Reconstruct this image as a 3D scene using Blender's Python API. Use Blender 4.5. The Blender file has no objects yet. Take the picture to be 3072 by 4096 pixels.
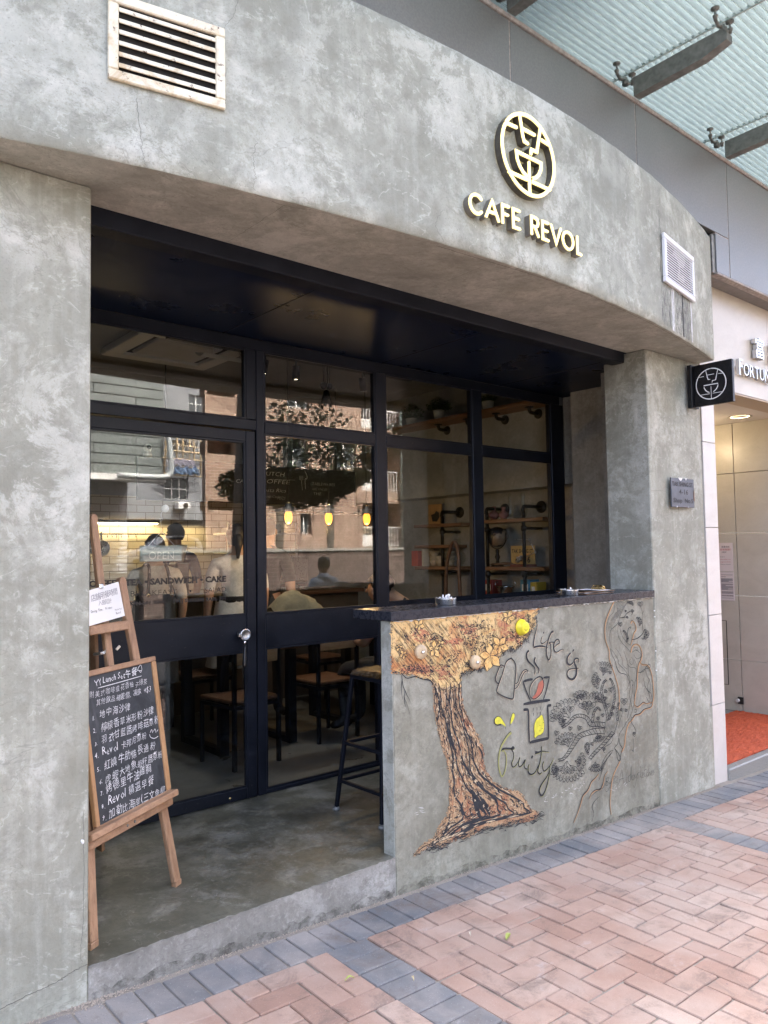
import bpy, bmesh, math, random
from mathutils import Vector, Matrix
from mathutils.geometry import tessellate_polygon
random.seed(7)
R = math.radians
S = bpy.context.scene
COL = S.collection

# ------------------------------------------------------------------ camera, sky, sun, exposure
YAW, PITCH, ROLL, FPX = R(40.329), R(2.926), R(-0.882), 3080.0
CAM = Vector((-0.995, -2.822, 1.45))
_f = Vector((math.sin(YAW)*math.cos(PITCH), math.cos(YAW)*math.cos(PITCH), math.sin(PITCH)))
_r = Vector((math.cos(YAW), -math.sin(YAW), 0)); _u = _r.cross(_f)
_r2 = math.cos(ROLL)*_r + math.sin(ROLL)*_u
_u2 = -math.sin(ROLL)*_r + math.cos(ROLL)*_u
cam = bpy.data.cameras.new('camera'); co = bpy.data.objects.new('camera', cam); COL.objects.link(co)
co.matrix_world = Matrix(((_r2.x, _u2.x, -_f.x, CAM.x), (_r2.y, _u2.y, -_f.y, CAM.y), (_r2.z, _u2.z, -_f.z, CAM.z), (0, 0, 0, 1)))
cam.sensor_fit = 'VERTICAL'; cam.sensor_height = 36.0; cam.lens = FPX/4096*36.0
cam.clip_start = 0.05; cam.clip_end = 900
S.camera = co
S.render.resolution_x, S.render.resolution_y = 768, 1024

SUN_EL, SUN_AZ = R(56), R(18)          # azimuth clockwise from +Y: the sun stands behind the shop, the street side lies in open shade
w = bpy.data.worlds.new('World'); S.world = w; w.use_nodes = True
nt = w.node_tree; nt.nodes.clear()
sky = nt.nodes.new('ShaderNodeTexSky'); sky.sky_type = 'NISHITA'; sky.sun_disc = False
sky.sun_elevation = SUN_EL; sky.sun_rotation = SUN_AZ
sky.air_density = 0.45; sky.dust_density = 9.0; sky.ozone_density = 0.6
bg = nt.nodes.new('ShaderNodeBackground'); bg.inputs['Strength'].default_value = 0.15
wo = nt.nodes.new('ShaderNodeOutputWorld')
nt.links.new(sky.outputs[0], bg.inputs[0]); nt.links.new(bg.outputs[0], wo.inputs[0])
sl = bpy.data.lights.new('sun', 'SUN'); sl.energy = 2.0; sl.angle = R(0.6); sl.color = (1.0, 0.96, 0.90)
so = bpy.data.objects.new('sun', sl); COL.objects.link(so)
_sd = Vector((math.sin(SUN_AZ)*math.cos(SUN_EL), math.cos(SUN_AZ)*math.cos(SUN_EL), math.sin(SUN_EL)))
so.rotation_euler = _sd.to_track_quat('Z', 'Y').to_euler(); so.location = (0, 0, 30)
vs = S.view_settings
vs.view_transform = 'Standard'; vs.look = 'None'; vs.exposure = 4.16; vs.gamma = 1.0; vs.use_curve_mapping = False
S.cycles.max_bounces = 10; S.cycles.diffuse_bounces = 4; S.cycles.glossy_bounces = 5
S.cycles.transparent_max_bounces = 24; S.cycles.transmission_bounces = 6
S.cycles.sample_clamp_indirect = 6.0; S.cycles.caustics_reflective = False; S.cycles.caustics_refractive = False
S.cycles.use_denoising = True

# ------------------------------------------------------------------ helpers
def cr(pts, n=6, closed=False):
    """Catmull-Rom through 2-D / 3-D points"""
    P = [Vector(p) for p in pts]; out = []; m = len(P)
    rng = range(m) if closed else range(m-1)
    for i in rng:
        if closed: a, b, c, d = P[(i-1) % m], P[i], P[(i+1) % m], P[(i+2) % m]
        else: a, b, c, d = P[max(i-1, 0)], P[i], P[i+1], P[min(i+2, m-1)]
        for k in range(n):
            t = k/n
            out.append(0.5*((2*b) + (c-a)*t + (2*a-5*b+4*c-d)*t*t + (3*b-a-3*c+d)*t*t*t))
    if not closed: out.append(P[-1])
    return out

class MB:
    def __init__(s): s.v = []; s.f = []; s.m = []; s.sm = []
    def add(s, vs_, fs, mi=0, smooth=False):
        b = len(s.v); s.v += [tuple(x) for x in vs_]
        for f in fs: s.f.append([b+i for i in f]); s.m.append(mi); s.sm.append(smooth)
        return s
    def box(s, x0, x1, y0, y1, z0, z1, mi=0, bev=0.0):
        if bev > 0:
            return s.bbox(Vector(((x0+x1)/2, (y0+y1)/2, (z0+z1)/2)), Vector((1, 0, 0)), Vector((0, 1, 0)), Vector((0, 0, 1)), (x1-x0)/2, (y1-y0)/2, (z1-z0)/2, bev, mi)
        v = [(x, y, z) for z in (z0, z1) for y in (y0, y1) for x in (x0, x1)]
        return s.add(v, [(0, 2, 3, 1), (4, 5, 7, 6), (0, 1, 5, 4), (2, 6, 7, 3), (0, 4, 6, 2), (1, 3, 7, 5)], mi)
    def bbox(s, c, ex, ey, ez, hx, hy, hz, bev=0.003, mi=0):
        """chamfered box in a frame"""
        bev = min(bev, hx*.9, hy*.9, hz*.9); v = []; idx = {}
        for sx in (-1, 1):
            for sy in (-1, 1):
                for sz in (-1, 1):
                    for k in range(3):
                        d = [hx, hy, hz]
                        for j in range(3):
                            if j != k: d[j] -= bev
                        idx[(sx, sy, sz, k)] = len(v)
                        v.append(c + ex*(sx*d[0]) + ey*(sy*d[1]) + ez*(sz*d[2]))
        f = []
        A = ((-1, -1), (1, -1), (1, 1), (-1, 1))
        for sg in (-1, 1):
            f.append([idx[(sg, a, b, 0)] for a, b in (A if sg > 0 else A[::-1])])
            f.append([idx[(a, sg, b, 1)] for a, b in (A[::-1] if sg > 0 else A)])
            f.append([idx[(a, b, sg, 2)] for a, b in (A if sg > 0 else A[::-1])])
        for a in (-1, 1):
            for b in (-1, 1):
                q = [idx[(a, b, -1, 0)], idx[(a, b, 1, 0)], idx[(a, b, 1, 1)], idx[(a, b, -1, 1)]]
                f.append(q if a*b < 0 else q[::-1])
                q = [idx[(a, -1, b, 0)], idx[(a, 1, b, 0)], idx[(a, 1, b, 2)], idx[(a, -1, b, 2)]]
                f.append(q if a*b > 0 else q[::-1])
                q = [idx[(-1, a, b, 1)], idx[(1, a, b, 1)], idx[(1, a, b, 2)], idx[(-1, a, b, 2)]]
                f.append(q if a*b < 0 else q[::-1])
                for c_ in (-1, 1):
                    q = [idx[(a, b, c_, k)] for k in range(3)]
                    f.append(q if a*b*c_ > 0 else q[::-1])
        return s.add(v, f, mi)
    def beam(s, p, q, wx, wy, up=(0, 0, 1), bev=0.002, mi=0):
        p, q = Vector(p), Vector(q); ez = (q-p); L = ez.length; ez.normalize()
        ex = Vector(up).cross(ez)
        if ex.length < 1e-4: ex = Vector((1, 0, 0)).cross(ez)
        ex.normalize(); ey = ez.cross(ex)
        return s.bbox((p+q)/2, ex, ey, ez, wx/2, wy/2, L/2, bev, mi)
    def tube(s, pts, r, n=8, mi=0, caps=True, smooth=True):
        P = [Vector(p) for p in pts]; rr = r if isinstance(r, (list, tuple)) else [r]*len(P)
        v = []; f = []; prev = None
        for i, p in enumerate(P):
            t = (P[min(i+1, len(P)-1)] - P[max(i-1, 0)]).normalized()
            if prev is None:
                a = t.orthogonal().normalized()
            else:
                a = prev - t*prev.dot(t)
                a = a.normalized() if a.length > 1e-6 else t.orthogonal().normalized()
            prev = a; b = t.cross(a)
            for k in range(n):
                an = 2*math.pi*k/n
                v.append(p + a*(rr[i]*math.cos(an)) + b*(rr[i]*math.sin(an)))
        for i in range(len(P)-1):
            for k in range(n):
                k2 = (k+1) % n
                f.append((i*n+k, i*n+k2, (i+1)*n+k2, (i+1)*n+k))
        s.add(v, f, mi, smooth)
        if caps:
            b0 = len(s.v)-len(v)
            s.f.append([b0+k for k in range(n)][::-1]); s.m.append(mi); s.sm.append(False)
            s.f.append([b0+(len(P)-1)*n+k for k in range(n)]); s.m.append(mi); s.sm.append(False)
        return s
    def lathe(s, c, prof, n=20, axis=(0, 0, 1), mi=0, smooth=True):
        ez = Vector(axis).normalized(); ex = ez.orthogonal().normalized(); ey = ez.cross(ex); c = Vector(c)
        v = []; f = []; m = len(prof)
        for (r, h) in prof:
            for k in range(n):
                a = 2*math.pi*k/n
                v.append(c + ez*h + ex*(max(r, 1e-4)*math.cos(a)) + ey*(max(r, 1e-4)*math.sin(a)))
        for i in range(m-1):
            for k in range(n):
                k2 = (k+1) % n
                f.append((i*n+k, i*n+k2, (i+1)*n+k2, (i+1)*n+k))
        return s.add(v, f, mi, smooth)
    def ball(s, c, r, n=14, mi=0, sc=(1, 1, 1)):
        c = Vector(c); v = []; f = []; m = max(5, n//2)
        for i in range(m+1):
            ph = math.pi*i/m
            for k in range(n):
                a = 2*math.pi*k/n
                v.append(c + Vector((r*sc[0]*math.sin(ph)*math.cos(a), r*sc[1]*math.sin(ph)*math.sin(a), -r*sc[2]*math.cos(ph))))
        for i in range(m):
            for k in range(n):
                k2 = (k+1) % n
                f.append((i*n+k, i*n+k2, (i+1)*n+k2, (i+1)*n+k))
        return s.add(v, f, mi, True)
    def prism(s, poly, fn, d0, d1, mi=0, side=None):
        """2-D polygon, fn(u,v,d) -> 3-D, from depth d0 to d1"""
        n = len(poly); tri = tessellate_polygon([[Vector((p[0], p[1], 0)) for p in poly]])
        b = len(s.v)
        s.v += [tuple(fn(p[0], p[1], d0)) for p in poly] + [tuple(fn(p[0], p[1], d1)) for p in poly]
        for t in tri:
            s.f.append([b+i for i in t]); s.m.append(mi); s.sm.append(False)
            s.f.append([b+n+i for i in t][::-1]); s.m.append(mi); s.sm.append(False)
        for i in range(n):
            j = (i+1) % n
            s.f.append([b+i, b+j, b+n+j, b+n+i]); s.m.append(mi if side is None else side); s.sm.append(False)
        return s
    def ribbon(s, pts, wid, fn, d=0.0, mi=0, taper=(1, 1), rnd=True):
        """flat brush stroke in 2-D (u,v), fn(u,v,d) -> 3-D"""
        P = [Vector((p[0], p[1])) for p in pts]; n = len(P)
        if n < 2: return s
        L = []; Rr = []
        for i, p in enumerate(P):
            t = P[min(i+1, n-1)] - P[max(i-1, 0)]
            if t.length < 1e-9: t = Vector((1, 0))
            t.normalize(); nn = Vector((-t.y, t.x))
            k = i/(n-1); w_ = wid*(taper[0]*(1-k)+taper[1]*k)*0.5
            if len(taper) == 3: w_ = wid*0.5*(taper[0]*(1-2*k)+taper[1]*2*k if k < .5 else taper[1]*(2-2*k)+taper[2]*(2*k-1))
            if rnd and (i == 0 or i == n-1): w_ *= 0.55
            L.append(p+nn*w_); Rr.append(p-nn*w_)
        v = [fn(p.x, p.y, d) for p in L] + [fn(p.x, p.y, d) for p in Rr]
        f = [(i, i+1, n+i+1, n+i) for i in range(n-1)]
        return s.add(v, f, mi)
    def mesh(s, name):
        me = bpy.data.meshes.new(name); me.from_pydata(s.v, [], s.f)
        return me
    def build(s, name, mats, parent=None, fix=True):
        me = s.mesh(name)
        if not isinstance(mats, (list, tuple)): mats = [mats]
        for m_ in mats: me.materials.append(m_)
        me.polygons.foreach_set('material_index', s.m); me.polygons.foreach_set('use_smooth', s.sm)
        if fix:
            bm = bmesh.new(); bm.from_mesh(me); bmesh.ops.recalc_face_normals(bm, faces=bm.faces); bm.to_mesh(me); bm.free()
        me.update()
        return link(name, me, parent)

def link(name, data, parent=None):
    o = bpy.data.objects.new(name, data); COL.objects.link(o)
    if parent is not None: adopt(o, parent)
    return o
WL = {}
def adopt(o, p):
    o.parent = p
    o.matrix_parent_inverse = Matrix.Translation(-WL.get(p.name, Vector((0, 0, 0))))
def tag(o, label=None, cat=None, group=None, kind=None):
    if label: o['label'] = label
    if cat: o['category'] = cat
    if group: o['group'] = group
    if kind: o['kind'] = kind
    return o
def thing(name, label, cat, loc=(0, 0, 0), group=None):
    o = bpy.data.objects.new(name, None); COL.objects.link(o); o.empty_display_size = 0.1
    o.location = loc; WL[o.name] = Vector(loc)
    return tag(o, label, cat, group)
def copy_tree(o, parent=None):
    c = o.copy(); COL.objects.link(c)
    if parent is not None:
        c.parent = parent; c.matrix_parent_inverse = o.matrix_parent_inverse.copy()
    for ch in [x for x in o.children]: copy_tree(ch, c)
    return c
def place_copy(root, loc, label, rz=0.0, group=None):
    c = copy_tree(root); c.location = loc; c.rotation_euler = (0, 0, rz); tag(c, label, None, group); return c

def text_mesh(body, size=1.0, ext=0.0, off=0.0, shear=0.0, align='LEFT', spacing=1.0, res=2):
    c = bpy.data.curves.new('text', 'FONT'); c.body = body; c.size = size; c.extrude = ext; c.offset = off
    c.shear = shear; c.align_x = align; c.space_character = spacing; c.resolution_u = res
    o = bpy.data.objects.new('text', c); COL.objects.link(o)
    dg = bpy.context.evaluated_depsgraph_get()
    me = bpy.data.meshes.new_from_object(o.evaluated_get(dg))
    v = [tuple(x.co) for x in me.vertices]; f = [list(p.vertices) for p in me.polygons]
    bpy.data.objects.remove(o); bpy.data.curves.remove(c); bpy.data.meshes.remove(me)
    return v, f
def text_to(mb, body, fn, size, ext=0.0, off=0.0, shear=0.0, align='LEFT', spacing=1.0, mi=0, width=None, res=2):
    """fn(u,v,d): text plane -> 3-D"""
    v, f = text_mesh(body, size, ext, off, shear, align, spacing, res)
    if not v: return
    if width:
        x0, x1 = min(p[0] for p in v), max(p[0] for p in v)
        k = width/(x1-x0) if x1 > x0 else 1
        if align == 'LEFT': v = [((p[0]-x0)*k, p[1], p[2]) for p in v]
        elif align == 'RIGHT': v = [((p[0]-x1)*k, p[1], p[2]) for p in v]
        else: v = [((p[0]-(x0+x1)/2)*k, p[1], p[2]) for p in v]
    mb.add([fn(*p) for p in v], f, mi)

# a picture ray of the calibrated camera met with a real plane: used to measure where drawings lie on walls
def ray(px, py):
    d = Vector(((px-1536)/FPX, (py-2048)/FPX, 1.0))
    return _r2*d.x - _u2*d.y + _f*d.z
def on_y(px, py, y):
    d = ray(px, py); t = (y-CAM.y)/d.y; return CAM + d*t
def project(p):
    d = Vector(p)-CAM; z = d.dot(_f)
    return (1536+FPX*d.dot(_r2)/z, 2048-FPX*d.dot(_u2)/z, z)
def pz(x): return -0.111 - 0.042*max(-12.0, min(24.0, x))
def fy(x): return -0.455 + 0.052*(x-2.0)**2

# ------------------------------------------------------------------ node helpers
class NT:
    def __init__(s, name):
        s.m = bpy.data.materials.new(name); s.m.use_nodes = True; s.t = s.m.node_tree
        s.b = s.t.nodes['Principled BSDF']; s.out = s.t.nodes['Material Output']
        s.co = None
    def n(s, typ, **k):
        o = s.t.nodes.new(typ)
        for a, b in k.items(): setattr(o, a, b)
        return o
    def l(s, a, b): s.t.links.new(a, b)
    def set(s, sock, v):
        if hasattr(v, 'is_output') or isinstance(v, bpy.types.NodeSocket): s.l(v, sock)
        else: sock.default_value = v
    def obj(s, scale=(1, 1, 1), rot=(0, 0, 0)):
        c = s.n('ShaderNodeTexCoord'); m_ = s.n('ShaderNodeMapping')
        m_.inputs['Scale'].default_value = scale; m_.inputs['Rotation'].default_value = rot
        s.l(c.outputs['Object'], m_.inputs['Vector']); return m_.outputs[0]
    def wpos(s, scale=(1, 1, 1), rot=(0, 0, 0)):
        c = s.n('ShaderNodeNewGeometry'); m_ = s.n('ShaderNodeMapping')
        m_.inputs['Scale'].default_value = scale; m_.inputs['Rotation'].default_value = rot
        s.l(c.outputs['Position'], m_.inputs['Vector']); return m_.outputs[0]
    def noise(s, vec, scale=5, det=6, rough=.55, dist=0.0, col=False):
        o = s.n('ShaderNodeTexNoise'); s.l(vec, o.inputs['Vector'])
        o.inputs['Scale'].default_value = scale; o.inputs['Detail'].default_value = det
        o.inputs['Roughness'].default_value = rough; o.inputs['Distortion'].default_value = dist
        return o.outputs['Color' if col else 'Fac']
    def wave(s, vec, scale=5, dist=2, det=2, dsc=1.0, dirn='X', typ='BANDS'):
        o = s.n('ShaderNodeTexWave', wave_type=typ, bands_direction=dirn) if typ == 'BANDS' else s.n('ShaderNodeTexWave', wave_type=typ)
        s.l(vec, o.inputs['Vector']); o.inputs['Scale'].default_value = scale; o.inputs['Distortion'].default_value = dist
        o.inputs['Detail'].default_value = det; o.inputs['Detail Scale'].default_value = dsc
        return o.outputs['Fac']
    def vor(s, vec, scale=5, feat='F1', out='Distance'):
        o = s.n('ShaderNodeTexVoronoi', feature=feat); s.l(vec, o.inputs['Vector']); o.inputs['Scale'].default_value = scale
        return o.outputs[out]
    def ramp(s, fac, stops, interp='LINEAR'):
        o = s.n('ShaderNodeValToRGB'); s.l(fac, o.inputs[0]); e = o.color_ramp.elements; o.color_ramp.interpolation = interp
        while len(e) < len(stops): e.new(0.5)
        for i, (p, c) in enumerate(stops):
            e[i].position = p; e[i].color = (c, c, c, 1) if isinstance(c, (int, float)) else (*c, 1)
        return o.outputs[0]
    def mix(s, fac, a, b, mode='MIX'):
        o = s.n('ShaderNodeMix', data_type='RGBA', blend_type=mode)
        for sock, v in ((o.inputs['Factor'], fac), (o.inputs['A'], a), (o.inputs['B'], b)):
            if isinstance(v, tuple) and len(v) == 3: v = (*v, 1)
            pass
            if isinstance(v, bpy.types.NodeSocket): s.l(v, sock)
            else:
                sock.default_value = v
        return o.outputs['Result']
    def math(s, op, a, b=0.0):
        o = s.n('ShaderNodeMath', operation=op); s.set(o.inputs[0], a); s.set(o.inputs[1], b); return o.outputs[0]
    def bump(s, h, strength=.3, dist=.01):
        o = s.n('ShaderNodeBump'); s.l(h, o.inputs['Height']); o.inputs['Strength'].default_value = strength; o.inputs['Distance'].default_value = dist
        s.l(o.outputs[0], s.b.inputs['Normal'])
    def base(s, c): s.set(s.b.inputs['Base Color'], (*c, 1) if isinstance(c, tuple) else c)
    def rough(s, v): s.set(s.b.inputs['Roughness'], v)
    def sep(s, vec):
        o = s.n('ShaderNodeSeparateXYZ'); s.l(vec, o.inputs[0]); return o.outputs
def _mixsock(o):  # RGBA sockets of the Mix node
    return [i for i in o.inputs if i.type == 'RGBA'], [x for x in o.outputs if x.type == 'RGBA']
def _mix(s, fac, a, b, mode='MIX'):
    o = s.n('ShaderNodeMix', data_type='RGBA', blend_type=mode)
    ins, outs = _mixsock(o)
    def put(sock, v):
        if isinstance(v, bpy.types.NodeSocket): s.l(v, sock)
        elif isinstance(v, tuple): sock.default_value = (*v[:3], 1)
        else: sock.default_value = v
    put([i for i in o.inputs if i.type == 'VALUE'][0], fac); put(ins[0], a); put(ins[1], b)
    return outs[0]
NT.mix = _mix

def plain(name, col, rough=.5, metal=0.0, noise=0.0, nscale=20, bump=0.0, spec=None):
    t = NT(name)
    if noise > 0:
        n = t.noise(t.obj(), nscale, 5, .6)
        t.base(t.mix(t.ramp(n, [(.3, 0.0), (.7, 1.0)]), tuple(c*(1-noise) for c in col), tuple(min(1, c*(1+noise)) for c in col)))
        t.rough(t.ramp(n, [(.2, max(.02, rough-.1)), (.8, min(1, rough+.1))]))
        if bump: t.bump(n, bump, .003)
    else:
        t.base(tuple(col)); t.rough(rough)
    t.b.inputs['Metallic'].default_value = metal
    if spec is not None: t.b.inputs['Specular IOR Level'].default_value = spec
    return t.m
def emit(name, col, strength):
    t = NT(name); t.b.inputs['Base Color'].default_value = (*[min(1, c) for c in col], 1)
    t.b.inputs['Emission Color'].default_value = (*col, 1); t.b.inputs['Emission Strength'].default_value = strength
    return t.m
# ------------------------------------------------------------------ materials
def concrete(name, dark, mid, light, white=.5, scale=1.0, rough=.7, bump=.35, streak=(1, 1, 1), olive=None, spots=False, vert=0.0):
    t = NT(name); p = t.wpos(streak)
    a = t.noise(p, 1.5*scale, 10, .66, .5)
    b = t.noise(t.wpos((1.0, 1.0, 1.0), (0, .5, .35)), 2.7*scale, 10, .72, .45)
    c = t.noise(p, 16*scale, 6, .7, .2)
    d = t.noise(p, 130, 4, .7)
    col = t.mix(t.ramp(a, [(.3, 0.0), (.5, .5), (.72, 1.0)]), dark, mid)
    wfac = t.math('MULTIPLY', t.ramp(b, [(.5, 0.0), (.58, .55), (.7, 1.0)]), t.ramp(a, [(.35, .1), (.62, 1.0)]))
    wfac = t.math('MULTIPLY', wfac, white)
    col = t.mix(wfac, col, light)
    if vert:
        vb = t.noise(t.wpos((9, 9, .55)), 1.6, 7, .65, .3)
        col = t.mix(t.math('MULTIPLY', t.ramp(vb, [(.5, 0.0), (.66, 1.0)]), vert), col, light)
        vd = t.noise(t.wpos((11, 11, .5), (0, 0, .4)), 1.3, 6, .6, .2)
        col = t.mix(t.math('MULTIPLY', t.ramp(vd, [(.56, 0.0), (.72, 1.0)]), .5*vert), col, dark)
    col = t.mix(t.ramp(c, [(.3, .6), (.54, 0.0)]), col, dark)
    tr = t.noise(t.wpos((2.2, 2.2, 9), (.3, .7, .2)), 3.2, 8, .78, .35)
    col = t.mix(t.math('MULTIPLY', t.ramp(tr, [(.6, 0.0), (.68, .8)]), .3), col, light)
    pz_ = t.noise(t.wpos((1, 1, 1), (.2, .4, .9)), 2.9*scale**.5, 11, .74, .35)
    mk_ = t.ramp(t.noise(t.wpos((1, 1, 1), (.7, .2, .1)), 1.15, 4, .55, .3), [(.46, .06), (.62, 1.0)])
    col = t.mix(t.math('MULTIPLY', t.math('MULTIPLY', t.ramp(pz_, [(.49, 0.0), (.53, .7), (.6, 1.0)]), mk_), .6*white), col, light)
    col = t.mix(t.math('MULTIPLY', t.ramp(pz_, [(.34, 1.0), (.46, 0.0)]), .24), col, dark)
    tl_ = t.noise(t.wpos((1, 1, 1.5), (.5, .1, .3)), 2.1*scale, 4, .6, .7)
    ln_ = t.ramp(tl_, [(.482, 0.0), (.5, 1.0), (.506, 0.0)])
    col = t.mix(t.math('MULTIPLY', t.math('MULTIPLY', ln_, t.ramp(c, [(.48, 0.0), (.56, 1.0)])), .36*white), col, tuple(min(1, x*1.08) for x in light))
    tk_ = t.ramp(t.noise(t.wpos((1, 1, 1.2), (.1, .8, .5)), 1.7*scale, 5, .65, .5), [(.492, 0.0), (.5, 1.0), (.508, 0.0)])
    col = t.mix(t.math('MULTIPLY', t.math('MULTIPLY', tk_, t.ramp(a, [(.45, 0.0), (.55, 1.0)])), .35), col, tuple(x*.6 for x in dark))
    col = t.mix(t.ramp(d, [(.28, .6), (.44, 0.0)]), col, tuple(x*.7 for x in dark))
    if spots:
        sc_ = t.noise(t.wpos((1, 1, 1), (0, 0, .6)), 24, 8, .8, 1.6); col = t.mix(t.math('MULTIPLY', t.ramp(sc_, [(.62, 0.0), (.67, .75)]), t.ramp(a, [(.3, .25), (.6, 1.0)])), col, (.4, .39, .35))
        vo = t.vor(p, 34)
        col = t.mix(t.math('MULTIPLY', t.ramp(vo, [(.04, 1.0), (.09, 0.0)]), t.ramp(b, [(.5, 0.0), (.6, .8)])), col, (.5, .5, .47))
    t.base(col); t.rough(t.ramp(b, [(.3, max(.05, rough-.12)), (.7, min(1, rough+.12))]))
    h = t.math('ADD', t.math('MULTIPLY', b, .6), t.math('MULTIPLY', c, .35)); h = t.math('ADD', h, t.math('MULTIPLY', d, .12))
    t.bump(h, bump, .012)
    return t.m
M = {}
M['fascia'] = concrete('fascia_plaster', (.205, .209, .166), (.355, .363, .296), (.592, .602, .53), 1.0, 1.25, .72, .3, vert=.16)
M['plaster'] = concrete('pillar_plaster', (.215, .217, .171), (.364, .369, .298), (.598, .604, .534), .95, 1.5, .72, .3, vert=.2)
M['soffit'] = concrete('soffit_plaster', (.26, .262, .218), (.53, .535, .46), (.64, .64, .565), .8, 1.9, .75, .25)
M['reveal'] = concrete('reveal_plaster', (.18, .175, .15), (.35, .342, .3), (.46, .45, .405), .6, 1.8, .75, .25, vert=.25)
M['barwall'] = concrete('counter_plaster', (.155, .15, .112), (.285, .28, .218), (.41, .405, .335), .7, 2.0, .75, .22, vert=.25)
M['step'] = concrete('step_concrete', (.16, .153, .132), (.29, .282, .25), (.46, .45, .41), .9, 2.6, .8, .4, vert=.16)
M['floor'] = concrete('polished_floor', (.055, .054, .038), (.165, .16, .118), (.34, .33, .28), .8, 1.9, .42, .15, spots=True)
M['infloor'] = concrete('inside_floor', (.10, .095, .085), (.16, .155, .14), (.2, .195, .18), .5, .8, .35, .1)
M['inwall'] = concrete('inside_wall', (.25, .25, .235), (.37, .37, .355), (.46, .46, .44), .7, 1.4, .8, .2)
M['inceil'] = plain('inside_ceiling', (.24, .235, .225), .8, noise=.15, nscale=2)
M['bed'] = concrete('sand_bed', (.2, .175, .145), (.29, .26, .215), (.4, .37, .32), .5, 3, .9, .5)
M['road'] = plain('asphalt', (.06, .06, .06), .9, noise=.3, nscale=60, bump=.4)
M['black'] = None
def blackmetal():
    t = NT('black_painted_metal'); p = t.obj()
    a = t.noise(p, 6, 6, .6); b = t.noise(p, 60, 5, .7)
    col = t.mix(t.ramp(a, [(.35, 0.0), (.7, 1.0)]), (.006, .0072, .011), (.011, .0128, .019))
    col = t.mix(t.ramp(b, [(.64, 0.0), (.7, .55)]), col, (.085, .075, .068))
    t.base(col); t.rough(t.ramp(a, [(.3, .34), (.7, .5)])); t.bump(b, .04, .002); t.b.inputs['Specular IOR Level'].default_value = .28; t.b.inputs['Specular Tint'].default_value = (.8, .86, 1, 1)
    return t.m
M['black'] = blackmetal()
def blackgloss():
    t = NT('black_gloss_panel'); a = t.noise(t.obj(), 3, 5, .6)
    t.base((.007, .013, .034)); t.rough(t.ramp(a, [(.3, .26), (.7, .32)])); t.b.inputs['Specular IOR Level'].default_value = .1; t.b.inputs['Specular Tint'].default_value = (.62, .72, 1, 1)
    return t.m
M['ceilpanel'] = blackgloss()
def bartop():
    t = NT('counter_top_black'); a = t.noise(t.obj(), 40, 6, .7); b = t.noise(t.obj(), 300, 3, .6)
    t.base(t.mix(t.ramp(a, [(.45, 0.0), (.8, 1.0)]), (.026, .028, .035), (.036, .039, .047)))
    t.rough(t.ramp(a, [(.3, .22), (.7, .34)])); t.bump(b, .03, .001); t.b.inputs['Specular IOR Level'].default_value = .28; return t.m
M['bartop'] = bartop()
def wood(name, a, b, axis='Z', sc=1.0, rough=.5):
    t = NT(name); st = {'X': (2, 22, 22), 'Y': (22, 2, 22), 'Z': (22, 22, 2)}[axis]
    p = t.obj(tuple(x*sc for x in st)); n = t.noise(p, 2.0, 8, .65, .6); g = t.noise(t.obj(tuple(x*sc*4 for x in st)), 4, 4, .7)
    col = t.mix(t.ramp(n, [(.3, 0.0), (.7, 1.0)]), a, b)
    col = t.mix(t.ramp(g, [(.28, .7), (.45, 0.0)]), col, tuple(x*.55 for x in a))
    wr = t.noise(t.obj((1, 1, 1)), 9, 4, .6); col = t.mix(t.ramp(wr, [(.62, 0.0), (.75, .35)]), col, tuple(x*.4 for x in a))
    t.base(col); t.rough(t.ramp(n, [(.3, rough-.08), (.7, rough+.1)])); t.bump(g, .15, .002); return t.m
M['easel'] = wood('easel_wood', (.27, .15, .082), (.46, .29, .175), 'Z')
M['easelx'] = wood('easel_wood_rail', (.27, .15, .082), (.46, .29, .175), 'X')
M['boardwood'] = wood('board_frame_wood', (.36, .19, .08), (.5, .3, .15), 'Z')
M['seat'] = wood('chair_wood', (.085, .042, .024), (.14, .072, .042), 'X', rough=.4)
M['plank'] = wood('shelf_wood', (.17, .085, .045), (.26, .135, .07), 'Y')
M['backrest'] = wood('backrest_wood', (.42, .25, .12), (.55, .35, .18), 'X')
def chalk():
    t = NT('chalkboard_slate'); p = t.obj(); a = t.noise(p, 5, 8, .7, 1.0); b = t.noise(t.obj((30, 30, 4), (0, .5, .4)), 1, 6, .7)
    col = t.mix(t.ramp(a, [(.4, 0.0), (.75, 1.0)]), (.022, .026, .03), (.07, .076, .082))
    col = t.mix(t.ramp(b, [(.58, 0.0), (.72, .4)]), col, (.12, .125, .13))
    t.base(col); t.rough(.7); return t.m
M['slate'] = chalk()
def chalkline():
    t = NT('chalk'); n = t.noise(t.obj(), 420, 3, .6)
    t.base(t.mix(t.ramp(n, [(.3, 0.0), (.5, 1.0)]), (.4, .41, .41), (.82, .83, .83))); t.rough(.95); return t.m
M['chalk'] = chalkline()
M['chalkdim'] = plain('chalk_faint', (.42, .42, .4), .95)
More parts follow.
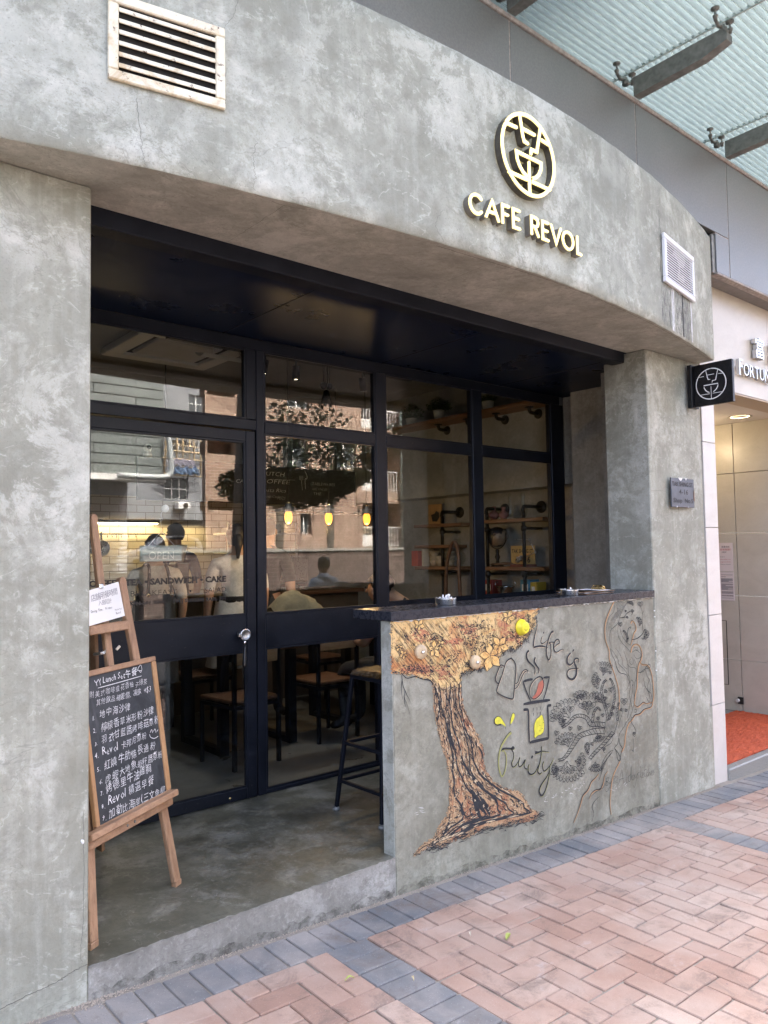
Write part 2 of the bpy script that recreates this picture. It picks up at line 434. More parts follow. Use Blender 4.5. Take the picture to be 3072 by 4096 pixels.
def glass(name, r0=.045, tint=(.93, .95, .94), gain=1.0):
    t = NT(name); t.t.nodes.remove(t.b)
    g = t.n('ShaderNodeNewGeometry'); vm = t.n('ShaderNodeVectorMath', operation='DOT_PRODUCT')
    t.l(g.outputs['Incoming'], vm.inputs[0]); t.l(g.outputs['Normal'], vm.inputs[1])
    c = t.math('ABSOLUTE', vm.outputs['Value']); c = t.math('SUBTRACT', 1.0, c); c = t.math('POWER', c, 5.0)
    f = t.math('ADD', t.math('MULTIPLY', c, 1-r0), r0); f = t.math('MULTIPLY', f, gain); f = t.math('MINIMUM', f, .95)
    tr = t.n('ShaderNodeBsdfTransparent'); tr.inputs[0].default_value = (*tint, 1)
    gl = t.n('ShaderNodeBsdfGlossy'); gl.inputs['Roughness'].default_value = 0.0; gl.inputs['Color'].default_value = (1, 1, 1, 1)
    mx = t.n('ShaderNodeMixShader'); t.l(f, mx.inputs[0]); t.l(tr.outputs[0], mx.inputs[1]); t.l(gl.outputs[0], mx.inputs[2])
    t.l(mx.outputs[0], t.out.inputs[0]); return t.m
M['glass'] = glass('window_glass', .05, (.9, .92, .91))
M['clearglass'] = glass('clear_glass', .05, (.9, .92, .92))
def louvre(name, col, rust=.5):
    t = NT(name); a = t.noise(t.obj(), 7, 8, .72, .6); b = t.noise(t.obj(), 38, 6, .7)
    c = t.mix(t.math('MULTIPLY', t.ramp(a, [(.48, 0.0), (.62, 1.0)]), rust*.55), col, (.42, .27, .1))
    c = t.mix(t.math('MULTIPLY', t.ramp(b, [(.60, 0.0), (.68, 1.0)]), min(1.0, rust)), c, (.09, .05, .025))
    t.base(c); t.rough(.5); t.bump(b, .15, .002); return t.m
M['ventcream'] = louvre('cream_enamel_rusty', (.74, .68, .52), 1.1)
M['ventwhite'] = louvre('white_enamel', (.74, .75, .76), .12)
M['crackline'] = plain('crack_grey', (.09, .085, .075), .95)  # dark grey colour of the thin crack lines drawn on the plaster
M['dark'] = plain('dark_void', (.012, .011, .01), .9)
M['signface'] = emit('sign_led_face', (1.0, .81, .31), .098)
M['signside'] = plain('sign_dark_bronze', (.10, .09, .075), .42, .4, .3, 30)
M['steel'] = plain('brushed_steel', (.62, .62, .6), .3, 1.0, .12, 90)
M['chrome'] = plain('chrome', (.75, .75, .74), .12, 1.0)
M['brass'] = plain('brass', (.62, .47, .22), .25, 1.0, .2, 60)
M['gunmetal'] = plain('bracket_steel', (.20, .205, .19), .55, .35, .35, 25, .2)
M['iron'] = plain('pipe_iron', (.018, .018, .02), .42, .6, .3, 40)
M['white'] = plain('white_paint', (.74, .74, .72), .5, 0, .06, 12)
M['paper'] = plain('paper', (.76, .75, .73), .8, 0, .05, 8)
M['ink'] = plain('black_ink', (.012, .012, .014), .6)
M['greyink'] = plain('grey_ink', (.2, .2, .22), .7)
M['redink'] = plain('red_ink', (.45, .03, .03), .7)
M['paint'] = plain('mural_black_paint', (.024, .026, .03), .75, 0, .5, 70)
M['vinyl'] = plain('black_vinyl', (.008, .008, .012), .35)
def paver(name, cols, speck):
    t = NT(name); oi = t.n('ShaderNodeObjectInfo'); c0 = t.n('ShaderNodeTexCoord')
    off = t.n('ShaderNodeVectorMath', operation='ADD'); mul = t.n('ShaderNodeVectorMath', operation='SCALE')
    mul.inputs[0].default_value = (37, 91, 53); t.l(oi.outputs['Random'], mul.inputs['Scale'])
    t.l(c0.outputs['Object'], off.inputs[0]); t.l(mul.outputs[0], off.inputs[1]); p = off.outputs[0]
    col = t.ramp(oi.outputs['Random'], [(i/(len(cols)-1), c) for i, c in enumerate(cols)])
    a = t.noise(p, 9, 8, .7, .3); b = t.noise(p, 260, 3, .7); v = t.vor(p, 95)
    col = t.mix(t.ramp(a, [(.35, .45), (.6, 0.0)]), col, tuple(x*.72 for x in cols[0]))
    wp = t.wpos(); wn = t.noise(wp, 1.7, 6, .6, .5)
    col = t.mix(t.ramp(wn, [(.42, 0.0), (.7, .5)]), col, (.46, .40, .34))
    gr = t.noise(wp, 4.1, 9, .78, .6); col = t.mix(t.ramp(gr, [(.52, 0.0), (.68, .7)]), col, (.13, .10, .082)); gs = t.vor(wp, 11); col = t.mix(t.math('MULTIPLY', t.ramp(gs, [(.03, .7), (.06, 0.0)]), t.ramp(gr, [(.4, 0.0), (.55, 1.0)])), col, (.1, .09, .085))
    ed = t.noise(wp, 7.3, 5, .7, .4); col = t.mix(t.ramp(ed, [(.62, 0.0), (.75, .3)]), col, (.52, .5, .48))
    col = t.mix(t.ramp(b, [(.3, .4), (.45, 0.0)]), col, tuple(x*.5 for x in cols[0]))
    col = t.mix(t.ramp(v, [(.05, speck), (.12, 0.0)]), col, (.62, .6, .56))
    t.base(col); t.rough(t.ramp(a, [(.3, .75), (.7, .92)])); t.bump(t.math('ADD', t.math('MULTIPLY', b, .6), a), .28, .003); return t.m
M['brickred'] = paver('paver_red', [(.31, .193, .143), (.368, .248, .188), (.338, .219, .166), (.4, .285, .222), (.318, .199, .149)], .6)
M['brickgrey'] = paver('paver_blue_grey', [(.11, .118, .125), (.15, .157, .165), (.17, .176, .182), (.13, .138, .145)], .8)
def cladmat():
    t = NT('grey_cladding'); a = t.noise(t.wpos(), .9, 5, .6, .4); b = t.noise(t.wpos(), 75, 5, .75)
    col = t.mix(t.ramp(a, [(.3, 0.0), (.7, 1.0)]), (.172, .178, .174), (.228, .234, .228))
    col = t.mix(t.ramp(b, [(.42, .35), (.58, 0.0)]), col, (.12, .13, .14))
    t.base(col); t.rough(t.ramp(a, [(.3, .36), (.7, .5)])); t.b.inputs['Metallic'].default_value = .25; t.bump(b, .05, .002); return t.m
M['clad'] = cladmat()
M['joint'] = plain('joint_sealant', (.36, .32, .29), .8, 0, .35, 40, .3)
def canopyglass():
    t = NT('fluted_canopy_glass'); t.t.nodes.remove(t.b)
    w_ = t.wave(t.wpos((0, 1, 0)), 7.2, .15, 1, .6, 'Y'); n = t.noise(t.wpos((3, 14, 3)), 5, 5, .7)
    fac = t.ramp(w_, [(.28, 0.0), (.42, 1.0)])
    dirt_and_band = t.ramp(n, [(.45, 0.0), (.75, .5)])
    tl = t.n('ShaderNodeBsdfTranslucent'); t.l(t.mix(dirt_and_band, (.53, .585, .545), (.26, .30, .285)), tl.inputs[0])
    df = t.n('ShaderNodeBsdfDiffuse'); t.l(t.mix(dirt_and_band, (.5, .58, .54), (.3, .36, .34)), df.inputs[0])
    tp = t.n('ShaderNodeBsdfTransparent'); tp.inputs[0].default_value = (.56, .62, .59, 1)
    m1 = t.n('ShaderNodeMixShader'); m1.inputs[0].default_value = .22; t.l(tl.outputs[0], m1.inputs[1]); t.l(df.outputs[0], m1.inputs[2])
    m2 = t.n('ShaderNodeMixShader'); t.l(t.math('ADD', t.math('MULTIPLY', fac, .7), .2), m2.inputs[0]); t.l(tp.outputs[0], m2.inputs[1]); t.l(m1.outputs[0], m2.inputs[2])
    gl = t.n('ShaderNodeBsdfGlossy'); gl.inputs['Roughness'].default_value = .08
    m3 = t.n('ShaderNodeMixShader'); m3.inputs[0].default_value = .06; t.l(m2.outputs[0], m3.inputs[1]); t.l(gl.outputs[0], m3.inputs[2])
    t.l(m3.outputs[0], t.out.inputs[0]); return t.m
M['canopy'] = canopyglass()
def marble(name, a, b, r=.35):
    t = NT(name); n = t.noise(t.wpos((1, 1, 1.6)), 3.2, 8, .6, .8); k = t.noise(t.wpos(), 60, 4, .6)
    c = t.mix(t.ramp(n, [(.3, 0.0), (.7, 1.0)]), a, b); c = t.mix(t.ramp(k, [(.3, .25), (.45, 0.0)]), c, tuple(x*.75 for x in a))
    t.base(c); t.rough(r); return t.m
M['marble'] = marble('cream_marble', (.455, .41, .325), (.53, .485, .395))
M['marblewhite'] = marble('pale_marble', (.57, .54, .49), (.65, .625, .58))
M['granite'] = plain('speckled_granite', (.24, .24, .22), .5, 0, .6, 160)
def carpet():
    t = NT('orange_carpet'); n = t.noise(t.obj(), 130, 4, .8); a = t.noise(t.obj(), 6, 4, .6)
    c = t.mix(t.ramp(n, [(.3, 0.0), (.7, 1.0)]), (.38, .055, .018), (.68, .14, .05)); c = t.mix(t.ramp(a, [(.4, .25), (.6, 0.0)]), c, (.36, .05, .02))
    t.base(c); t.rough(.95); t.bump(n, .9, .01); return t.m
M['carpet'] = carpet()
def leafmat(name, a, b):
    t = NT(name); n = t.noise(t.obj(), 18, 3, .6); t.base(t.mix(n, a, b)); t.rough(.5); return t.m
M['leaf'] = leafmat('leaf_green', (.02, .045, .015), (.07, .13, .03))
M['leafdry'] = leafmat('leaf_yellow_green', (.24, .3, .05), (.4, .42, .1))
M['treeleaf'] = leafmat('tree_leaf', (.018, .036, .011), (.05, .085, .022))
M['bark'] = plain('banyan_bark', (.11, .095, .08), .9, 0, .45, 14, .8)
M['pot'] = plain('white_pot', (.68, .67, .62), .45)
M['skin'] = plain('skin', (.5, .3, .2), .55)
M['skindark'] = plain('skin_tan', (.42, .24, .155), .55)
M['hair'] = plain('black_hair', (.014, .011, .01), .5)
M['hairgrey'] = plain('grey_hair', (.10, .095, .09), .6)
def cloth(name, col): return plain(name, col, .9, 0, .18, 30, .25)
M['navy'] = cloth('navy_cotton', (.02, .03, .09)); M['blackcloth'] = cloth('black_cotton', (.014, .014, .016)); M['cream'] = cloth('cream_cotton', (.55, .5, .42))
M['denim'] = cloth('dark_denim', (.03, .035, .045)); M['salmon'] = cloth('salmon_cotton', (.5, .24, .17)); M['polo'] = cloth('pale_blue_cotton', (.42, .52, .66)); M['khaki'] = cloth('khaki_canvas', (.30, .23, .13))
M['trouser'] = cloth('dark_trousers', (.03, .03, .035)); M['whitecloth'] = cloth('white_cotton', (.65, .63, .6))
# ------------------------------------------------------------------ ground
def sheet(name, xs, ys, zf, m, kind='structure'):
    b = MB(); n = len(xs)
    for y in ys:
        for x in xs: b.v.append((x, y, zf(x, y)))
    for j in range(len(ys)-1):
        for i in range(n-1):
            b.f.append([j*n+i, j*n+i+1, (j+1)*n+i+1, (j+1)*n+i]); b.m.append(0); b.sm.append(False)
    o = b.build(name, m); o['kind'] = kind; return o
XS = [-150, -60, -12, -6, 0, 6, 12, 18, 24, 60, 150]
sheet('road', XS, [-9.9, -4.2], lambda x, y: pz(x)-.13, M['road'])
pav = sheet('pavement', [-12, -6, -2, 0, 2, 4, 6, 9, 12, 18, 24], [-4.05, 0.06], lambda x, y: pz(x)-.008, M['bed'])
kb = MB()
for i in range(-10, 22):
    x0, x1 = i*1.0+.006, i*1.0+.994
    v = [(x, y, z(x)) for x in (x0, x1) for y in (-4.2, -4.05) for z in (lambda q: pz(q)-.3, lambda q: pz(q)+.004)]
    kb.add(v, [(0, 1, 3, 2), (4, 6, 7, 5), (0, 4, 5, 1), (2, 3, 7, 6), (1, 5, 7, 3), (0, 2, 6, 4)])
ko = kb.build('kerb', M['granite']); ko['kind'] = 'structure'
sheet('far_ground', [-400, -150, -12, 24, 150, 400], [-400, -200, -42, -9.9], lambda x, y: pz(x)-.14 if y > -10 else -1.4, M['road'])

# pavers: every brick in view is a piece of its own
def brick_mesh(name, L, W, m, seed):
    rnd = random.Random(seed); h, c = .02, .003
    b = MB(); hx, hy = L/2-.0035, W/2-.0035
    P = [(-hx, -hy), (hx, -hy), (hx, hy), (-hx, hy)]
    P = [(x+rnd.uniform(-.0015, .0015), y+rnd.uniform(-.0015, .0015)) for x, y in P]
    ring = []
    for (x, y), (dx, dy) in zip(P, ((1, 1), (-1, 1), (-1, -1), (1, -1))):
        k = rnd.uniform(.002, .005); ring.append([(x+dx*k, y), (x, y+dy*k)])
    order = [ring[0][1], ring[0][0], ring[1][0], ring[1][1], ring[2][1], ring[2][0], ring[3][0], ring[3][1]]
    n = 8; cx = 1-2*c/W; cl = 1-2*c/L
    v = [(x, y, -h) for x, y in order] + [(x, y, -.004) for x, y in order] + [(x*cl, y*cx, 0.0) for x, y in order]
    f = [[2*n+i for i in range(n)]]
    for k in range(2):
        for i in range(n): f.append([k*n+i, k*n+(i+1) % n, (k+1)*n+(i+1) % n, (k+1)*n+i])
    b.add(v, f); me = b.mesh(name); me.materials.append(m); return me
PIT = .108
RED = [brick_mesh('paving_brick', .216, .108, M['brickred'], i) for i in range(4)]
GREY = [brick_mesh('paving_brick', .205, .108, M['brickgrey'], 10+i) for i in range(4)]
bricks = []                                    # (x, y, along_x, grey)
Y0 = -.243
for k in range(-3, 8):                         # cells between two bands
    bx = .853 + 2.576*k                        # band from bx to bx+.2
    for j in range(35):
        y = Y0 - (j+.5)*PIT
        if -9 < bx < 12: bricks.append((bx+.1, y, True, True))
    for a in range(22):
        for c in range(35):
            d = (a + c + 1) % 4                    # c counts towards the street
            x0, y0 = bx+.203+a*PIT, Y0-c*PIT
            if d == 0:
                if a < 21: bricks.append((x0+PIT, y0-PIT/2, True, False))
                else: bricks.append((x0+PIT/2, y0-PIT/2, None, False))
            elif d == 1 and a == 0: bricks.append((x0+PIT/2, y0-PIT/2, None, False))
            elif d == 2:
                if c < 34: bricks.append((x0+PIT/2, y0-PIT, False, False))
            elif d == 3 and c == 0: bricks.append((x0+PIT/2, y0-PIT/2, None, False))
for i in range(-40, 90):
    bricks.append((.09+i*PIT, -.138, False, True))
HALF = [brick_mesh('paving_brick', .108, .108, M['brickred'], 30)]
vis = []
for bk in bricks:
    x, y, al, g = bk
    if x > 11 or x < -4: continue
    p = project((x, y, pz(x)))
    infr = p[2] > .3 and -60 < p[0] < 3130 and -60 < p[1] < 4250
    vis.append((0 if infr else 1, p[2] if infr else 0, bk))
vis.sort(key=lambda t: (t[0], t[1]))
SL = math.atan(-.042)
rnd = random.Random(3); rest = {True: MB(), False: MB()}; cnt = 0
for infr, dep, (x, y, al, g) in vis:
    me = rnd.choice(HALF if al is None else GREY if g else RED)
    rz = (0 if al or al is None else math.pi/2) + (math.pi if rnd.random() < .5 else 0) + rnd.gauss(0, .006)
    mw = Matrix.Translation((x+rnd.gauss(0, .0012), y+rnd.gauss(0, .0012), pz(x)+rnd.gauss(0, .0012))) @ Matrix.Rotation(-SL, 4, 'Y') @ Matrix.Rotation(rnd.gauss(0, .008), 4, 'X') @ Matrix.Rotation(rnd.gauss(0, .008), 4, 'Y') @ Matrix.Rotation(rz, 4, 'Z')
    if infr == 0 and cnt < 300:
        o = bpy.data.objects.new('paving_brick', me); COL.objects.link(o); o.parent = pav; o.matrix_basis = mw; cnt += 1
    else:
        rest[g].add([mw @ v.co for v in me.vertices], [list(p.vertices) for p in me.polygons])
for g, nm in ((False, M['brickred']), (True, M['brickgrey'])):
    o = rest[g].build('paving_bricks_beyond', nm, pav); o['kind'] = 'stuff'

# grit washed up along the foot of the walls, fallen leaves
gb = MB(); rnd = random.Random(5)
for i in range(2600):
    x = rnd.uniform(-.3, 4.6); y = -abs(rnd.gauss(0, .017))-.002
    if rnd.random() < .12: x = rnd.gauss(.06, .06); y = -abs(rnd.gauss(.02, .03))
    s = rnd.uniform(.001, .0035); z = pz(x)-.004
    gb.add([(x-s, y-s, z), (x+s, y-s*.6, z), (x+s*.4, y+s, z), (x, y, z+s*1.3)], [(0, 1, 3), (1, 2, 3), (2, 0, 3)])
go = gb.build('grit', plain('grit', (.36, .31, .25), .95, 0, .5, 300)); go['kind'] = 'stuff'
def leaf(x, y, rz, L, m, lab):
    b = MB(); W = L*.34; pts = []
    for i in range(7):
        t = i/6; wd = W*math.sin(math.pi*min(1, t*1.02+.02))**.8*.5; h = .004+.012*math.sin(t*3)
        for s_ in (-1, 0, 1):
            c, s0 = math.cos(rz), math.sin(rz); u, v_ = (t-.5)*L, s_*wd
            pts.append((x+u*c-v_*s0, y+u*s0+v_*c, pz(x)+h+(.004 if s_ else 0)))
    b.add(pts, [(i*3+k, i*3+k+1, i*3+k+4, i*3+k+3) for i in range(6) for k in (0, 1)])
    tag(b.build('fallen_leaf', m), lab, 'leaf', 'leaves fallen on the pavement')
leaf(1.52, -.62, .4, .058, M['leafdry'], 'green and yellow narrow leaf lying on the red pavers below the mural')
leaf(.795, -.475, -.3, .038, M['leafdry'], 'curled yellow-green leaf on red pavers beside the grey paver band')
leaf(.98, -.62, 1.2, .025, plain('dry_leaf', (.5, .42, .25), .7), 'small dry straw-coloured leaf bit on the grey paver band')
leaf(1.41, -.505, .9, .03, plain('dry_leaf_pale', (.52, .45, .35), .7), 'tiny pale leaf bit on red pavers close to the counter foot')

# ------------------------------------------------------------------ shop building: platform, pillars, fascia
plat = MB().box(0, 1.4385, 0, 9.0, -.9, 0).box(1.4386, 4.5, .06, 9.0, -.9, 0).build('shop_platform', [M['floor']])
plat.data.materials.append(M['step'])
for p in plat.data.polygons:
    if p.normal.z < .5: p.material_index = 1
plat['kind'] = 'structure'
inf = MB().box(-1.2, 4.78, 1.32, 9.0, -.1, .004).build('inside_floor', M['infloor']); inf['kind'] = 'structure'
# worn lip along the step edge
lip = MB(); rnd = random.Random(9); pts = []
for i in range(90):
    x = .0+1.44*i/89; pts.append((x, -.001+rnd.gauss(0, .0012), .001+rnd.gauss(0, .0012)))
lip.tube(pts, [rnd.uniform(.001, .0035) for _ in pts], 5)
lip.build('worn_edge', M['step'], plat)
pl = thing('pillar', 'wide grey plaster pillar on the near side of the cafe opening, with the easel behind it', 'pillar', (-.6, .3, -.2), 'plaster pillars beside the cafe opening')
def noisy_face(b, x0, x1, z0, z1, y, nx, nz, amp, seed, mi=0):
    pass
MB().box(-1.3, 0, 0, 1.24, -.5, 2.818, bev=.006).build('shaft', M['plaster'], pl)
cb = MB(); rnd = random.Random(2)
def crack(b, pts, wd, fn, seed, n=10, amp=.006, d=.0012):
    r_ = random.Random(seed); P = cr(pts, n); P = [(p[0]+r_.gauss(0, amp), p[1]+r_.gauss(0, amp*.3)) for p in P]
    b.ribbon(P, wd*.62, fn, d, taper=(1, .5))
fpil = lambda u, v, d: (u, -d, v)
crack(cb, [(-.02, .55), (-.018, .35), (-.02, .17), (-.028, .06), (-.02, .02)], .0022, fpil, 1, amp=.0015)
crack(cb, [(-.3, -.035), (-.2, -.02), (-.12, -.012), (-.05, .006), (-.004, .012)], .0035, fpil, 7, 14, .004)
cb.build('crack', M['crackline'], pl)
pb_ = MB(); rnd = random.Random(8)
for (u, v, r_) in ((-.022, .44, .005), (-.026, .444, .0035)): pb_.ball((u, -.002, v), r_, 8, sc=(1, .5, 1.6))
pb_.build('plaster_blob', M['white'], pl)

pr = thing('pillar', 'grey plaster pillar at the far end of the counter carrying the street plaque', 'pillar', (4.17, .2, -.3), 'plaster pillars beside the cafe opening')
MB().box(3.79, 4.52, 0, .34, -.7, 2.8185, bev=.007).build('shaft', M['plaster'], pr)
MB().box(4.4, 4.556, .004, .35, -.7, .27, bev=.006).build('plinth', M['plaster'], pr)
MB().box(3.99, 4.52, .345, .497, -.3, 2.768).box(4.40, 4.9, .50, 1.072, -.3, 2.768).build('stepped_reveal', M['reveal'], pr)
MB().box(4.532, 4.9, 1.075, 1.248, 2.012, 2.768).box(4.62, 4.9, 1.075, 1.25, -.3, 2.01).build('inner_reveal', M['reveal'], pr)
cb = MB()
crack(cb, [(3.80, 1.835), (3.95, 1.842), (4.005, 1.83)], .0018, fpil, 3, amp=.002)
crack(cb, [(4.325, 1.815), (4.43, 1.80), (4.47, 1.77), (4.518, 1.755)], .0018, fpil, 4, amp=.002)
crack(cb, [(3.80, .80), (4.1, .82), (4.52, .83)], .0014, fpil, 5, amp=.002)
fpl2 = fpil
crack(cb, [(4.5, .27), (4.42, .2), (4.36, .12), (4.2, .08)], .0018, fpl2, 6, amp=.004)
cb.build('crack', M['crackline'], pr)

# fascia: bowed plaster beam
NF = 64; FX0, FX1, FZ0, FZ1 = -1.1, 4.512, 2.8185, 3.75
fas = thing('fascia', 'bowed grey plaster fascia over the cafe front carrying the lit sign', 'fascia', (1.9, -.3, 2.82))
b = MB(); rnd = random.Random(11); NZ = 14
def frow(y_off=0):
    return [FX0+(FX1-FX0)*i/NF for i in range(NF+1)]
xs = frow()
rows = []
for j in range(NZ+1):
    t = j/NZ; z = FZ0+(FZ1-FZ0)*t; row = []
    for x in xs:
        e = .0012 if j in (0, NZ) else .001
        ins = .007 if j in (0, NZ) else 0
        row.append((x, fy(x)+ins+rnd.gauss(0, .0008), z+(rnd.gauss(0, e) if j in (0, NZ) else 0)))
    rows.append(row)
# inset row just inside each edge gives a softened arris
rows.insert(1, [(x, fy(x), FZ0+.009+rnd.gauss(0, .001)) for x in xs]); rows.insert(-1, [(x, fy(x), FZ1-.009+rnd.gauss(0, .002)) for x in xs])
n = NF+1; v = [p for r_ in rows for p in r_]; f = []
for j in range(len(rows)-1):
    for i in range(NF): f.append((j*n+i, j*n+i+1, (j+1)*n+i+1, (j+1)*n+i))
b.add(v, f, 0, True)
# soffit and top
sof = []
for row, yb in ((rows[0], .149), (rows[-1], -.131)):
    vv = list(row) + [(x, yb, row[0][2] if False else (FZ0 if yb > 0 else FZ1)) for x in xs]
    b.add(vv, [(i, n+i, n+i+1, i+1) for i in range(NF)], 1 if yb > 0 else 0)
# right end
end = [r_[-1] for r_ in rows]
b.add(end + [(FX1, .149, FZ0), (FX1, -.131, FZ1)], [list(range(len(end)))+[len(end)+1, len(end)]], 0)
b.build('beam', [M['fascia'], M['soffit']], fas, fix=False)
fsurf = lambda u, v, d: (u, fy(u)-d, v)
fsof = lambda u, v, d: (u, v, FZ0-d)
cb = MB()
crack(cb, [(.063, 3.06), (.075, 2.94), (.085, 2.86), (.094, 2.825)], .0022, fsurf, 21, amp=.003)
crack(cb, [(.499, 3.02), (.49, 2.93), (.495, 2.88), (.49, 2.825)], .0022, fsurf, 22, amp=.003)
crack(cb, [(.44, 3.6), (.42, 3.5), (.373, 3.41)], .002, fsurf, 23, amp=.003)
crack(cb, [(1.40, 2.825), (1.36, 2.9), (1.41, 2.98)], .0022, fsurf, 24, amp=.003)
crack(cb, [(1.4, -.4), (1.7, -.415), (2.0, -.432), (2.4, -.43), (2.9, -.39), (3.5, -.315), (4.0, -.215), (4.45, -.12)], .004, fsof, 25, 24, .004)
crack(cb, [(.49, -.33), (.64, -.316), (.8, -.36), (1.2, -.40)], .0025, fsof, 26, 10, .003)
for xx, sd in ((.64, 31), (3.0, 32), (1.75, 33)):
    crack(cb, [(xx, -.31 if xx < 1 else -.38), (xx+.003, -.1), (xx, .14)], .0022, fsof, sd, 10, .0012)
cb.build('crack', M['crackline'], fas)
# water marks below the far vent
def streakmat(name, c, lo, sc=(60, 60, 6), wide=.12, top=.9):
    t = NT(name); p = t.wpos(sc); n_ = t.noise(p, 2.2, 6, .7)
    tp = t.n('ShaderNodeBsdfTransparent'); mx = t.n('ShaderNodeMixShader')
    t.base(c); t.rough(.85)
    t.l(t.ramp(n_, [(lo, 0.0), (lo+wide, top)]), mx.inputs[0]); t.l(tp.outputs[0], mx.inputs[1]); t.l(t.b.outputs[0], mx.inputs[2]); t.l(mx.outputs[0], t.out.inputs[0]); return t.m
sb = MB()
def strip(b, x0, x1, z0, z1, mi):
    xs_ = [x0+(x1-x0)*i/4 for i in range(5)]
    b.add([fsurf(x, z0, .002) for x in xs_]+[fsurf(x, z1, .002) for x in xs_], [(i, i+1, 6+i, 5+i) for i in range(4)], mi)
strip(sb, 3.56, 3.60, 2.83, 3.108, 0); strip(sb, 3.925, 3.95, 2.83, 3.108, 0); strip(sb, 3.62, 3.92, 2.83, 3.108, 1); strip(sb, 3.755, 3.772, 2.83, 3.108, 2); strip(sb, 3.39, 3.55, 2.84, 3.108, 1)
strip(sb, 3.385, 3.415, 3.1, 3.56, 1)
sb.build('water_stain', [streakmat('lime_run', (.68, .69, .69), .40), streakmat('damp_stain', (.15, .15, .15), .50), streakmat('dark_run', (.03, .03, .03), .3)], fas)

# vents
def vent(name, xa, xb, z0, z1, fr, nsl, m, lab, proud, tilt):
    t = thing(name, lab, 'vent', ((xa+xb)/2, fy((xa+xb)/2), (z0+z1)/2), 'wall vents in the fascia')
    A = Vector((xa, fy(xa), 0)); B = Vector((xb, fy(xb), 0)); ex = (B-A).normalized(); L = (B-A).length
    ny = Vector((ex.y, -ex.x, 0)); C0 = A + ny*.002; ez = Vector((0, 0, 1))
    def P(u, w_, d): return C0+ex*u+ny*d+ez*w_
    H = z1-z0; b = MB()
    d2 = proud/2
    for (u0, u1, w0, w1) in ((0, L, z0, z0+fr), (0, L, z1-fr, z1), (0, fr, z0+fr+.0005, z1-fr-.0005), (L-fr, L, z0+fr+.0005, z1-fr-.0005)):
        b.bbox(P((u0+u1)/2, (w0+w1)/2, d2), ex, ny, ez, (u1-u0)/2, d2, (w1-w0)/2, .004)
    b.build('frame', m, t)
    MB().bbox(P(L/2, (z0+z1)/2, -.006), ex, ny, ez, L/2-fr+.001, .008, H/2-fr+.001, .001).build('opening', M['dark'], t)
    for i in range(nsl):
        zz = z0+fr+(H-2*fr)*(i+.5)/nsl; hgt = (H-2*fr)/nsl*.25
        e2 = (ez*math.cos(tilt)+ny*math.sin(tilt)).normalized(); e3 = ex.cross(e2)
        MB().bbox(P(L/2, zz, proud*.72), ex, e3, e2, L/2-fr-.001, .0022, hgt, .001).build('slat', m, t)
    return t
v1 = vent('wall_vent', -.033, .378, 3.10, 3.412, .036, 6, M['ventcream'], 'rusty cream metal wall vent with six broad slats above the near pillar', .016, -.35)
v2 = vent('wall_vent', 3.418, 3.968, 3.108, 3.42, .034, 15, M['ventwhite'], 'white metal wall vent with fine slats at the far end of the fascia', .022, -.2)

# black lintel trim and glossy ceiling of the recess
lin = MB().box(.002, 3.762, .15, .25, 2.744, 2.8235, bev=.004).build('lintel', M['black']); lin['kind'] = 'structure'
MB().box(-.05, 4.9, .252, 1.252, 2.77, 2.95).build('recess_ceiling', M['ceilpanel'])['kind'] = 'structure'
rc = bpy.data.objects['recess_ceiling']
sm = MB()
for xx in (1.22, 2.46, 3.7): sm.box(xx, xx+.004, .252, 1.25, 2.7675, 2.7705)
sm.build('panel_joint', M['dark'], rc)
# upper wall behind fascia, building above
up = thing('upper_building', 'plain tall building rising above the cafe fascia and cladding', 'building', (3, 3, 4.5))
MB().box(-30, 30, .9, 12, 5.3, 15).build('wall', M['plaster'], up)
MB().box(-30, -1.31, .0, 9.2, -.9, 5.3).box(-1.3, 4.5, .16, .9, 2.96, 5.3).box(-1.31, 9.2, 9.0, 9.2, -.9, 5.3).box(-30, 30, .9, 9.2, 4.6, 5.299).build('lower_wall', M['plaster'], up)

# ------------------------------------------------------------------ cladding, canopy, arms
CY = -.135
cl = thing('metal_cladding', 'grey speckled metal cladding panels running above the fascia to the next building', 'cladding', (3.5, CY, 3.5))
edges = [-4.09, -2.82, -1.55, -.28, .99, 2.26, 3.53, 4.80, 6.07, 7.34, 8.61, 9.88, 11.15]
for i in range(len(edges)-1):
    a, c = edges[i]+.006, edges[i+1]-.006
    if c < 4.75: MB().box(a, c, CY, CY+.05, 3.76, 4.40, bev=.002).build('panel', M['clad'], cl)
    elif a < 4.6:
        MB().box(a, c, CY, CY+.05, 3.805, 4.40, bev=.002).build('panel', M['clad'], cl)
        MB().box(4.59, c, CY, CY+.05, 3.50, 3.795, bev=.002).build('panel', M['clad'], cl)
    else: MB().box(a, c, CY, CY+.05, 3.50, 4.40, bev=.002).build('panel', M['clad'], cl)
for e in edges: MB().box(e-.006, e+.006, CY+.004, CY+.045, 3.76 if e < 4.5 else 3.505, 4.40).build('joint', M['joint'], cl)
MB().box(4.59, 4.79, CY+.004, CY+.045, 3.7955, 3.8045).build('joint', M['joint'], cl)
MB().box(-4.1, 11.2, CY-.012, CY+.06, 4.401, 4.428, bev=.003).build('top_trim', M['joint'], cl)
MB().box(4.59, 11.2, CY-.004, CY+.055, 3.482, 3.499, bev=.003).build('bottom_trim', M['joint'], cl)
MB().box(4.545, 4.588, CY+.01, CY+.3, 3.49, 3.78).build('end_plate', M['gunmetal'], cl)
MB().box(4.59, 11.2, CY+.056, .6, 3.484, 3.52).build('cladding_soffit', plain('clad_soffit', (.2, .19, .185), .6, .1, .2, 20), cl)
MB().box(-4.1, 11.2, CY+.06, .9, 4.38, 4.42).build('backing', M['dark'], cl)

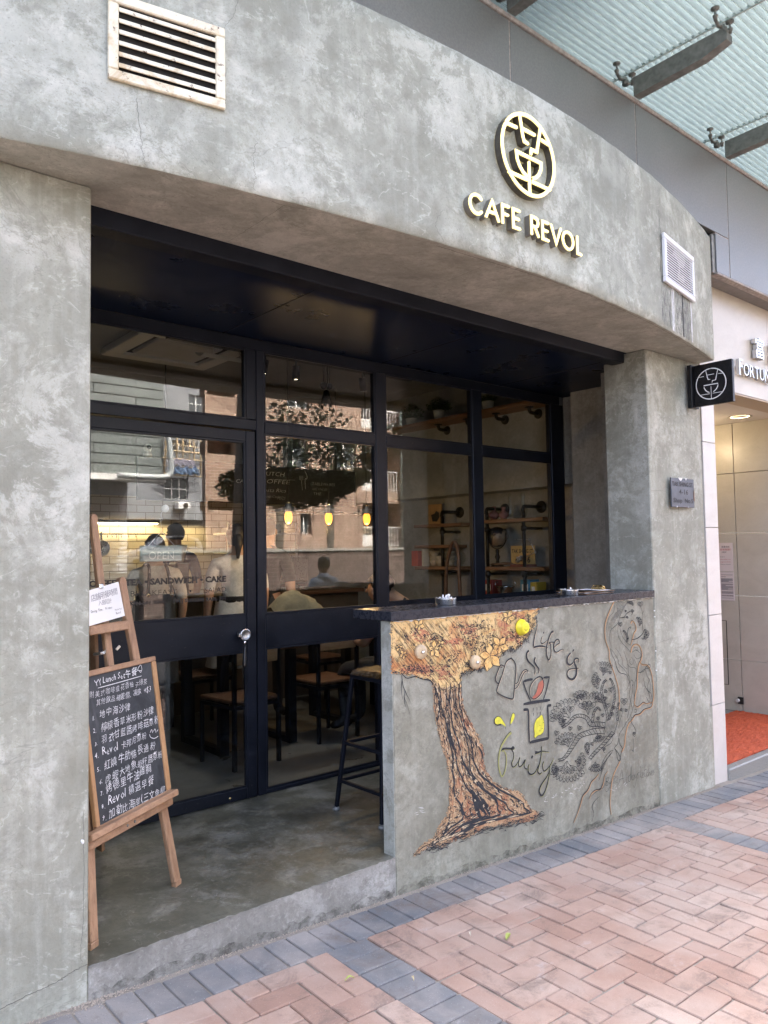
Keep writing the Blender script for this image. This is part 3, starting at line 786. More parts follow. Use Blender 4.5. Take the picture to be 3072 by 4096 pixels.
cg = thing('glass_canopy', 'fluted pale green glass canopy over the pavement held on steel arms', 'canopy', (3.5, -.5, 4.68))
gx = [-4.0, -1.46, 1.07, 2.33, 3.60, 4.87, 6.14, 7.41, 8.68, 11.2]
for i in range(len(gx)-1):
    MB().box(gx[i]+.005, gx[i+1]-.005, -1.0, .87, 4.672, 4.69).build('glass_pane', M['canopy'], cg)
silm = plain('silicone', (.6, .66, .62), .4)
for x in gx[1:-1]: MB().box(x-.004, x+.004, -1.0, .87, 4.668, 4.693).build('pane_joint', silm, cg)
MB().box(-4, 11.2, -1.05, -1.001, 4.62, 4.72).build('edge_channel', plain('rusty_channel', (.16, .11, .09), .7, .3, .4, 30), cg)
def arm(x, lab):
    t = thing('canopy_arm', lab, 'bracket', (x, CY, 4.49), 'steel arms carrying the canopy')
    prof = [(-.148, 4.43), (-.618, 4.445), (-.775, 4.487), (-.775, 4.532), (-.75, 4.565), (-.61, 4.566), (-.148, 4.556)]
    MB().prism([(p[0], p[1]) for p in prof], lambda u, v, d: (x+d, u, v), -.035, .035).build('arm', M['gunmetal'], t)
    for yy in (-.07, -.742):
        b = MB()
        b.lathe((x-.0, yy, 4.555), [(.0, 0), (.022, 0), (.022, .03), (.012, .035), (.012, .05)], 10)
        for dx in (-.1, .085):
            b.tube([(x, yy, 4.59), (x+dx*.5, yy+.01, 4.585), (x+dx, yy+.005, 4.61)], [.013, .011, .01], 8)
            b.lathe((x+dx, yy, 4.59), [(.0, 0), (.011, 0), (.011, .02), (.016, .022), (.016, .03), (.006, .034), (.006, .064), (.024, .068), (.026, .076), (.0, .079)], 12)
        b.build('spider_fitting', M['gunmetal'], t)
arm(2.26, 'dark steel canopy arm at the top edge of the view, nearest of the three')
arm(3.53, 'dark steel canopy arm with upturned tip and round glass clamps above the sign')
arm(4.80, 'dark steel canopy arm farthest along, above the white fine-slatted vent')
MB().box(-30, 2.9, -.55, .899, 5.31, 5.6).build('ledge', M['dark'], up)  # dark slab added above the canopy to shade its glass and darken that corner
# ------------------------------------------------------------------ neighbouring entrance
fo = thing('marble_entrance', 'cream marble entrance of the next building with metal lettering over it', 'entrance', (5.8, .03, -.2))
WZ = -.235
b = MB()
for z0, z1 in ((-.5, .264), (.269, .931), (.936, 1.591), (1.596, 2.241), (2.246, 2.683)):
    MB().box(4.60, 4.795, .03, .26, z0, z1, bev=.001).build('marble_slab', M['marblewhite'], fo)
for x0, x1 in ((4.60, 5.797), (5.80, 6.997), (7.0, 9.4)):
    MB().box(x0, x1, .03, .26, 2.686, 3.497, bev=.001).build('marble_slab', M['marble'], fo)
MB().box(7.0, 9.4, .03, .26, -.6, 2.684).build('marble_slab', M['marble'], fo)
MB().box(4.797, 6.999, .034, .256, 2.672, 2.684).build('header_lining', plain('header_lining', (.42, .33, .22), .5), fo)
MB().box(4.7, 7.0, .257, 6, 2.72, 2.78).build('soffit', plain('entrance_ceiling', (.62, .58, .52), .6), fo)
for k, (y0, y1) in enumerate(((.265, .88), (.882, 1.75), (1.752, 2.8), (2.802, 6))):
    for z0, z1 in ((WZ, .281), (.288, .936), (.943, 1.581), (1.588, 2.198), (2.205, 2.719)):
        MB().box(6.90, 6.99, y0+.003, y1-.003, z0, z1, bev=.001).build('marble_slab', M['marble'], fo)
MB().box(4.9, 6.9, 5.0, 5.1, WZ, 2.72).build('inner_wall', M['marble'], fo)
MB().box(4.797, 4.84, .265, 5.0, WZ, 2.72).build('inner_wall', M['marble'], fo)
b = MB().box(4.795, 6.999, .012, .262, -.8, WZ, bev=.008); b.build('threshold', M['granite'], fo)
MB().box(4.84, 6.9, .263, 5.0, -.5, WZ-.002).build('inner_paving', M['granite'], fo)
MB().box(6.888, 6.899, .87, .925, -.16, -.09).build('pipe_hole', M['dark'], fo)
b = MB(); b.tube([(6.905, .915, -.125), (6.87, .925, -.125)], .018, 10); b.build('pipe_stub', M['pot'], fo)
MB().box(6.8965, 6.8992, 1.015, 1.022, .02, .68).box(6.8965, 6.8992, 1.02, 1.3, .02, .024).box(6.8965, 6.8992, 1.02, 1.3, .676, .68).build('access_hatch', M['dark'], fo)
lm = plain('satin_steel_letters', (.55, .55, .54), .3, .9)
lt = MB(); text_to(lt, 'F', lambda u, v, d: (5.165+u, .002-d, 2.83+v), .19, .014, -.002, width=.062)
lt.box(5.158, 5.186, -.012, .016, 2.827, 2.834)
lt.build('letter', lm, fo); x0 = 5.24
for c_, w_ in (('O', .098), ('R', .078), ('T', .078), ('U', .084), ('N', .088), ('E', .066)):
    lt = MB(); text_to(lt, c_, lambda u, v, d, x0=x0: (x0+u, .002-d, 2.832+v), .145, .014, -.001, width=w_); lt.build('letter', lm, fo); x0 += w_+.013
lt = MB(); fsh = lambda x0: (lambda u, v, d: (x0+u, .004-d, 3.03+v-.02*u))
lm = plain('satin_steel_characters', (.6, .6, .59), .35, .8)
text_to(lt, '富', fsh(5.455), .185, .018, .002); lt.build('letter', lm, fo)
lt = MB(); text_to(lt, '嘉', fsh(5.79), .185, .018, .002); lt.build('letter', lm, fo)
cp = thing('carpet', 'orange-red carpet mat lying in the entrance beside the pale marble jamb', 'carpet', (5.8, .6, WZ))
b = MB(); nx, ny = 40, 40; rnd = random.Random(4)
v = []
for j in range(ny+1):
    for i in range(nx+1):
        v.append((4.845+2.02*i/nx, .075+.85*j/ny+(rnd.gauss(0, .006) if j in (0, ny) else 0), WZ+.012+rnd.gauss(0, .0025)))
b.add(v, [(j*(nx+1)+i, j*(nx+1)+i+1, (j+1)*(nx+1)+i+1, (j+1)*(nx+1)+i) for j in range(ny) for i in range(nx)])
b.box(4.846, 6.863, .08, .92, WZ+.001, WZ+.009)
b.build('pile', M['carpet'], cp)
def notice(y0, y1, z0, z1, lab, seed, cj, red):
    t = thing('notice', lab, 'notice', (6.89, (y0+y1)/2, z0), 'notices taped on the entrance wall')
    MB().box(6.893, 6.8975, y0, y1, z0, z1).build('sheet', plain('pink_paper', (.66, .58, .55), .8), t)
    ln = MB(); rnd = random.Random(seed); H = z1-z0; W = y1-y0
    fn = lambda u, v, d: (6.892-d, y1-.008-u, v)
    if cj:
        text_to(ln, '來賓到訪', fn_off(fn, .03, z1-.05), .022, width=.085)
        text_to(ln, '請到管理處登記', fn_off(fn, .015, z1-.078), .022, width=.11, mi=1); text_to(ln, '多謝合作', fn_off(fn, .03, z1-.105), .02, width=.05)
        for k, (tx, mi) in enumerate((('All visitors', 0), ('please register at the', 1), ('management office first', 1), ('Thank you for your cooperation', 0))):
            text_to(ln, tx, fn_off(fn, .012, z1-.15-.026*k), .014, width=.11 if k else .05, mi=mi)
    else:
        z = z1-.03
        while z > z0+.02:
            wl = rnd.uniform(.3, .85)*W if rnd.random() < .3 else .84*W
            ln.box(6.8915, 6.8926, y1-.012-wl, y1-.012, z, z+.0035); z -= .0085 if rnd.random() < .8 else .02
    ln.build('print', [M['ink'], M['redink']], t)
def fn_off(fn, du, dv): return lambda u, v, d: fn(u+du, v+dv, d)
notice(.921, 1.075, 1.188, 1.484, 'upper pinkish notice with a red line on the entrance wall', 1, True, True)
notice(.919, 1.065, .888, 1.18, 'lower pinkish notice filled with small print on the entrance wall', 2, False, False)
dl = thing('downlight', 'round lit downlight recessed in the entrance ceiling', 'ceiling light', (6.56, .64, 2.72))
b = MB(); b.lathe((6.56, .64, 2.719), [(.085, 0), (.11, -.004), (.112, 0)], 24); b.build('trim_ring', M['chrome'], dl)
b = MB(); b.lathe((6.56, .64, 2.73), [(.0, -.004), (.05, -.004), (.085, -.012)], 20); b.build('lamp', emit('warm_lamp', (1, .82, .5), .6), dl)
ld = bpy.data.lights.new('entrance_spot', 'POINT'); ld.energy = .8; ld.color = (1, .78, .5); ld.shadow_soft_size = .06
lo_ = bpy.data.objects.new('entrance_spot', ld); COL.objects.link(lo_); lo_.location = (6.3, 1.2, 2.5)

# ------------------------------------------------------------------ emblem strokes (unit circle, u right, v up)
def emblem():
    arcs = [math.pi/2+2*math.pi*i/56 for i in range(57)]
    st = [[(math.cos(a)*.93, math.sin(a)*.93) for a in arcs]]
    st += [[(-.30, .88), (-.20, .40), (-.155, .28), (-.03, .27)],
           [(.46, .82), (.30, .18), (.10, .17), (.075, .05)],
           [(-.24, .56), (.22, .56)],
           [(-.80, .50), (-.42, .52)], [(.48, .53), (.80, .50)]]
    bowl = [(-.44, -.05), (.44, -.05)]
    st.append([(-.10, -.52), (-.22, -.47), (-.34, -.36), (-.42, -.22), (-.445, -.05), (.44, -.05), (.42, -.22), (.34, -.36), (.22, -.47), (.12, -.51)])
    st.append([(0, -.17), (0, -.93)])
    st += [[(-.74, -.60), (-.09, -.60)], [(.09, -.60), (.74, -.60)]]
    return st
def capsule_poly(p, q, w):
    p, q = Vector((p[0], p[1])), Vector((q[0], q[1])); t = (q-p).normalized(); n = Vector((-t.y, t.x)); o = []
    for i in range(7):
        a = -math.pi/2+math.pi*i/6; o.append(q+(t*math.cos(a)+n*math.sin(a))*w/2)
    for i in range(7):
        a = math.pi/2+math.pi*i/6; o.append(p+(t*math.cos(a)+n*math.sin(a))*w/2)
    return o
def stroke_solid(b, pts, w, fn, d0, d1, face, side):
    """solid channel-letter stroke: lit face at d1, dark returns"""
    P = [Vector((p[0], p[1])) for p in pts]; n = len(P); closed = (P[0]-P[-1]).length < 1e-5
    if closed: P = P[:-1]; n -= 1
    L = []; Rr = []
    for i in range(n):
        a = P[(i-1) % n] if closed or i > 0 else P[0]; c = P[(i+1) % n] if closed or i < n-1 else P[-1]
        t1 = (P[i]-a); t2 = (c-P[i])
        if t1.length < 1e-9: t1 = t2
        if t2.length < 1e-9: t2 = t1
        t1.normalize(); t2.normalize(); n1 = Vector((-t1.y, t1.x)); n2 = Vector((-t2.y, t2.x)); m = (n1+n2)
        m = m.normalized() if m.length > 1e-6 else n1
        k = min(1.6, 1/max(.3, m.dot(n1))); L.append(P[i]+m*(w/2*k)); Rr.append(P[i]-m*(w/2*k))
    if not closed:
        t = (P[1]-P[0]).normalized(); s0 = [P[0]-t*(w*.36)+Vector((-t.y, t.x))*x*w/2 for x in (.55, -.55)]
        t = (P[-1]-P[-2]).normalized(); s1 = [P[-1]+t*(w*.36)+Vector((-t.y, t.x))*x*w/2 for x in (.55, -.55)]
        L = [s0[0]]+L+[s1[0]]; Rr = [s0[1]]+Rr+[s1[1]]; n += 2
    ins = .82
    mid = [(l+r_)*.5 for l, r_ in zip(L, Rr)]
    li = [m_+(l-m_)*ins for l, m_ in zip(L, mid)]; ri = [m_+(r_-m_)*ins for r_, m_ in zip(Rr, mid)]
    rings = [(L, d0), (L, d1-.006), (li, d1), (ri, d1), (Rr, d1-.006), (Rr, d0)]
    v = []
    for ring, d in rings: v += [fn(p.x, p.y, d) for p in ring]
    rng = range(n) if closed else range(n-1)
    for k in range(5):
        mi = face if k == 2 else side
        b.add([], []);
    base = len(b.v); b.v += [tuple(x) for x in v]
    for k in range(5):
        mi = face if k in (1, 2, 3) else side
        for i in rng:
            j = (i+1) % n
            b.f.append([base+k*n+i, base+k*n+j, base+(k+1)*n+j, base+(k+1)*n+i]); b.m.append(mi); b.sm.append(False)
    if not closed:
        for i in (0, n-1):
            b.f.append([base+k*n+i for k in range(6)]); b.m.append(side); b.sm.append(False)
lg = thing('lit_emblem', 'round glowing emblem of a cup on the bowed plaster fascia', 'sign', (1.9455, fy(1.9455), 3.37))
ER = .2115; ecx, ecz = 1.9455, 3.375
ang = math.atan(2*.052*(ecx-2.0)); ex_ = Vector((math.cos(ang), math.sin(ang), 0)); ny_ = Vector((ex_.y, -ex_.x, 0)); e0 = Vector((ecx, fy(ecx), ecz))
fem = lambda u, v, d: e0+ex_*u+Vector((0, 0, v))+ny_*d
for k, st in enumerate(emblem()):
    b = MB(); stroke_solid(b, [(x*ER, y*ER) for x, y in st], .0185, fem, .003, .045-(.0006*(k % 3) if k else 0), 0, 1)
    b.build('ring' if k == 0 else 'stroke', [M['signface'], M['signside']], lg)
ltr = thing('lit_lettering', 'glowing cafe name letters on the bowed fascia below the round emblem', 'sign', (1.92, fy(1.92), 3.0))
GL = {'C': [[(.62*math.cos(a)+.6, .5+.5*math.sin(a)) for a in [math.radians(42+i*276/16) for i in range(17)]]],
      'A': [[(0, 0), (.5, 1), (1.0, 0)], [(.22, .36), (.78, .36)]], 'F': [[(0, 0), (0, 1), (.62, 1)], [(0, .53), (.54, .53)]],
      'E': [[(.62, 0), (0, 0), (0, 1), (.62, 1)], [(0, .52), (.54, .52)]],
      'R': [[(0, 0), (0, 1), (.4, 1), (.6, .93), (.68, .75), (.6, .57), (.4, .48), (.02, .48)], [(.36, .46), (.70, 0)]],
      'V': [[(0, 1), (.45, 0), (.9, 1)]], 'O': [[(.56+.54*math.cos(a), .5+.5*math.sin(a)) for a in [2*math.pi*i/26 for i in range(27)]]],
      'L': [[(0, 1), (0, 0), (.58, 0)]]}
LH = .088
lret = plain('letter_return', (.2, .185, .16), .4, .5)
for ch, xl, xr, zc in (('C', 1.525, 1.612, 3.028), ('A', 1.626, 1.725, 3.0285), ('F', 1.738, 1.796, 3.029), ('E', 1.813, 1.873, 3.029), ('R', 1.947, 2.014, 3.029),
                       ('E', 2.032, 2.092, 3.028), ('V', 2.102, 2.195, 3.028), ('O', 2.198, 2.302, 3.0275), ('L', 2.325, 2.374, 3.027)):
    b = MB(); us = [p[0] for st in GL[ch] for p in st]; u0, u1 = min(us), max(us); k_ = (xr-xl-.0145)/(u1-u0)
    ff = lambda u, v, d, zc=zc: (lambda X: Vector((X, fy(X), zc+v))+Vector((math.sin(math.atan(.104*(X-2))), -math.cos(math.atan(.104*(X-2))), 0))*d)(u)
    for k, st in enumerate(GL[ch]):
        stroke_solid(b, [(xl+.00725+(p[0]-u0)*k_, (p[1]-.5)*LH) for p in st], .0155, ff, .003, .043-.0006*k, 0, 1)
    b.build('letter', [M['signface'], lret], ltr)

# blade sign
bs = thing('blade_sign', 'square black projecting sign with a white line emblem on the far pillar', 'sign', (4.35, -.02, 2.47))
b = MB(); b.box(4.335, 4.365, -.338, -.055, 2.462, 2.765, bev=.003); b.box(4.30, 4.40, -.055, -.021, 2.455, 2.77, bev=.003); b.build('panel', M['iron'], bs)
eb = MB(); fbl = lambda u, v, d: (4.334-d, -.183-u, 2.613+v)
for st in emblem(): eb.ribbon([(x*.118, y*.118) for x, y in st], .0072, fbl, .0012)
eb.build('emblem', plain('sign_white', (.8, .8, .78), .5), bs)
# street plaque with stencil cut lettering
pq = thing('street_plaque', 'dark metal street number plaque with stencil letters screwed on the far pillar', 'plaque', (4.165, -.03, 1.73))
MB().box(4.008, 4.322, -.034, -.0225, 1.73, 1.936, bev=.002).build('plate', plain('oiled_steel_plate', (.105, .11, .125), .42, .6, .3, 9), pq)
tb = MB(); fpq = lambda x0, z0: (lambda u, v, d: (x0+u, -.0355-d, z0+v))
text_to(tb, 'TAK SHING ST.', fpq(4.018, 1.878), .044, 0, .0006, width=.29)
text_to(tb, '4-16', fpq(4.108, 1.822), .05, 0, .0004, width=.125); text_to(tb, 'Shop  No.5', fpq(4.03, 1.762), .046, 0, .0004, width=.27)
tb.build('lettering', M['ink'], pq)
b = MB(); b.prism([(4.10, 1.939), (4.118, 1.922), (4.135, 1.916), (4.15, 1.924), (4.16, 1.939)], lambda u, v, d: (u, -.0352-d, v), 0, .001)
b.prism([(4.195, 1.939), (4.207, 1.922), (4.222, 1.939)], lambda u, v, d: (u, -.0352-d, v), 0, .001); b.build('torn_tape', M['paper'], pq)
b = MB(); b.lathe((4.075, -.035, 1.731), [(0, .004), (.005, .002), (.006, 0)], 8, (0, -1, 0)); b.lathe((4.232, -.035, 1.731), [(0, .004), (.005, .002), (.006, 0)], 8, (0, -1, 0)); b.build('fixing', M['chrome'], pq)
b = MB(); b.prism([(4.322, 1.86), (4.312, 1.84), (4.309, 1.79), (4.317, 1.775), (4.322, 1.775)], lambda u, v, d: (u, -.0352-d, v), 0, .0008); b.build('rust_patch', plain('rust', (.2, .1, .06), .8, 0, .3, 80), pq)

# ------------------------------------------------------------------ shopfront
sf = thing('shopfront', 'black steel framed glass shopfront with a glazed door set back in the recess', 'shopfront', (2.2, 1.25, 0))
YF, YB = 1.25, 1.31
def bar_(name, x0, x1, z0, z1, y0=YF, y1=YB, bev=.004, p=None, m='black'):
    return MB().box(x0, x1, y0, y1, z0, z1, bev=bev).build(name, M[m], p or sf)
bar_('head_rail', -.1, 4.487, 2.70, 2.769)
bar_('mullion', 1.447, 1.505, 0, 2.699); bar_('mullion', 1.377, 1.4465, 2.266, 2.699, YF+.002)
bar_('mullion', 2.40, 2.494, 0, 2.699); bar_('mullion', 3.377, 3.48, 0, 2.699); bar_('jamb', 4.358, 4.530, 0, 2.699)
bar_('transom', -.1, 1.4465, 2.202, 2.265)
panes = []
def pane(x0, x1, z0, z1, p=None, y=1.27):
    panes.append(MB().box(x0, x1, y, y+.006, z0, z1).build('glass_pane', M['glass'], p or sf))
    bd = .011
    b = MB()
    for (a, c, d, e) in ((x0, x1, z0, z0+bd), (x0, x1, z1-bd, z1), (x0, x0+bd, z0+bd, z1-bd), (x1-bd, x1, z0+bd, z1-bd)): b.box(a, c, y-.014, y-.001, d, e)
    b.build('glazing_bead', M['black'], p or sf)
for x0, x1, zl in ((1.505, 2.40, 1.078), (2.494, 3.377, 1.093), (3.48, 4.358, 1.093)):
    bar_('transom', x0+.001, x1-.001, 2.19, 2.262, YF+.002)
    bar_('kick_panel', x0+.001, x1-.001, .874, zl, YF+.004, YB-.01)
    bar_('sill_rail', x0+.001, x1-.001, 0.001, .024, YF+.002)
    pane(x0, x1, 2.262, 2.70); pane(x0, x1, zl, 2.19); pane(x0, x1, .024, .874)
pane(-.1, 1.377, 2.265, 2.70)
dr = MB().box(1.369, 1.434, 1.244, 1.289, .004, 2.193, bev=.004).box(.365, .43, 1.244, 1.289, .004, 2.193, bev=.004).box(.431, 1.3685, 1.2445, 1.2885, 2.128, 2.1925, bev=.003).box(.431, 1.3685, 1.2445, 1.2885, .0045, .069, bev=.003).box(.431, 1.3685, 1.247, 1.286, .868, 1.083, bev=.003)
dr = dr.build('door', M['black'], sf); WL[dr.name] = Vector((0, 0, 0))
pane(.43, 1.369, 1.083, 2.128, dr, 1.264); pane(.43, 1.369, .069, .868, dr, 1.264)
pane(-.1, .30, .03, 2.2)
bar_('side_post', .30, .36, 0, 2.2015)
# door handle: an espresso portafilter
hb = MB(); hc = Vector((1.322, 1.245, .973))
hb.lathe(hc, [(.0, 0), (.026, 0), (.026, .03), (.031, .034), (.034, .045), (.036, .066), (.034, .07), (.031, .07)], 28, (0, -1, 0), 0)
hb.lathe(hc, [(.031, .0695), (.029, .064), (.0, .064)], 28, (0, -1, 0), 1)
hb.bbox(hc+Vector((-.032, -.045, 0)), Vector((1, 0, 0)), Vector((0, 1, 0)), Vector((0, 0, 1)), .008, .012, .012, .003, 0)
hb.tube([hc+Vector((0, -.052, -.032)), hc+Vector((-.001, -.055, -.06))], [.011, .008], 12, 0)
hb.tube([hc+Vector((-.001, -.055, -.058)), hc+Vector((-.003, -.06, -.085)), hc+Vector((-.006, -.064, -.13)), hc+Vector((-.009, -.068, -.17)), hc+Vector((-.011, -.07, -.19))], [.0085, .009, .012, .015, .009], 14, 2)
hb.build('handle', [M['chrome'], plain('brushed_disc', (.42, .42, .41), .45, 1.0, .1, 200), plain('black_plastic', (.012, .012, .013), .35)], dr)
hb = MB(); hb.tube([(1.322, 1.29, .973), (1.322, 1.34, .973)], .02, 14); hb.tube([(1.322, 1.335, .94), (1.315, 1.345, .80)], [.009, .014], 10); hb.build('inside_handle', [M['iron']], dr)
tb = MB(); fdo = lambda x0, z0: (lambda u, v, d: (x0+u, 1.2630-d, z0+v))
def rtext(body, xr, z0, size, off, width): text_to(tb, body, fdo(xr, z0), size, 0, off, align='RIGHT', width=width)
rtext('COFFEE • TEA • SANDWICH • CAKE', 1.242, 1.287, .046, .0022, .84)
rtext('BREAKFAST', .932, 1.2265, .043, -.0004, .268); rtext('•', 1.02, 1.225, .046, .001, .012); rtext('SALAD', 1.242, 1.2265, .043, -.0004, .138)
rtext('MON-SAT 8AM-', .875, 1.179, .027, .0014, .235); rtext('PM | SUN&PB 9AM-', 1.185, 1.179, .027, .0014, .275); rtext('PM', 1.24, 1.179, .027, .0014, .042)
tb.build('lettering', M['vinyl'], dr)
b = MB(); b.lathe((1.25, 1.243, .03), [(0, .004), (.007, .003), (.008, 0)], 10, (0, -1, 0)); b.build('lock', M['brass'], dr)
# open sign on the inside of the door glass
op = thing('open_sign', 'frosted plate with white open lettering hung by a cord inside the door glass', 'sign', (.866, 1.33, 1.41))
MB().box(.741, .991, 1.325, 1.331, 1.412, 1.502, bev=.003).build('plate', plain('grey_green_plate', (.42, .46, .42), .5), op)
tb = MB(); fop = lambda x0, z0: (lambda u, v, d: (x0+u, 1.3238-d, z0+v))
text_to(tb, 'OPEN', fop(.792, 1.425), .062, 0, -.0003, width=.15); text_to(tb, 'Yes!', fop(.808, 1.4785), .024, 0, 0, .3, width=.046); text_to(tb, 'We are', fop(.905, 1.4765), .023, 0, 0, width=.036)
tb.build('lettering', plain('sign_offwhite', (.88, .87, .8), .6), op)
b = MB(); b.tube([(.783, 1.327, 1.49), (.866, 1.326, 1.583), (.962, 1.327, 1.488)], .0018, 5); b.tube([(.866, 1.326, 1.583), (.866, 1.326, 1.645)], .0015, 5); b.build('cord', M['paper'], op)
b = MB(); b.lathe((.878, 1.315, 1.711), [(0, .0), (.02, -.004), (.022, -.02), (.0, -.022)], 16, (0, 1, 0)); b.tube(cr([(.875, 1.32, 1.70), (.862, 1.322, 1.675), (.872, 1.322, 1.655), (.868, 1.322, 1.642), (.855, 1.322, 1.652)]), .0015, 5); b.build('suction_hook', M['paper'], op)

# ------------------------------------------------------------------ bar counter
bc = thing('bar_counter', 'low concrete counter wall with a black top and painted murals facing the pavement', 'counter', (2.6, .04, -.2))
b = MB(); b.box(1.44, 3.786, 0, .083, -.6, 1.113, bev=.006); b.build('counter_wall', M['barwall'], bc)
b = MB(); b.box(1.4375, 1.4395, .002, .081, -.05, 1.11); b.build('end_face', M['plaster'], bc)
MB().box(1.424, 3.78, -.014, .285, 1.1135, 1.16, bev=.003).build('counter_top', M['bartop'], bc)
b = MB(); rnd = random.Random(14); pts = []
for i in range(140):
    x = 1.445+2.33*i/139; pts.append((x, -.002, 1.1105+rnd.gauss(0, .0015)))
b.tube(pts, [max(.0012, rnd.gauss(.0025, .002)) for _ in pts], 5)
for x in (2.99, 3.03, 3.26, 2.35, 2.62): b.bbox(Vector((x, -.003, 1.109)), Vector((1, 0, 0)), Vector((0, 1, 0)), Vector((0, 0, 1)), .006, .004, .004, .001)
for z in (1.02, .98, .75, .62): b.ball((3.786, -.003, z), .005, 7)
b.build('filler_bead', M['white'], bc)

# ragged darker band at the foot, and scuffs, low on the wall faces
db = MB(); rnd = random.Random(44); fdb = lambda u, v, d: (u, -d, v)
dirt_and_band = streakmat('foot_band', (.10, .092, .072), .42, (7, 7, 9), .3, .75)
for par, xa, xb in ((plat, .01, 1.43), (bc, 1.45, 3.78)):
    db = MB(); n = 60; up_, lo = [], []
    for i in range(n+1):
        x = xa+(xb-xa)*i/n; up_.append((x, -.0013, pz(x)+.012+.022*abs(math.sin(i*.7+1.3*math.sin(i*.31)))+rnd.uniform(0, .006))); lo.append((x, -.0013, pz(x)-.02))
    db.add(up_+lo, [(i, i+1, n+2+i, n+1+i) for i in range(n)]); db.build('foot_band', dirt_and_band, par)
sc2 = MB()
for x0, z0, n_, sp in ((2.55, .02, 26, .42), (1.56, .18, 6, .05), (3.2, -.06, 10, .2), (1.6, -.02, 8, .15)):
    for i in range(n_):
        x = x0+rnd.uniform(0, sp); z = z0+(x-x0)*.05+rnd.gauss(0, .012); L = rnd.uniform(.01, .045); a = rnd.gauss(.1, .3)
        sc2.ribbon([(x, z), (x+L*.5*math.cos(a), z+L*.5*math.sin(a)+rnd.gauss(0, .002)), (x+L*math.cos(a), z+L*math.sin(a))], rnd.uniform(.002, .006), fdb, .0014+.00002*i, taper=(.2, 1, .2))
o = sc2.build('chalky_scuff', plain('chalky_scuff', (.5, .49, .45), .9, 0, .2, 60), bc); o['kind'] = 'stuff'
# ------------------------------------------------------------------ murals on the counter wall
def zoomer(x0, y0, k):
    def g(x, y):
        p = on_y(x0+x/k, y0+y/k, 0.0); return (p.x, p.z)
    return g
gA, gB, gC, gD, gP = zoomer(1560, 2420, 2.9625), zoomer(1600, 2700, 2.765), zoomer(1940, 2450, 3.1595), zoomer(2180, 2380, 2.354), zoomer(0, 0, 1.0)
fw = lambda u, v, d: (u, -d, v)
def muralmat(name, cols, sc, strx):
    t = NT(name); p = t.wpos(strx); a = t.noise(p, sc, 7, .65, .8); b = t.noise(t.wpos(), 6, 6, .6, .5); c = t.noise(t.wpos(strx), sc*5, 5, .75, .4)
    col = t.ramp(a, [(.30, cols[0]), (.42, cols[1]), (.52, cols[2]), (.6, cols[1]), (.72, cols[3])])
    col = t.mix(t.ramp(b, [(.52, 0.0), (.62, .75)]), col, cols[3])
    col = t.mix(t.ramp(c, [(.36, .8), (.46, 0.0)]), col, (.03, .027, .025))
    k = t.noise(t.wpos(), 150, 3, .6); col = t.mix(t.ramp(k, [(.68, 0.0), (.75, .6)]), col, (.32, .31, .28))
    t.base(col); t.rough(.8); return t.m
trunkmat = muralmat('mural_bark_paint', [(.26, .12, .06), (.42, .25, .13), (.52, .36, .2), (.38, .14, .065)], 10, (5, 5, 1.1))
basemat = muralmat('mural_root_paint', [(.2, .11, .07), (.36, .24, .16), (.48, .38, .29), (.34, .13, .08)], 12, (3, 3, 1.6))
crownmat = muralmat('mural_crown_paint', [(.5, .23, .08), (.6, .40, .16), (.68, .48, .22), (.5, .2, .07)], 5, (1.4, 1, 1.4))
fillO = muralmat('mural_flower_paint', [(.66, .36, .1), (.72, .45, .15), (.74, .5, .2), (.66, .33, .09)], 8, (1, 1, 1))
fillY = plain('mural_yellow', (.60, .56, .05), .8, 0, .15, 40); fillR = plain('mural_red', (.38, .12, .075), .8, 0, .12, 40)
halo = plain('mural_cream_edge', (.56, .45, .3), .85); haloy = plain('mural_lime_edge', (.3, .3, .1), .85); halo2 = plain('mural_rust_edge', (.42, .25, .12), .85)

out = [(1563,2484),(1700,2472),(1850,2459),(2000,2447),(2100,2440),(2158,2433),(2150,2450),(2135,2470),(2142,2490),(2124,2512),(2120,2525),(2108,2545),(2100,2555),(2090,2560),(2083,2582),(2070,2578),(2060,2595),(2048,2586),(2026,2592),(2015,2606),(2002,2620),(1985,2640),(1960,2655),(1931,2666),(1915,2676),(1900,2668),(1884,2678),(1864,2680),(1856,2690),(1843,2690),(1840,2700)]
crown = out + [(1838,2745),(1800,2752),(1768,2760),(1748,2752),(1734,2734),(1725,2717),(1705,2712),(1685,2707),(1668,2706),(1651,2697),(1630,2696),(1611,2693),(1590,2689),(1568,2687)]
trunk = [(1748,2750),(1768,2756),(1800,2748),(1838,2741),(1843,2780),(1847,2822),(1864,2859),(1868,2870),(1886,2902),(1900,2925),(1911,2953),(1924,2980),(1929,3000),(1930,3030),(1933,3058),(1947,3094),(1960,3110),(1972,3130),(1990,3138),(2005,3148),(2035,3160),(2070,3166),(2085,3178),(2099,3199),(2108,3215),(2121,3235),(2140,3243),(2157,3257),(2135,3275),(2100,3284),(2052,3293),(1990,3300),(1925,3315),(1900,3332),(1868,3347),(1830,3352),(1802,3362),(1775,3378),(1759,3387),(1730,3380),(1708,3387),(1680,3408),(1654,3423),(1665,3402),(1698,3373),(1734,3355),(1745,3335),(1752,3315),(1770,3286),(1788,3264),(1792,3240),(1797,3224),(1801,3170),(1799,3098),(1790,3044),(1777,3007),(1763,2960),(1752,2917),(1745,2881),(1738,2830),(1734,2783),(1732,2729)]
rnd = random.Random(21)
def jag(P, amp, sub=5):
    o = []
    for i in range(len(P)):
        a, b = P[i], P[(i+1) % len(P)]
        for k in range(sub):
            t = k/sub; o.append((a[0]+(b[0]-a[0])*t+(rnd.gauss(0, amp) if k else 0), a[1]+(b[1]-a[1])*t+(rnd.gauss(0, amp) if k else 0)))
    return o
mt = MB()
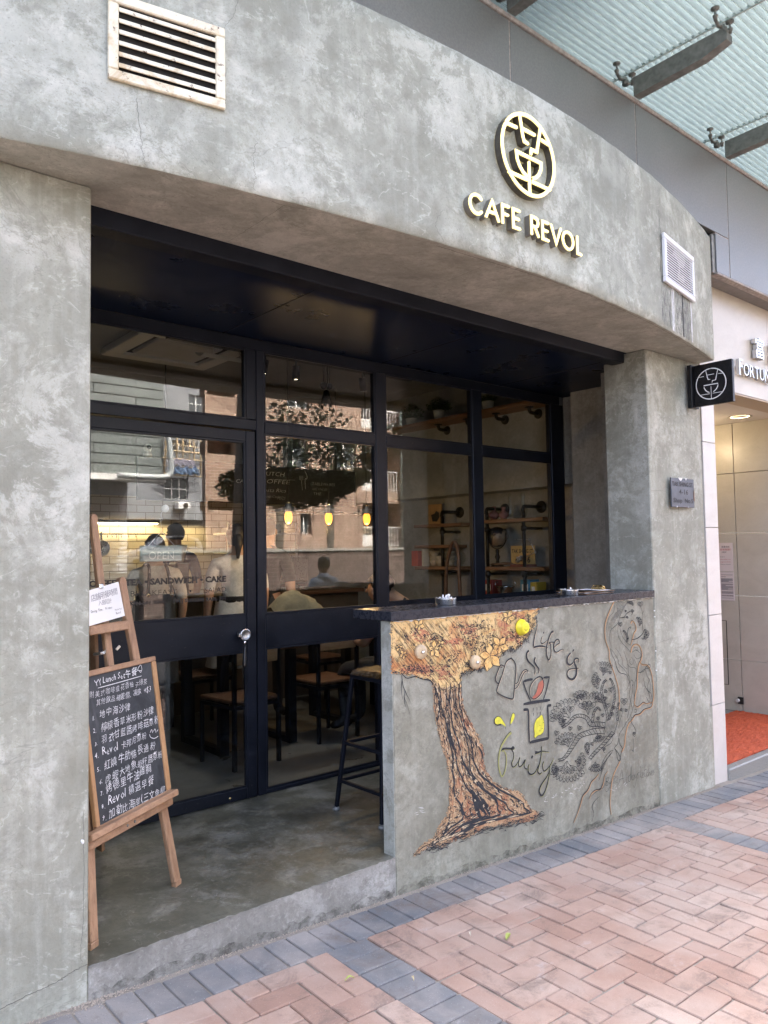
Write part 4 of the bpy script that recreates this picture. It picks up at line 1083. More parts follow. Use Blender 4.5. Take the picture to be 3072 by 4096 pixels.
mt.prism([gP(*p) for p in jag(crown, 3.2)], fw, .0008, .0016, 0)
mt.prism([gP(*p) for p in jag(trunk, 3.2)], fw, .0010, .0021, 1)
tree = mt.build('mural_tree', [crownmat, trunkmat], bc)
def inside(p, poly):
    x, y = p; c = False; n = len(poly)
    for i in range(n):
        x1, y1 = poly[i]; x2, y2 = poly[i-1]
        if (y1 > y) != (y2 > y) and x < (x2-x1)*(y-y1)/(y2-y1)+x1: c = not c
    return c
ink = MB(); dI = [0]
def S_(pts, w, g, mb=None, mi=0, d=.0030, taper=(1, 1), n=6, raw=False):
    """brush stroke; w in metres"""
    P = pts if raw else cr(pts, n)
    dI[0] = (dI[0]+1) % 40
    (mb or ink).ribbon([g(p[0], p[1]) for p in P], w, fw, d+dI[0]*.00002, mi, taper)
# crown hatching
for i in range(900):
    x, y = rnd.uniform(1563, 2150), rnd.uniform(2440, 2745)
    if not inside((x, y), crown): continue
    L = rnd.uniform(25, 75)
    if x < 1820: dx, dy = L*.62, L*.78
    elif x < 1900: dx, dy = L*.35, L*.9
    else: dx, dy = L*rnd.uniform(-.1, .12), L*.6
    pts = [(x-dx/2, y-dy/2), (x, y+rnd.gauss(0, .6)), (x+dx/2, y+dy/2)]
    if all(inside(p, crown) for p in pts): S_(pts, .0015, gP, taper=(.6, 1), n=2)
red = MB()
for cx, cy, rx, ry in ((1690, 2545, 30, 22), (1870, 2525, 34, 34), (1700, 2680, 34, 20), (2010, 2500, 26, 24), (2040, 2545, 30, 20), (1640, 2680, 36, 12), (1810, 2565, 22, 14), (1770, 2690, 20, 26), (2050, 2460, 40, 12)):
    for i in range(26):
        a = rnd.uniform(0, 6.28); q = (cx+rx*rnd.gauss(0, .6), cy+ry*rnd.gauss(0, .6))
        if inside(q, crown): S_([(q[0]-8, q[1]+rnd.gauss(0, 4)), q, (q[0]+9, q[1]+rnd.gauss(0, 5))], rnd.uniform(.006, .016), gP, red, 0, .0022, (.5, .9, .4), 3)
red.build('mural_red_wash', muralmat('mural_rust_paint', [(.45, .17, .08), (.5, .2, .1), (.55, .27, .13), (.42, .15, .07)], 9, (1, 1, 1)), bc)
# scribbled twigs and leaf tufts
for cx, cy, rx, ry, n_ in ((1870, 2535, 55, 40, 80), (1900, 2580, 60, 36, 90), (1985, 2560, 60, 30, 70), (2080, 2540, 45, 34, 110), (2110, 2490, 30, 40, 70), (1800, 2640, 36, 40, 80), (1885, 2655, 36, 22, 80), (1720, 2545, 60, 24, 60), (1920, 2500, 40, 18, 50), (1650, 2675, 70, 16, 80), (1720, 2680, 30, 24, 40), (1620, 2540, 30, 20, 24), (2040, 2470, 40, 14, 40), (1840, 2505, 40, 20, 30)):
    for i in range(n_):
        q = (cx+rx*rnd.gauss(0, .55), cy+ry*rnd.gauss(0, .55))
        if not inside(q, crown): continue
        a = rnd.uniform(0, 6.28); L = rnd.uniform(3, 9)
        S_([q, (q[0]+L*math.cos(a), q[1]+L*math.sin(a)), (q[0]+1.6*L*math.cos(a+.7), q[1]+1.6*L*math.sin(a+.7))], rnd.uniform(.0018, .0055), gP, taper=(.3, 1, .3), n=2)
for i in range(150):  # ragged fringe along the right edge of the crown
    t = rnd.uniform(5, 29); k = int(t); a, b = out[k], out[min(k+1, len(out)-1)]; f_ = t-k
    q = (a[0]+(b[0]-a[0])*f_+rnd.gauss(0, 5), a[1]+(b[1]-a[1])*f_+rnd.gauss(0, 4))
    S_([q, (q[0]+rnd.gauss(-2, 4), q[1]+rnd.uniform(4, 11)), (q[0]+rnd.gauss(-4, 6), q[1]+rnd.uniform(9, 20))], rnd.uniform(.002, .0045), gP, taper=(.5, 1, .3), n=2)
# trunk texture
rows = [(2730, 1734, 1840), (2822, 1738, 1847), (2880, 1745, 1872), (2960, 1763, 1914), (3044, 1790, 1931), (3100, 1799, 1950), (3160, 1801, 2030), (3220, 1797, 2108), (3270, 1785, 2135), (3310, 1754, 1950), (3350, 1735, 1860), (3385, 1712, 1760)]
def tp(t, s):
    t = max(0, min(len(rows)-1.001, t)); k = int(t); f_ = t-k
    y = rows[k][0]*(1-f_)+rows[k+1][0]*f_; xl = rows[k][1]*(1-f_)+rows[k+1][1]*f_; xr = rows[k][2]*(1-f_)+rows[k+1][2]*f_
    return (xl+(xr-xl)*s, y - (20*s if t > 6 else 0)*min(1, max(0, t-6)/2))
for i in range(1500):
    t0 = rnd.uniform(0, 10.9); s0 = rnd.uniform(.02, .98); L = rnd.uniform(.08, .5); P = []
    for k in range(5): P.append(tp(t0+L*k/4, s0+.012*math.sin(k*1.7+i)+rnd.gauss(0, .008)))
    if inside(P[2], trunk): S_(P, rnd.choice((.0014, .0018, .0024, .0032, .0046)), gP, taper=(.3, 1, .2), n=2)
for i in range(75):
    t0 = rnd.uniform(0, 10.6); s0 = rnd.uniform(.05, .95); L = rnd.uniform(.1, .42); P = [tp(t0+L*k/3, s0+rnd.gauss(0, .01)) for k in range(4)]
    if inside(P[1], trunk) and inside(P[-1], trunk): S_(P, rnd.uniform(.006, .012), gP, taper=(.15, 1, .1), n=3)
for P, w_ in (([(1739,2735),(1752,2790),(1756,2830),(1748,2880),(1742,2858)], .018), ([(1786,2880),(1795,2930),(1803,2960),(1812,2990),(1826,3000)], .02), ([(1876,3148),(1895,3180),(1920,3225),(1945,3258)], .038), ([(1885,3170),(1897,3210),(1915,3260),(1928,3278)], .03), ([(1905,3160),(1928,3200),(1950,3240),(1958,3262)], .03), ([(1925,3080),(1940,3110),(1948,3130)], .02), ([(1975,3140),(1990,3160),(2010,3200)], .012), ([(1800,3250),(1790,3300),(1772,3340),(1765,3358)], .018), ([(1845,3300),(1848,3330),(1870,3338)], .02), ([(1910,2980),(1925,3010),(1930,3040)], .014), ([(1822,3040),(1826,3060)], .018), ([(1845,3215),(1852,3250),(1870,3275)], .013), ([(1875,3230),(1888,3265),(1905,3285)], .013)):
    S_(P, w_, gP, taper=(.1, 1, .15))
for q in ((1788, 3015, 4), (1850, 3045, 5), (1887, 3064, 5), (1826, 2922, 4), (1868, 2902, 3), (1890, 2990, 4), (1788, 2822, 4), (1768, 2806, 5), (1815, 2960, 3)):
    S_([(q[0]-q[2]*.7, q[1]-1), q[:2], (q[0]+q[2]*.7, q[1]+1)], .008, gP, taper=(.6, 1, .6))
for s0, ph, w_ in ((.16, 0, .011), (.34, 1.1, .009), (.52, 2.0, .012), (.68, .6, .009), (.84, 1.6, .011)):
    P = [tp(t_*.5, s0+.10*math.sin(t_*.42+ph)+.02*math.sin(t_*1.9+ph)) for t_ in range(0, 21)]
    S_(P, w_, gP, d=.0041, taper=(.5, 1, .8), n=3)
lt_ = MB()
for i in range(380):
    t0 = rnd.uniform(0, 10.6); s0 = rnd.uniform(.04, .96); L = rnd.uniform(.06, .3); P = [tp(t0+L*k/3, s0+rnd.gauss(0, .008)) for k in range(4)]
    if inside(P[1], trunk) and inside(P[-1], trunk): S_(P, rnd.uniform(.003, .007), gP, lt_, 0, .0040, taper=(.3, 1, .2), n=2)
lt_.build('mural_highlights', plain('mural_cream_paint', (.60, .47, .30), .8, 0, .2, 60), bc)
# outline and trailing roots
S_([(1568,2688),(1600,2690),(1625,2712),(1660,2706),(1690,2716),(1722,2724),(1740,2760),(1736,2800),(1745,2870),(1752,2910)], .007, gP, taper=(.5, 1, .4))
S_([(1838,2700),(1846,2760),(1846,2820),(1868,2868),(1890,2905)], .004, gP)
for P in ([(1605,2700),(1610,2740),(1618,2765),(1616,2790),(1626,2815),(1636,2850),(1639,2862)], [(1608,2715),(1604,2745),(1606,2780),(1610,2798)], [(1618,2760),(1626,2780),(1634,2795),(1638,2806)], [(1616,2785),(1616,2810),(1622,2828)]):
    S_(P, .0042, gP, taper=(1, .7, .2))
for i in range(170):   # ground scribble under the roots
    t = rnd.random(); x = 1690+480*t; y = 3400-118*t+rnd.gauss(0, 9)-(18 if t > .2 else 0)
    L = rnd.uniform(8, 34); S_([(x, y), (x+L*.5, y-L*.2+rnd.gauss(0, 4)), (x+L, y-L*.26+rnd.gauss(0, 4))], rnd.uniform(.002, .006), gP, taper=(.3, 1, .2), n=3)
S_([(1655,3420),(1690,3388),(1730,3372)], .006, gP, taper=(.2, 1, .5))
ed_ = MB()
for P_, m_ in ((crown, 1), (trunk, 0)):
    J_ = P_ if m_ else P_
    for i in range(len(J_)):
        a_, b_ = J_[i], J_[(i+1) % len(J_)]; L_ = math.hypot(b_[0]-a_[0], b_[1]-a_[1])
        if a_[0] < 1566 and b_[0] < 1566 or (a_[1] < 2490 and b_[1] < 2490 and m_): continue
        for k in range(int(L_/3.2)+1):
            f_ = rnd.random(); q = (a_[0]+(b_[0]-a_[0])*f_+rnd.gauss(0, 2.5), a_[1]+(b_[1]-a_[1])*f_+rnd.gauss(0, 2.5)); an = math.atan2(b_[1]-a_[1], b_[0]-a_[0])+rnd.gauss(0, .5); L = rnd.uniform(5, 14)
            S_([(q[0]-L*math.cos(an)/2, q[1]-L*math.sin(an)/2), (q[0]+rnd.gauss(0, 1.5), q[1]+rnd.gauss(0, 1.5)), (q[0]+L*math.cos(an)/2, q[1]+L*math.sin(an)/2)], rnd.uniform(.003, .008), gP, ed_, m_, .0024, (.2, 1, .2), 2)
            if rnd.random() < .55: S_([(q[0]-L*math.cos(an)/2+2, q[1]-L*math.sin(an)/2), (q[0]+rnd.gauss(0, 2), q[1]+rnd.gauss(0, 2)), (q[0]+L*math.cos(an)/2, q[1]+L*math.sin(an)/2+2)], rnd.uniform(.0014, .004), gP, taper=(.2, 1, .2), n=2)
o = ed_.build('mural_rough_edge', [trunkmat, crownmat], bc); o['kind'] = 'stuff'
# flowers
def flower(cx, cy, r, a0, g=gA, sq=.85):
    fl = MB()
    for k in range(5):
        a = a0+k*2*math.pi/5+.12*math.sin(k*2.1); L = r*(1+.18*math.sin(k*1.7+cx)); c, s = math.cos(a), math.sin(a)
        P = []
        for u, v in ((.0, 0), (.25, .2), (.55, .33), (.8, .2), (1.03, 0), (.8, -.2), (.55, -.33), (.25, -.2)):
            P.append((cx+(u*c-v*s)*L*sq, cy+(u*s+v*c)*L))
        Q = cr(P, 3, True)
        fl.prism([g(p[0], p[1]) for p in Q], fw, .0036+k*.0001, .0042+k*.0001)
        S_([P[0], P[1], P[2], P[3], P[4]], .0042, g, d=.0048, taper=(.4, 1, .5)); S_([P[0], P[7], P[6], P[5], P[4]], .003, g, d=.0048, taper=(.4, 1, .5))
        S_([(cx+c*L*.15*sq, cy+s*L*.15), (cx+c*L*.4*sq-s*3, cy+s*L*.4+c*3), (cx+c*L*.68*sq, cy+s*L*.68)], .0016, g, d=.0049, taper=(1, .2), n=3)
    fl.build('mural_flower', fillO, bc)
for a in ((1180, 595, 165, -.6), (1290, 480, 110, .3), (515, 520, 95, -.4), (590, 465, 60, .5), (335, 240, 72, .2), (1390, 150, 85, .1), (100, 500, 48, .9), (155, 585, 62, .3)): flower(*a)
# lettering, kettle, dripper, fruit
hl = MB(); hy = MB()
def W_(pts, w, g, t=(1, 1), h=None, n=7):
    if h is not None: S_([(p[0]+4, p[1]+5) for p in pts], w*1.0, g, h, 0, .0024, t, n)
    S_(pts, w, g, taper=t, n=n)
k_ = .0085
W_([(663,140),(648,200),(628,280),(612,360),(606,430)], .010, gC, (.3, 1), hl); W_([(606,440),(680,425),(740,430),(790,445)], .010, gC, (1, 1, .3), hl)
W_([(718,300),(705,340),(702,380),(722,392),(760,370),(795,335)], .007, gC, (.7, 1, .3), hl); W_([(738,243),(730,268)], .010, gC, (1.1, .4), None, 3)
W_([(862,240),(835,250),(808,300),(790,360),(772,440),(772,520),(790,585),(802,600),(822,560),(830,480),(822,400),(800,385),(830,375),(880,378)], .009, gC, (1.5, .9, .7), hl)
W_([(868,440),(905,405),(935,385),(925,345),(895,345),(868,390),(862,440),(875,490),(905,500),(945,475),(975,465),(992,482)], .009, gC, (.6, 1.2, .3), hl)
W_([(1080,510),(1060,530),(1035,575),(1035,635),(1065,662),(1100,640),(1125,610)], .012, gC, (.5, 1.2, .4), hl); W_([(1120,465),(1100,495)], .011, gC, (1.2, .4), None, 3); W_([(1058,518),(1080,512)], .008, gC, (.6, .8), None, 3)
W_([(1180,628),(1175,590),(1145,580),(1122,605),(1130,650),(1150,700),(1150,770),(1125,825),(1085,845),(1045,820),(1030,775),(1050,725),(1095,710),(1180,705)], .011, gC, (.7, 1.5, .5), hl)
# fruity
W_([(325,1515),(290,1540),(235,1620),(185,1720),(165,1850),(170,1970),(205,2065),(240,2010),(260,1900),(258,1800),(232,1745),(205,1745)], .0095, gC, (1.5, .8, .6), hy)
W_([(205,1750),(225,1722),(290,1718),(350,1722),(362,1710),(345,1698),(330,1725),(355,1780),(350,1850),(332,1900),(345,1950),(380,1935),(415,1880),(432,1830)], .0085, gC, (1.4, .9, .5), hy)
W_([(436,1830),(418,1890),(425,1945),(460,1930),(495,1870),(502,1868),(488,1920),(500,1965),(530,1980)], .0085, gC, (.8, 1, .6), hy)
W_([(552,1915),(540,1960),(545,2020),(580,2045),(630,2015),(668,1930)], .009, gC, (.6, 1, .5), hy); W_([(598,1808),(588,1830),(595,1840)], .014, gC, (1, 1, .5), None, 3)
W_([(708,1688),(706,1770),(690,1880),(668,1960),(662,2010),(685,2040),(712,2020)], .009, gC, (.8, 1.1, .6), hy); W_([(628,1768),(660,1768),(720,1752),(806,1762)], .010, gC, (2, .9, .2), hy)
W_([(735,1880),(722,1930),(735,2000),(770,1985),(810,1940),(845,1880),(858,1835)], .008, gC, (.8, 1, .3), hy)
W_([(815,1940),(800,2020),(770,2080),(715,2160),(690,2210),(680,2260),(695,2300),(720,2310),(750,2260),(775,2190),(800,2080),(812,1990)], .0095, gC, (.6, 1.3, .7), hy)
# kettle
W_([(325,580),(285,600),(255,640),(240,690),(210,790),(170,900),(145,985),(160,1020),(230,1060),(325,1092),(352,1078),(365,980),(375,880),(385,760),(385,680),(365,620),(325,580)], .0075, gC, (1, 1), hl)
W_([(312,592),(320,575),(335,578),(340,595)], .006, gC)
W_([(240,680),(195,665),(165,720),(132,810),(130,860),(150,890),(168,895)], .0065, gC, (1, 1.2), hl); W_([(212,690),(185,690)], .004, gC, (1, 1), None, 3)
W_([(380,900),(410,880),(440,800),(475,740),(510,722),(538,738),(535,752)], .0055, gC, (1, 1), hl); W_([(372,962),(400,945),(432,890),(460,820),(490,760),(520,740)], .0055, gC, (1, 1), hl)
# steam
W_([(550,480),(525,510),(522,570),(545,620),(590,660),(622,700),(628,745),(618,788)], .010, gC, (1.3, 1, .5), hl); W_([(630,565),(618,610),(632,650),(660,690),(678,720),(668,770)], .010, gC, (1.3, 1, .5), hl)
# dripper
W_([(598,842),(540,852),(475,872)], .014, gC, (1, 1), None, 2); W_([(475,872),(500,950),(535,1040),(575,1125)], .0105, gC, (1, .7), None, 2)
W_([(735,822),(812,814)], .014, gC, (1, 1), None, 2); W_([(808,815),(785,920),(755,1030),(728,1108)], .010, gC, (1, .7), None, 2)
W_([(480,1158),(600,1135),(720,1118),(818,1105)], .017, gC, (1, 1), None, 2)
# bean
bean = [(730,850),(700,815),(660,818),(610,860),(570,930),(558,1010),(575,1075),(620,1092),(670,1060),(715,1000),(738,920)]
W_(bean+[bean[0]], .0075, gC, (1.4, .6, 1.2), hl)
fr = MB(); fr.prism([gC(*p) for p in cr([(735,858),(700,865),(668,905),(655,970),(635,1025),(595,1075),(625,1090),(670,1058),(712,1000),(735,930)], 4, True)], fw, .003, .0034); fr.build('mural_coffee_bean', fillR, bc)
# beaker and drips
W_([(480,1230),(520,1226),(540,1240),(548,1330),(548,1460),(556,1640)], .012, gC, (1.4, 1), halo and hl, 3); W_([(556,1642),(640,1622),(730,1602),(800,1588)], .017, gC, (1, 1), None, 2); W_([(800,1588),(796,1450),(792,1300),(788,1190),(800,1176),(832,1170)], .012, gC, (1, 1.3), None, 3)
for x, y in ((604,1222),(650,1216),(692,1208),(606,1288),(652,1282),(694,1274)): W_([(x,y-22),(x+2,y),(x,y+22)], .0045, gC, (1, .6), None, 2)
lem = [(705,1295),(722,1310),(735,1360),(742,1420),(732,1500),(700,1540),(665,1552),(640,1572),(628,1584),(618,1565),(622,1530),(615,1480),(622,1410),(645,1350),(680,1320)]
fy_ = MB(); fy_.prism([gC(*p) for p in cr(lem, 4, True)], fw, .003, .0034)
fy_.prism([gC(*p) for p in cr([(255,1440),(240,1400),(215,1360),(185,1322),(150,1318),(120,1350),(122,1395),(150,1412),(200,1405)], 4, True)], fw, .003, .0034)
fy_.prism([gC(*p) for p in cr([(318,1410),(322,1350),(340,1285),(355,1275),(370,1300),(355,1355)], 4, True)], fw, .003, .0034)
fy_.build('mural_lemon', fillY, bc)
W_(lem+[lem[0]], .005, gC, (1, 1)); 
for q in ((686,1424),(714,1462),(686,1492),(728,1390)): S_([(q[0]-4,q[1]),(q[0]+4,q[1])], .005, gC, n=2, d=.0046)
W_([(258,1475),(245,1410),(215,1360),(185,1322),(150,1316),(118,1350),(118,1395),(150,1415),(200,1408)], .0075, gC, (.3, .8, 1.6)); W_([(308,1440),(322,1350),(342,1280),(358,1275),(370,1300),(355,1355),(318,1415)], .0055, gC, (.4, 1, .4))
hl.build('mural_cream_edging', halo, bc); hy.build('mural_lime_edging', haloy, bc)
# dancing tree in line work
ho = MB()
def T_(pts, w=.0042, t=(1, 1), h=False, n=6):
    w *= .66
    if h: S_([(p[0]+5, p[1]+4) for p in pts], .010, gD, ho, 0, .0022, t, n)
    S_(pts, w, gD, taper=t, n=n)
T_([(645,52),(600,150),(565,250),(555,330),(565,430),(595,520),(598,600),(625,680),(655,770),(680,860),(692,960),(690,1080)], .0045, (1, 1), True)
T_([(610,470),(605,400),(615,330),(660,290),(690,250),(700,200),(740,120),(782,50)], .0045, (1, 1))
for k in range(6): T_([(690+k*16,60),(665+k*14,110),(680+k*8,140),(640+k*9,200),(610+k*8,250),(590+k*5,320)], .003, (.6, 1, .3))
T_([(655,95),(640,160),(600,210),(580,280),(572,330)], .003)
T_([(610,500),(625,560),(655,620),(670,680),(700,730),(760,750),(785,800)], .0075, (.5, 1, .5)); T_([(620,510),(680,600),(690,650),(740,700),(790,770)], .0055, (.5, 1, .5)); T_([(660,500),(690,540),(720,600),(730,660),(770,700)], .003)
T_([(690,260),(680,330),(690,400),(730,460),(770,500),(800,540)], .0035); T_([(700,300),(720,380),(760,440),(800,475)], .0035); T_([(735,520),(755,580),(775,640),(780,720),(790,800),(780,860),(745,910)], .005, (.6, 1, .4))
T_([(800,540),(812,490),(840,462),(880,475),(905,540),(900,600),(880,640),(868,700),(862,780),(860,860),(845,930),(835,1020),(850,1045)], .0045, (1, 1), True)
T_([(815,540),(850,520),(890,545),(900,580),(860,600),(830,560)], .0035); T_([(830,600),(850,640),(862,700)], .003); T_([(800,600),(790,630),(812,655),(828,620),(808,585)], .003); T_([(830,500),(860,490),(870,520),(845,510)], .003)
T_([(885,620),(905,650),(950,655),(980,690),(1000,760),(1012,860),(1015,960),(1000,1030)], .0045, (1, 1), True)
T_([(870,730),(920,720),(945,680),(975,650),(985,680),(930,700),(890,735)], .005); T_([(940,700),(955,760),(975,800),(960,860),(975,930),(985,985),(970,1000),(950,960)], .005)
T_([(925,780),(935,850),(965,900),(995,930),(1005,1000),(985,1030)], .006, (.5, 1, .5)); T_([(975,780),(990,850),(985,910)], .004)
T_([(840,1035),(870,1050),(920,1010),(950,1020),(1000,1005)], .007, (.6, 1, .5), True); T_([(1010,1020),(990,1055),(930,1075),(890,1115),(840,1130),(820,1165),(790,1200)], .008, (.6, 1.2, .6), True)
T_([(770,650),(800,680),(850,690),(860,760),(840,830),(835,900),(840,980),(820,1080),(790,1160),(760,1200)], .005, (.6, 1, .6))
T_([(785,800),(800,850),(790,930),(800,1000),(785,1090),(770,1160)], .0045); T_([(815,830),(820,900),(805,990),(815,1060)], .004); T_([(795,830),(810,800),(830,830),(815,860)], .004)
T_([(790,1190),(765,1250),(750,1330),(740,1420),(710,1480)], .004, (1, 1), True); T_([(690,1340),(700,1300),(740,1240),(765,1190)], .0045)
T_([(690,1340),(680,1400),(650,1440),(680,1480),(705,1530),(700,1560),(680,1545),(670,1490),(660,1450)], .006); T_([(695,1350),(700,1400),(725,1450),(710,1500),(700,1555)], .006)
T_([(700,1560),(680,1600),(650,1660),(625,1740),(612,1850),(605,1960),(615,2065)], .0045, (1, .8), True)
T_([(640,1460),(600,1480),(560,1530),(530,1600),(525,1680),(500,1750)], .006, (.6, 1, .5))
for k in range(7): T_([(635-k*4,1470+k*6),(600-k*7,1510+k*10),(570-k*7,1570+k*8),(535-k*2,1660+k*6)], .0035, (.4, 1, .3))
T_([(500,1680),(470,1720),(430,1760),(400,1830),(350,1890),(330,1960),(300,2050),(262,2142)], .011, (.4, 1, .4), True)
T_([(585,1655),(555,1700),(545,1760),(520,1820),(470,1835),(430,1870),(410,1920)], .009, (.3, 1, .3), True); T_([(510,1895),(480,1920),(450,1960),(440,2000),(455,2060),(435,2135)], .008, (.3, 1, .3)); T_([(560,1690),(550,1800),(480,1850),(425,1900)], .005, (.3, 1, .3))
T_([(850,1120),(830,1150),(808,1160),(810,1200),(840,1250),(850,1290),(840,1330),(822,1310),(825,1290)], .0055, (.6, 1, .7)); T_([(828,1350),(832,1420),(828,1470),(812,1455)], .006, (.5, 1, .8)); T_([(840,1075),(858,1080),(855,1100),(838,1105)], .004)
# boughs with bands
def bough(P, w0, w1, nb):
    C_ = cr(P, 8); n = len(C_); L = []; R_ = []
    for i, p in enumerate(C_):
        t = (C_[min(i+1, n-1)]-C_[max(i-1, 0)]).normalized(); w = w0+(w1-w0)*i/(n-1); nn = Vector((-t.y, t.x)); L.append(p+nn*w); R_.append(p-nn*w)
    S_(L, .004, gD, raw=True); S_(R_, .004, gD, raw=True)
    for k in range(nb):
        i = int((k+.5)*n/nb); j = max(0, i-2); S_([L[i], (L[i]+R_[j])*.5+Vector((2, 3)), R_[j]], .003, gD, n=3)
bough([(560,1225),(490,1215),(430,1215),(390,1160),(330,1135),(270,1150),(210,1210),(150,1250)], 24, 9, 20)
bough([(560,1280),(480,1280),(390,1300),(320,1330),(270,1400),(220,1480),(170,1540),(120,1555)], 28, 10, 22)
bough([(640,1290),(600,1340),(550,1400),(500,1450),(450,1500),(415,1545)], 16, 13, 12)
bough([(590,1180),(575,1090),(545,1000),(530,900),(545,830),(575,795)], 11, 8, 18); bough([(600,1170),(625,1080),(650,980),(648,880),(620,800),(600,790)], 9, 6, 20)
bough([(680,1180),(672,1110),(685,1040),(690,1010)], 9, 7, 8); bough([(440,1200),(455,1110),(490,1060),(520,1090)], 12, 5, 10); bough([(770,440),(770,390),(745,345),(728,335)], 7, 5, 9)
for k in range(9): T_([(560+k*14,1180),(570+k*12,1230),(560+k*13,1270),(590+k*8,1320)], .0045, (.6, 1, .3))
for k in range(6): T_([(400+k*28,1215+k*2),(420+k*28,1245),(410+k*28,1262)], .0045, (.5, 1, .4))
T_([(735,1060),(720,1130),(700,1180),(690,1250)], .004); T_([(690,1080),(690,1160),(660,1260),(640,1310),(600,1345)], .0045)
T_([(560,1330),(630,1330),(620,1390),(560,1430),(545,1470),(560,1485)], .0045)
def heart(cx, cy, r, a, w=.003, inner=True):
    P = []
    for i in range(13):
        t = 2*math.pi*i/12; x = .9*math.sin(t)**3; y = -(13*math.cos(t)-5*math.cos(2*t)-2*math.cos(3*t)-math.cos(4*t))/16
        c, s = math.cos(a), math.sin(a); P.append((cx+r*(x*c-y*s), cy+r*(x*s+y*c)))
    S_(P, w, gD, n=3)
    if inner and r > 9: heart(cx, cy, r*.5, a, w*.9, r > 30)
def fan(cx, cy, r, a0, a1, n=9):
    """scalloped leaf fan with hearts"""
    for rr, k in ((1.0, 1), (.84, 1)):
        P = []
        for i in range(n):
            a = a0+(a1-a0)*(i+.5)/n
            for da, q in ((-.5, .9), (-.25, 1.02), (0, 1.07), (.25, 1.02), (.5, .9)):
                b_ = a+(a1-a0)/n*da; P.append((cx+r*rr*q*math.cos(b_), cy+r*rr*q*math.sin(b_)))
        S_(P, .0034 if rr == 1 else .0022, gD, n=2)
    for i in range(n+1):
        a = a0+(a1-a0)*i/n; S_([(cx+r*.84*math.cos(a), cy+r*.84*math.sin(a)), (cx+r*.96*math.cos(a), cy+r*.96*math.sin(a))], .003, gD, n=2)
    for i in range(3):
        a = a0+(a1-a0)*(i+.7)/3.4; heart(cx+r*.5*math.cos(a), cy+r*.5*math.sin(a), r*.22, a+math.pi/2, .003)
        T_([(cx, cy), (cx+r*.2*math.cos(a+.15), cy+r*.2*math.sin(a+.15)), (cx+r*.34*math.cos(a), cy+r*.34*math.sin(a))], .0045, n=3)
    for i in range(6):
        a = a0+(a1-a0)*(i+.5)/6; q = (cx+r*.74*math.cos(a), cy+r*.74*math.sin(a)); S_([(q[0]-2, q[1]), (q[0]+2, q[1])], .0035, gD, n=2)
fan(225, 1160, 175, -3.35, -.95, 10); fan(200, 1170, 75, -4.3, -2.9, 4)
fan(400, 1130, 200, -2.3, -1.0, 8); fan(470, 1010, 95, -1.9, .1, 6); fan(340, 990, 90, -2.7, -.9, 5)
fan(540, 760, 125, -1.9, -.75, 6); fan(525, 800, 85, -4.4, -2.1, 7)
fan(215, 1430, 130, -2.9, -.95, 8); fan(205, 1560, 190, .55, 2.55, 11); fan(130, 1640, 70, 1.9, 4.2, 6); fan(275, 1560, 100, -.9, 1.2, 6)
fan(490, 1310, 70, .3, 2.2, 6); fan(470, 1570, 90, .6, 2.4, 7); fan(800, 85, 28, -2.9, .6, 5); fan(868, 250, 40, -2, 1.2, 5); fan(930, 370, 45, -1.6, 2.2, 6)
for h_ in ((95,1150,28,-.3),(105,1300,26,.3),(232,1255,22,.1),(320,1250,26,.3),(495,1160,20,0),(615,890,26,-.3),(565,905,20,.8),(565,970,18,.3),(585,1040,28,.1),(625,1120,20,.2),(740,1000,36,0),(712,1080,16,-.5),(760,1085,16,.5),(610,730,16,.2),(645,1060,18,.3),(550,1450,18,.2),(540,1130,18,-.3),(705,275,22,-.2),(770,210,11,1.2),(755,150,10,.3),(895,85,28,-.1),(820,150,16,.4),(775,410,10,0),(440,1400,20,-.4),(835,1300,14,0)): heart(*h_)
bough([(405,1500),(385,1460),(375,1425),(395,1395),(410,1430),(400,1490)], 7, 6, 12)
T_([(900,110),(915,180),(912,260),(920,340)], .0045); T_([(925,150),(912,180)], .004, n=3); T_([(700,215),(740,205),(770,170),(810,150),(820,175),(805,190)], .007, (.5, 1, .5)); T_([(700,215),(750,210),(765,200)], .005)
T_([(800,475),(815,420),(830,360),(850,320),(840,270),(815,240),(800,265)], .006, (.5, 1, .8), True); T_([(810,420),(860,410),(910,370),(935,320)], .010, (.4, 1, .6)); T_([(770,380),(780,320),(800,300),(800,320)], .006)
ho.build('mural_rust_edging', halo2, bc)
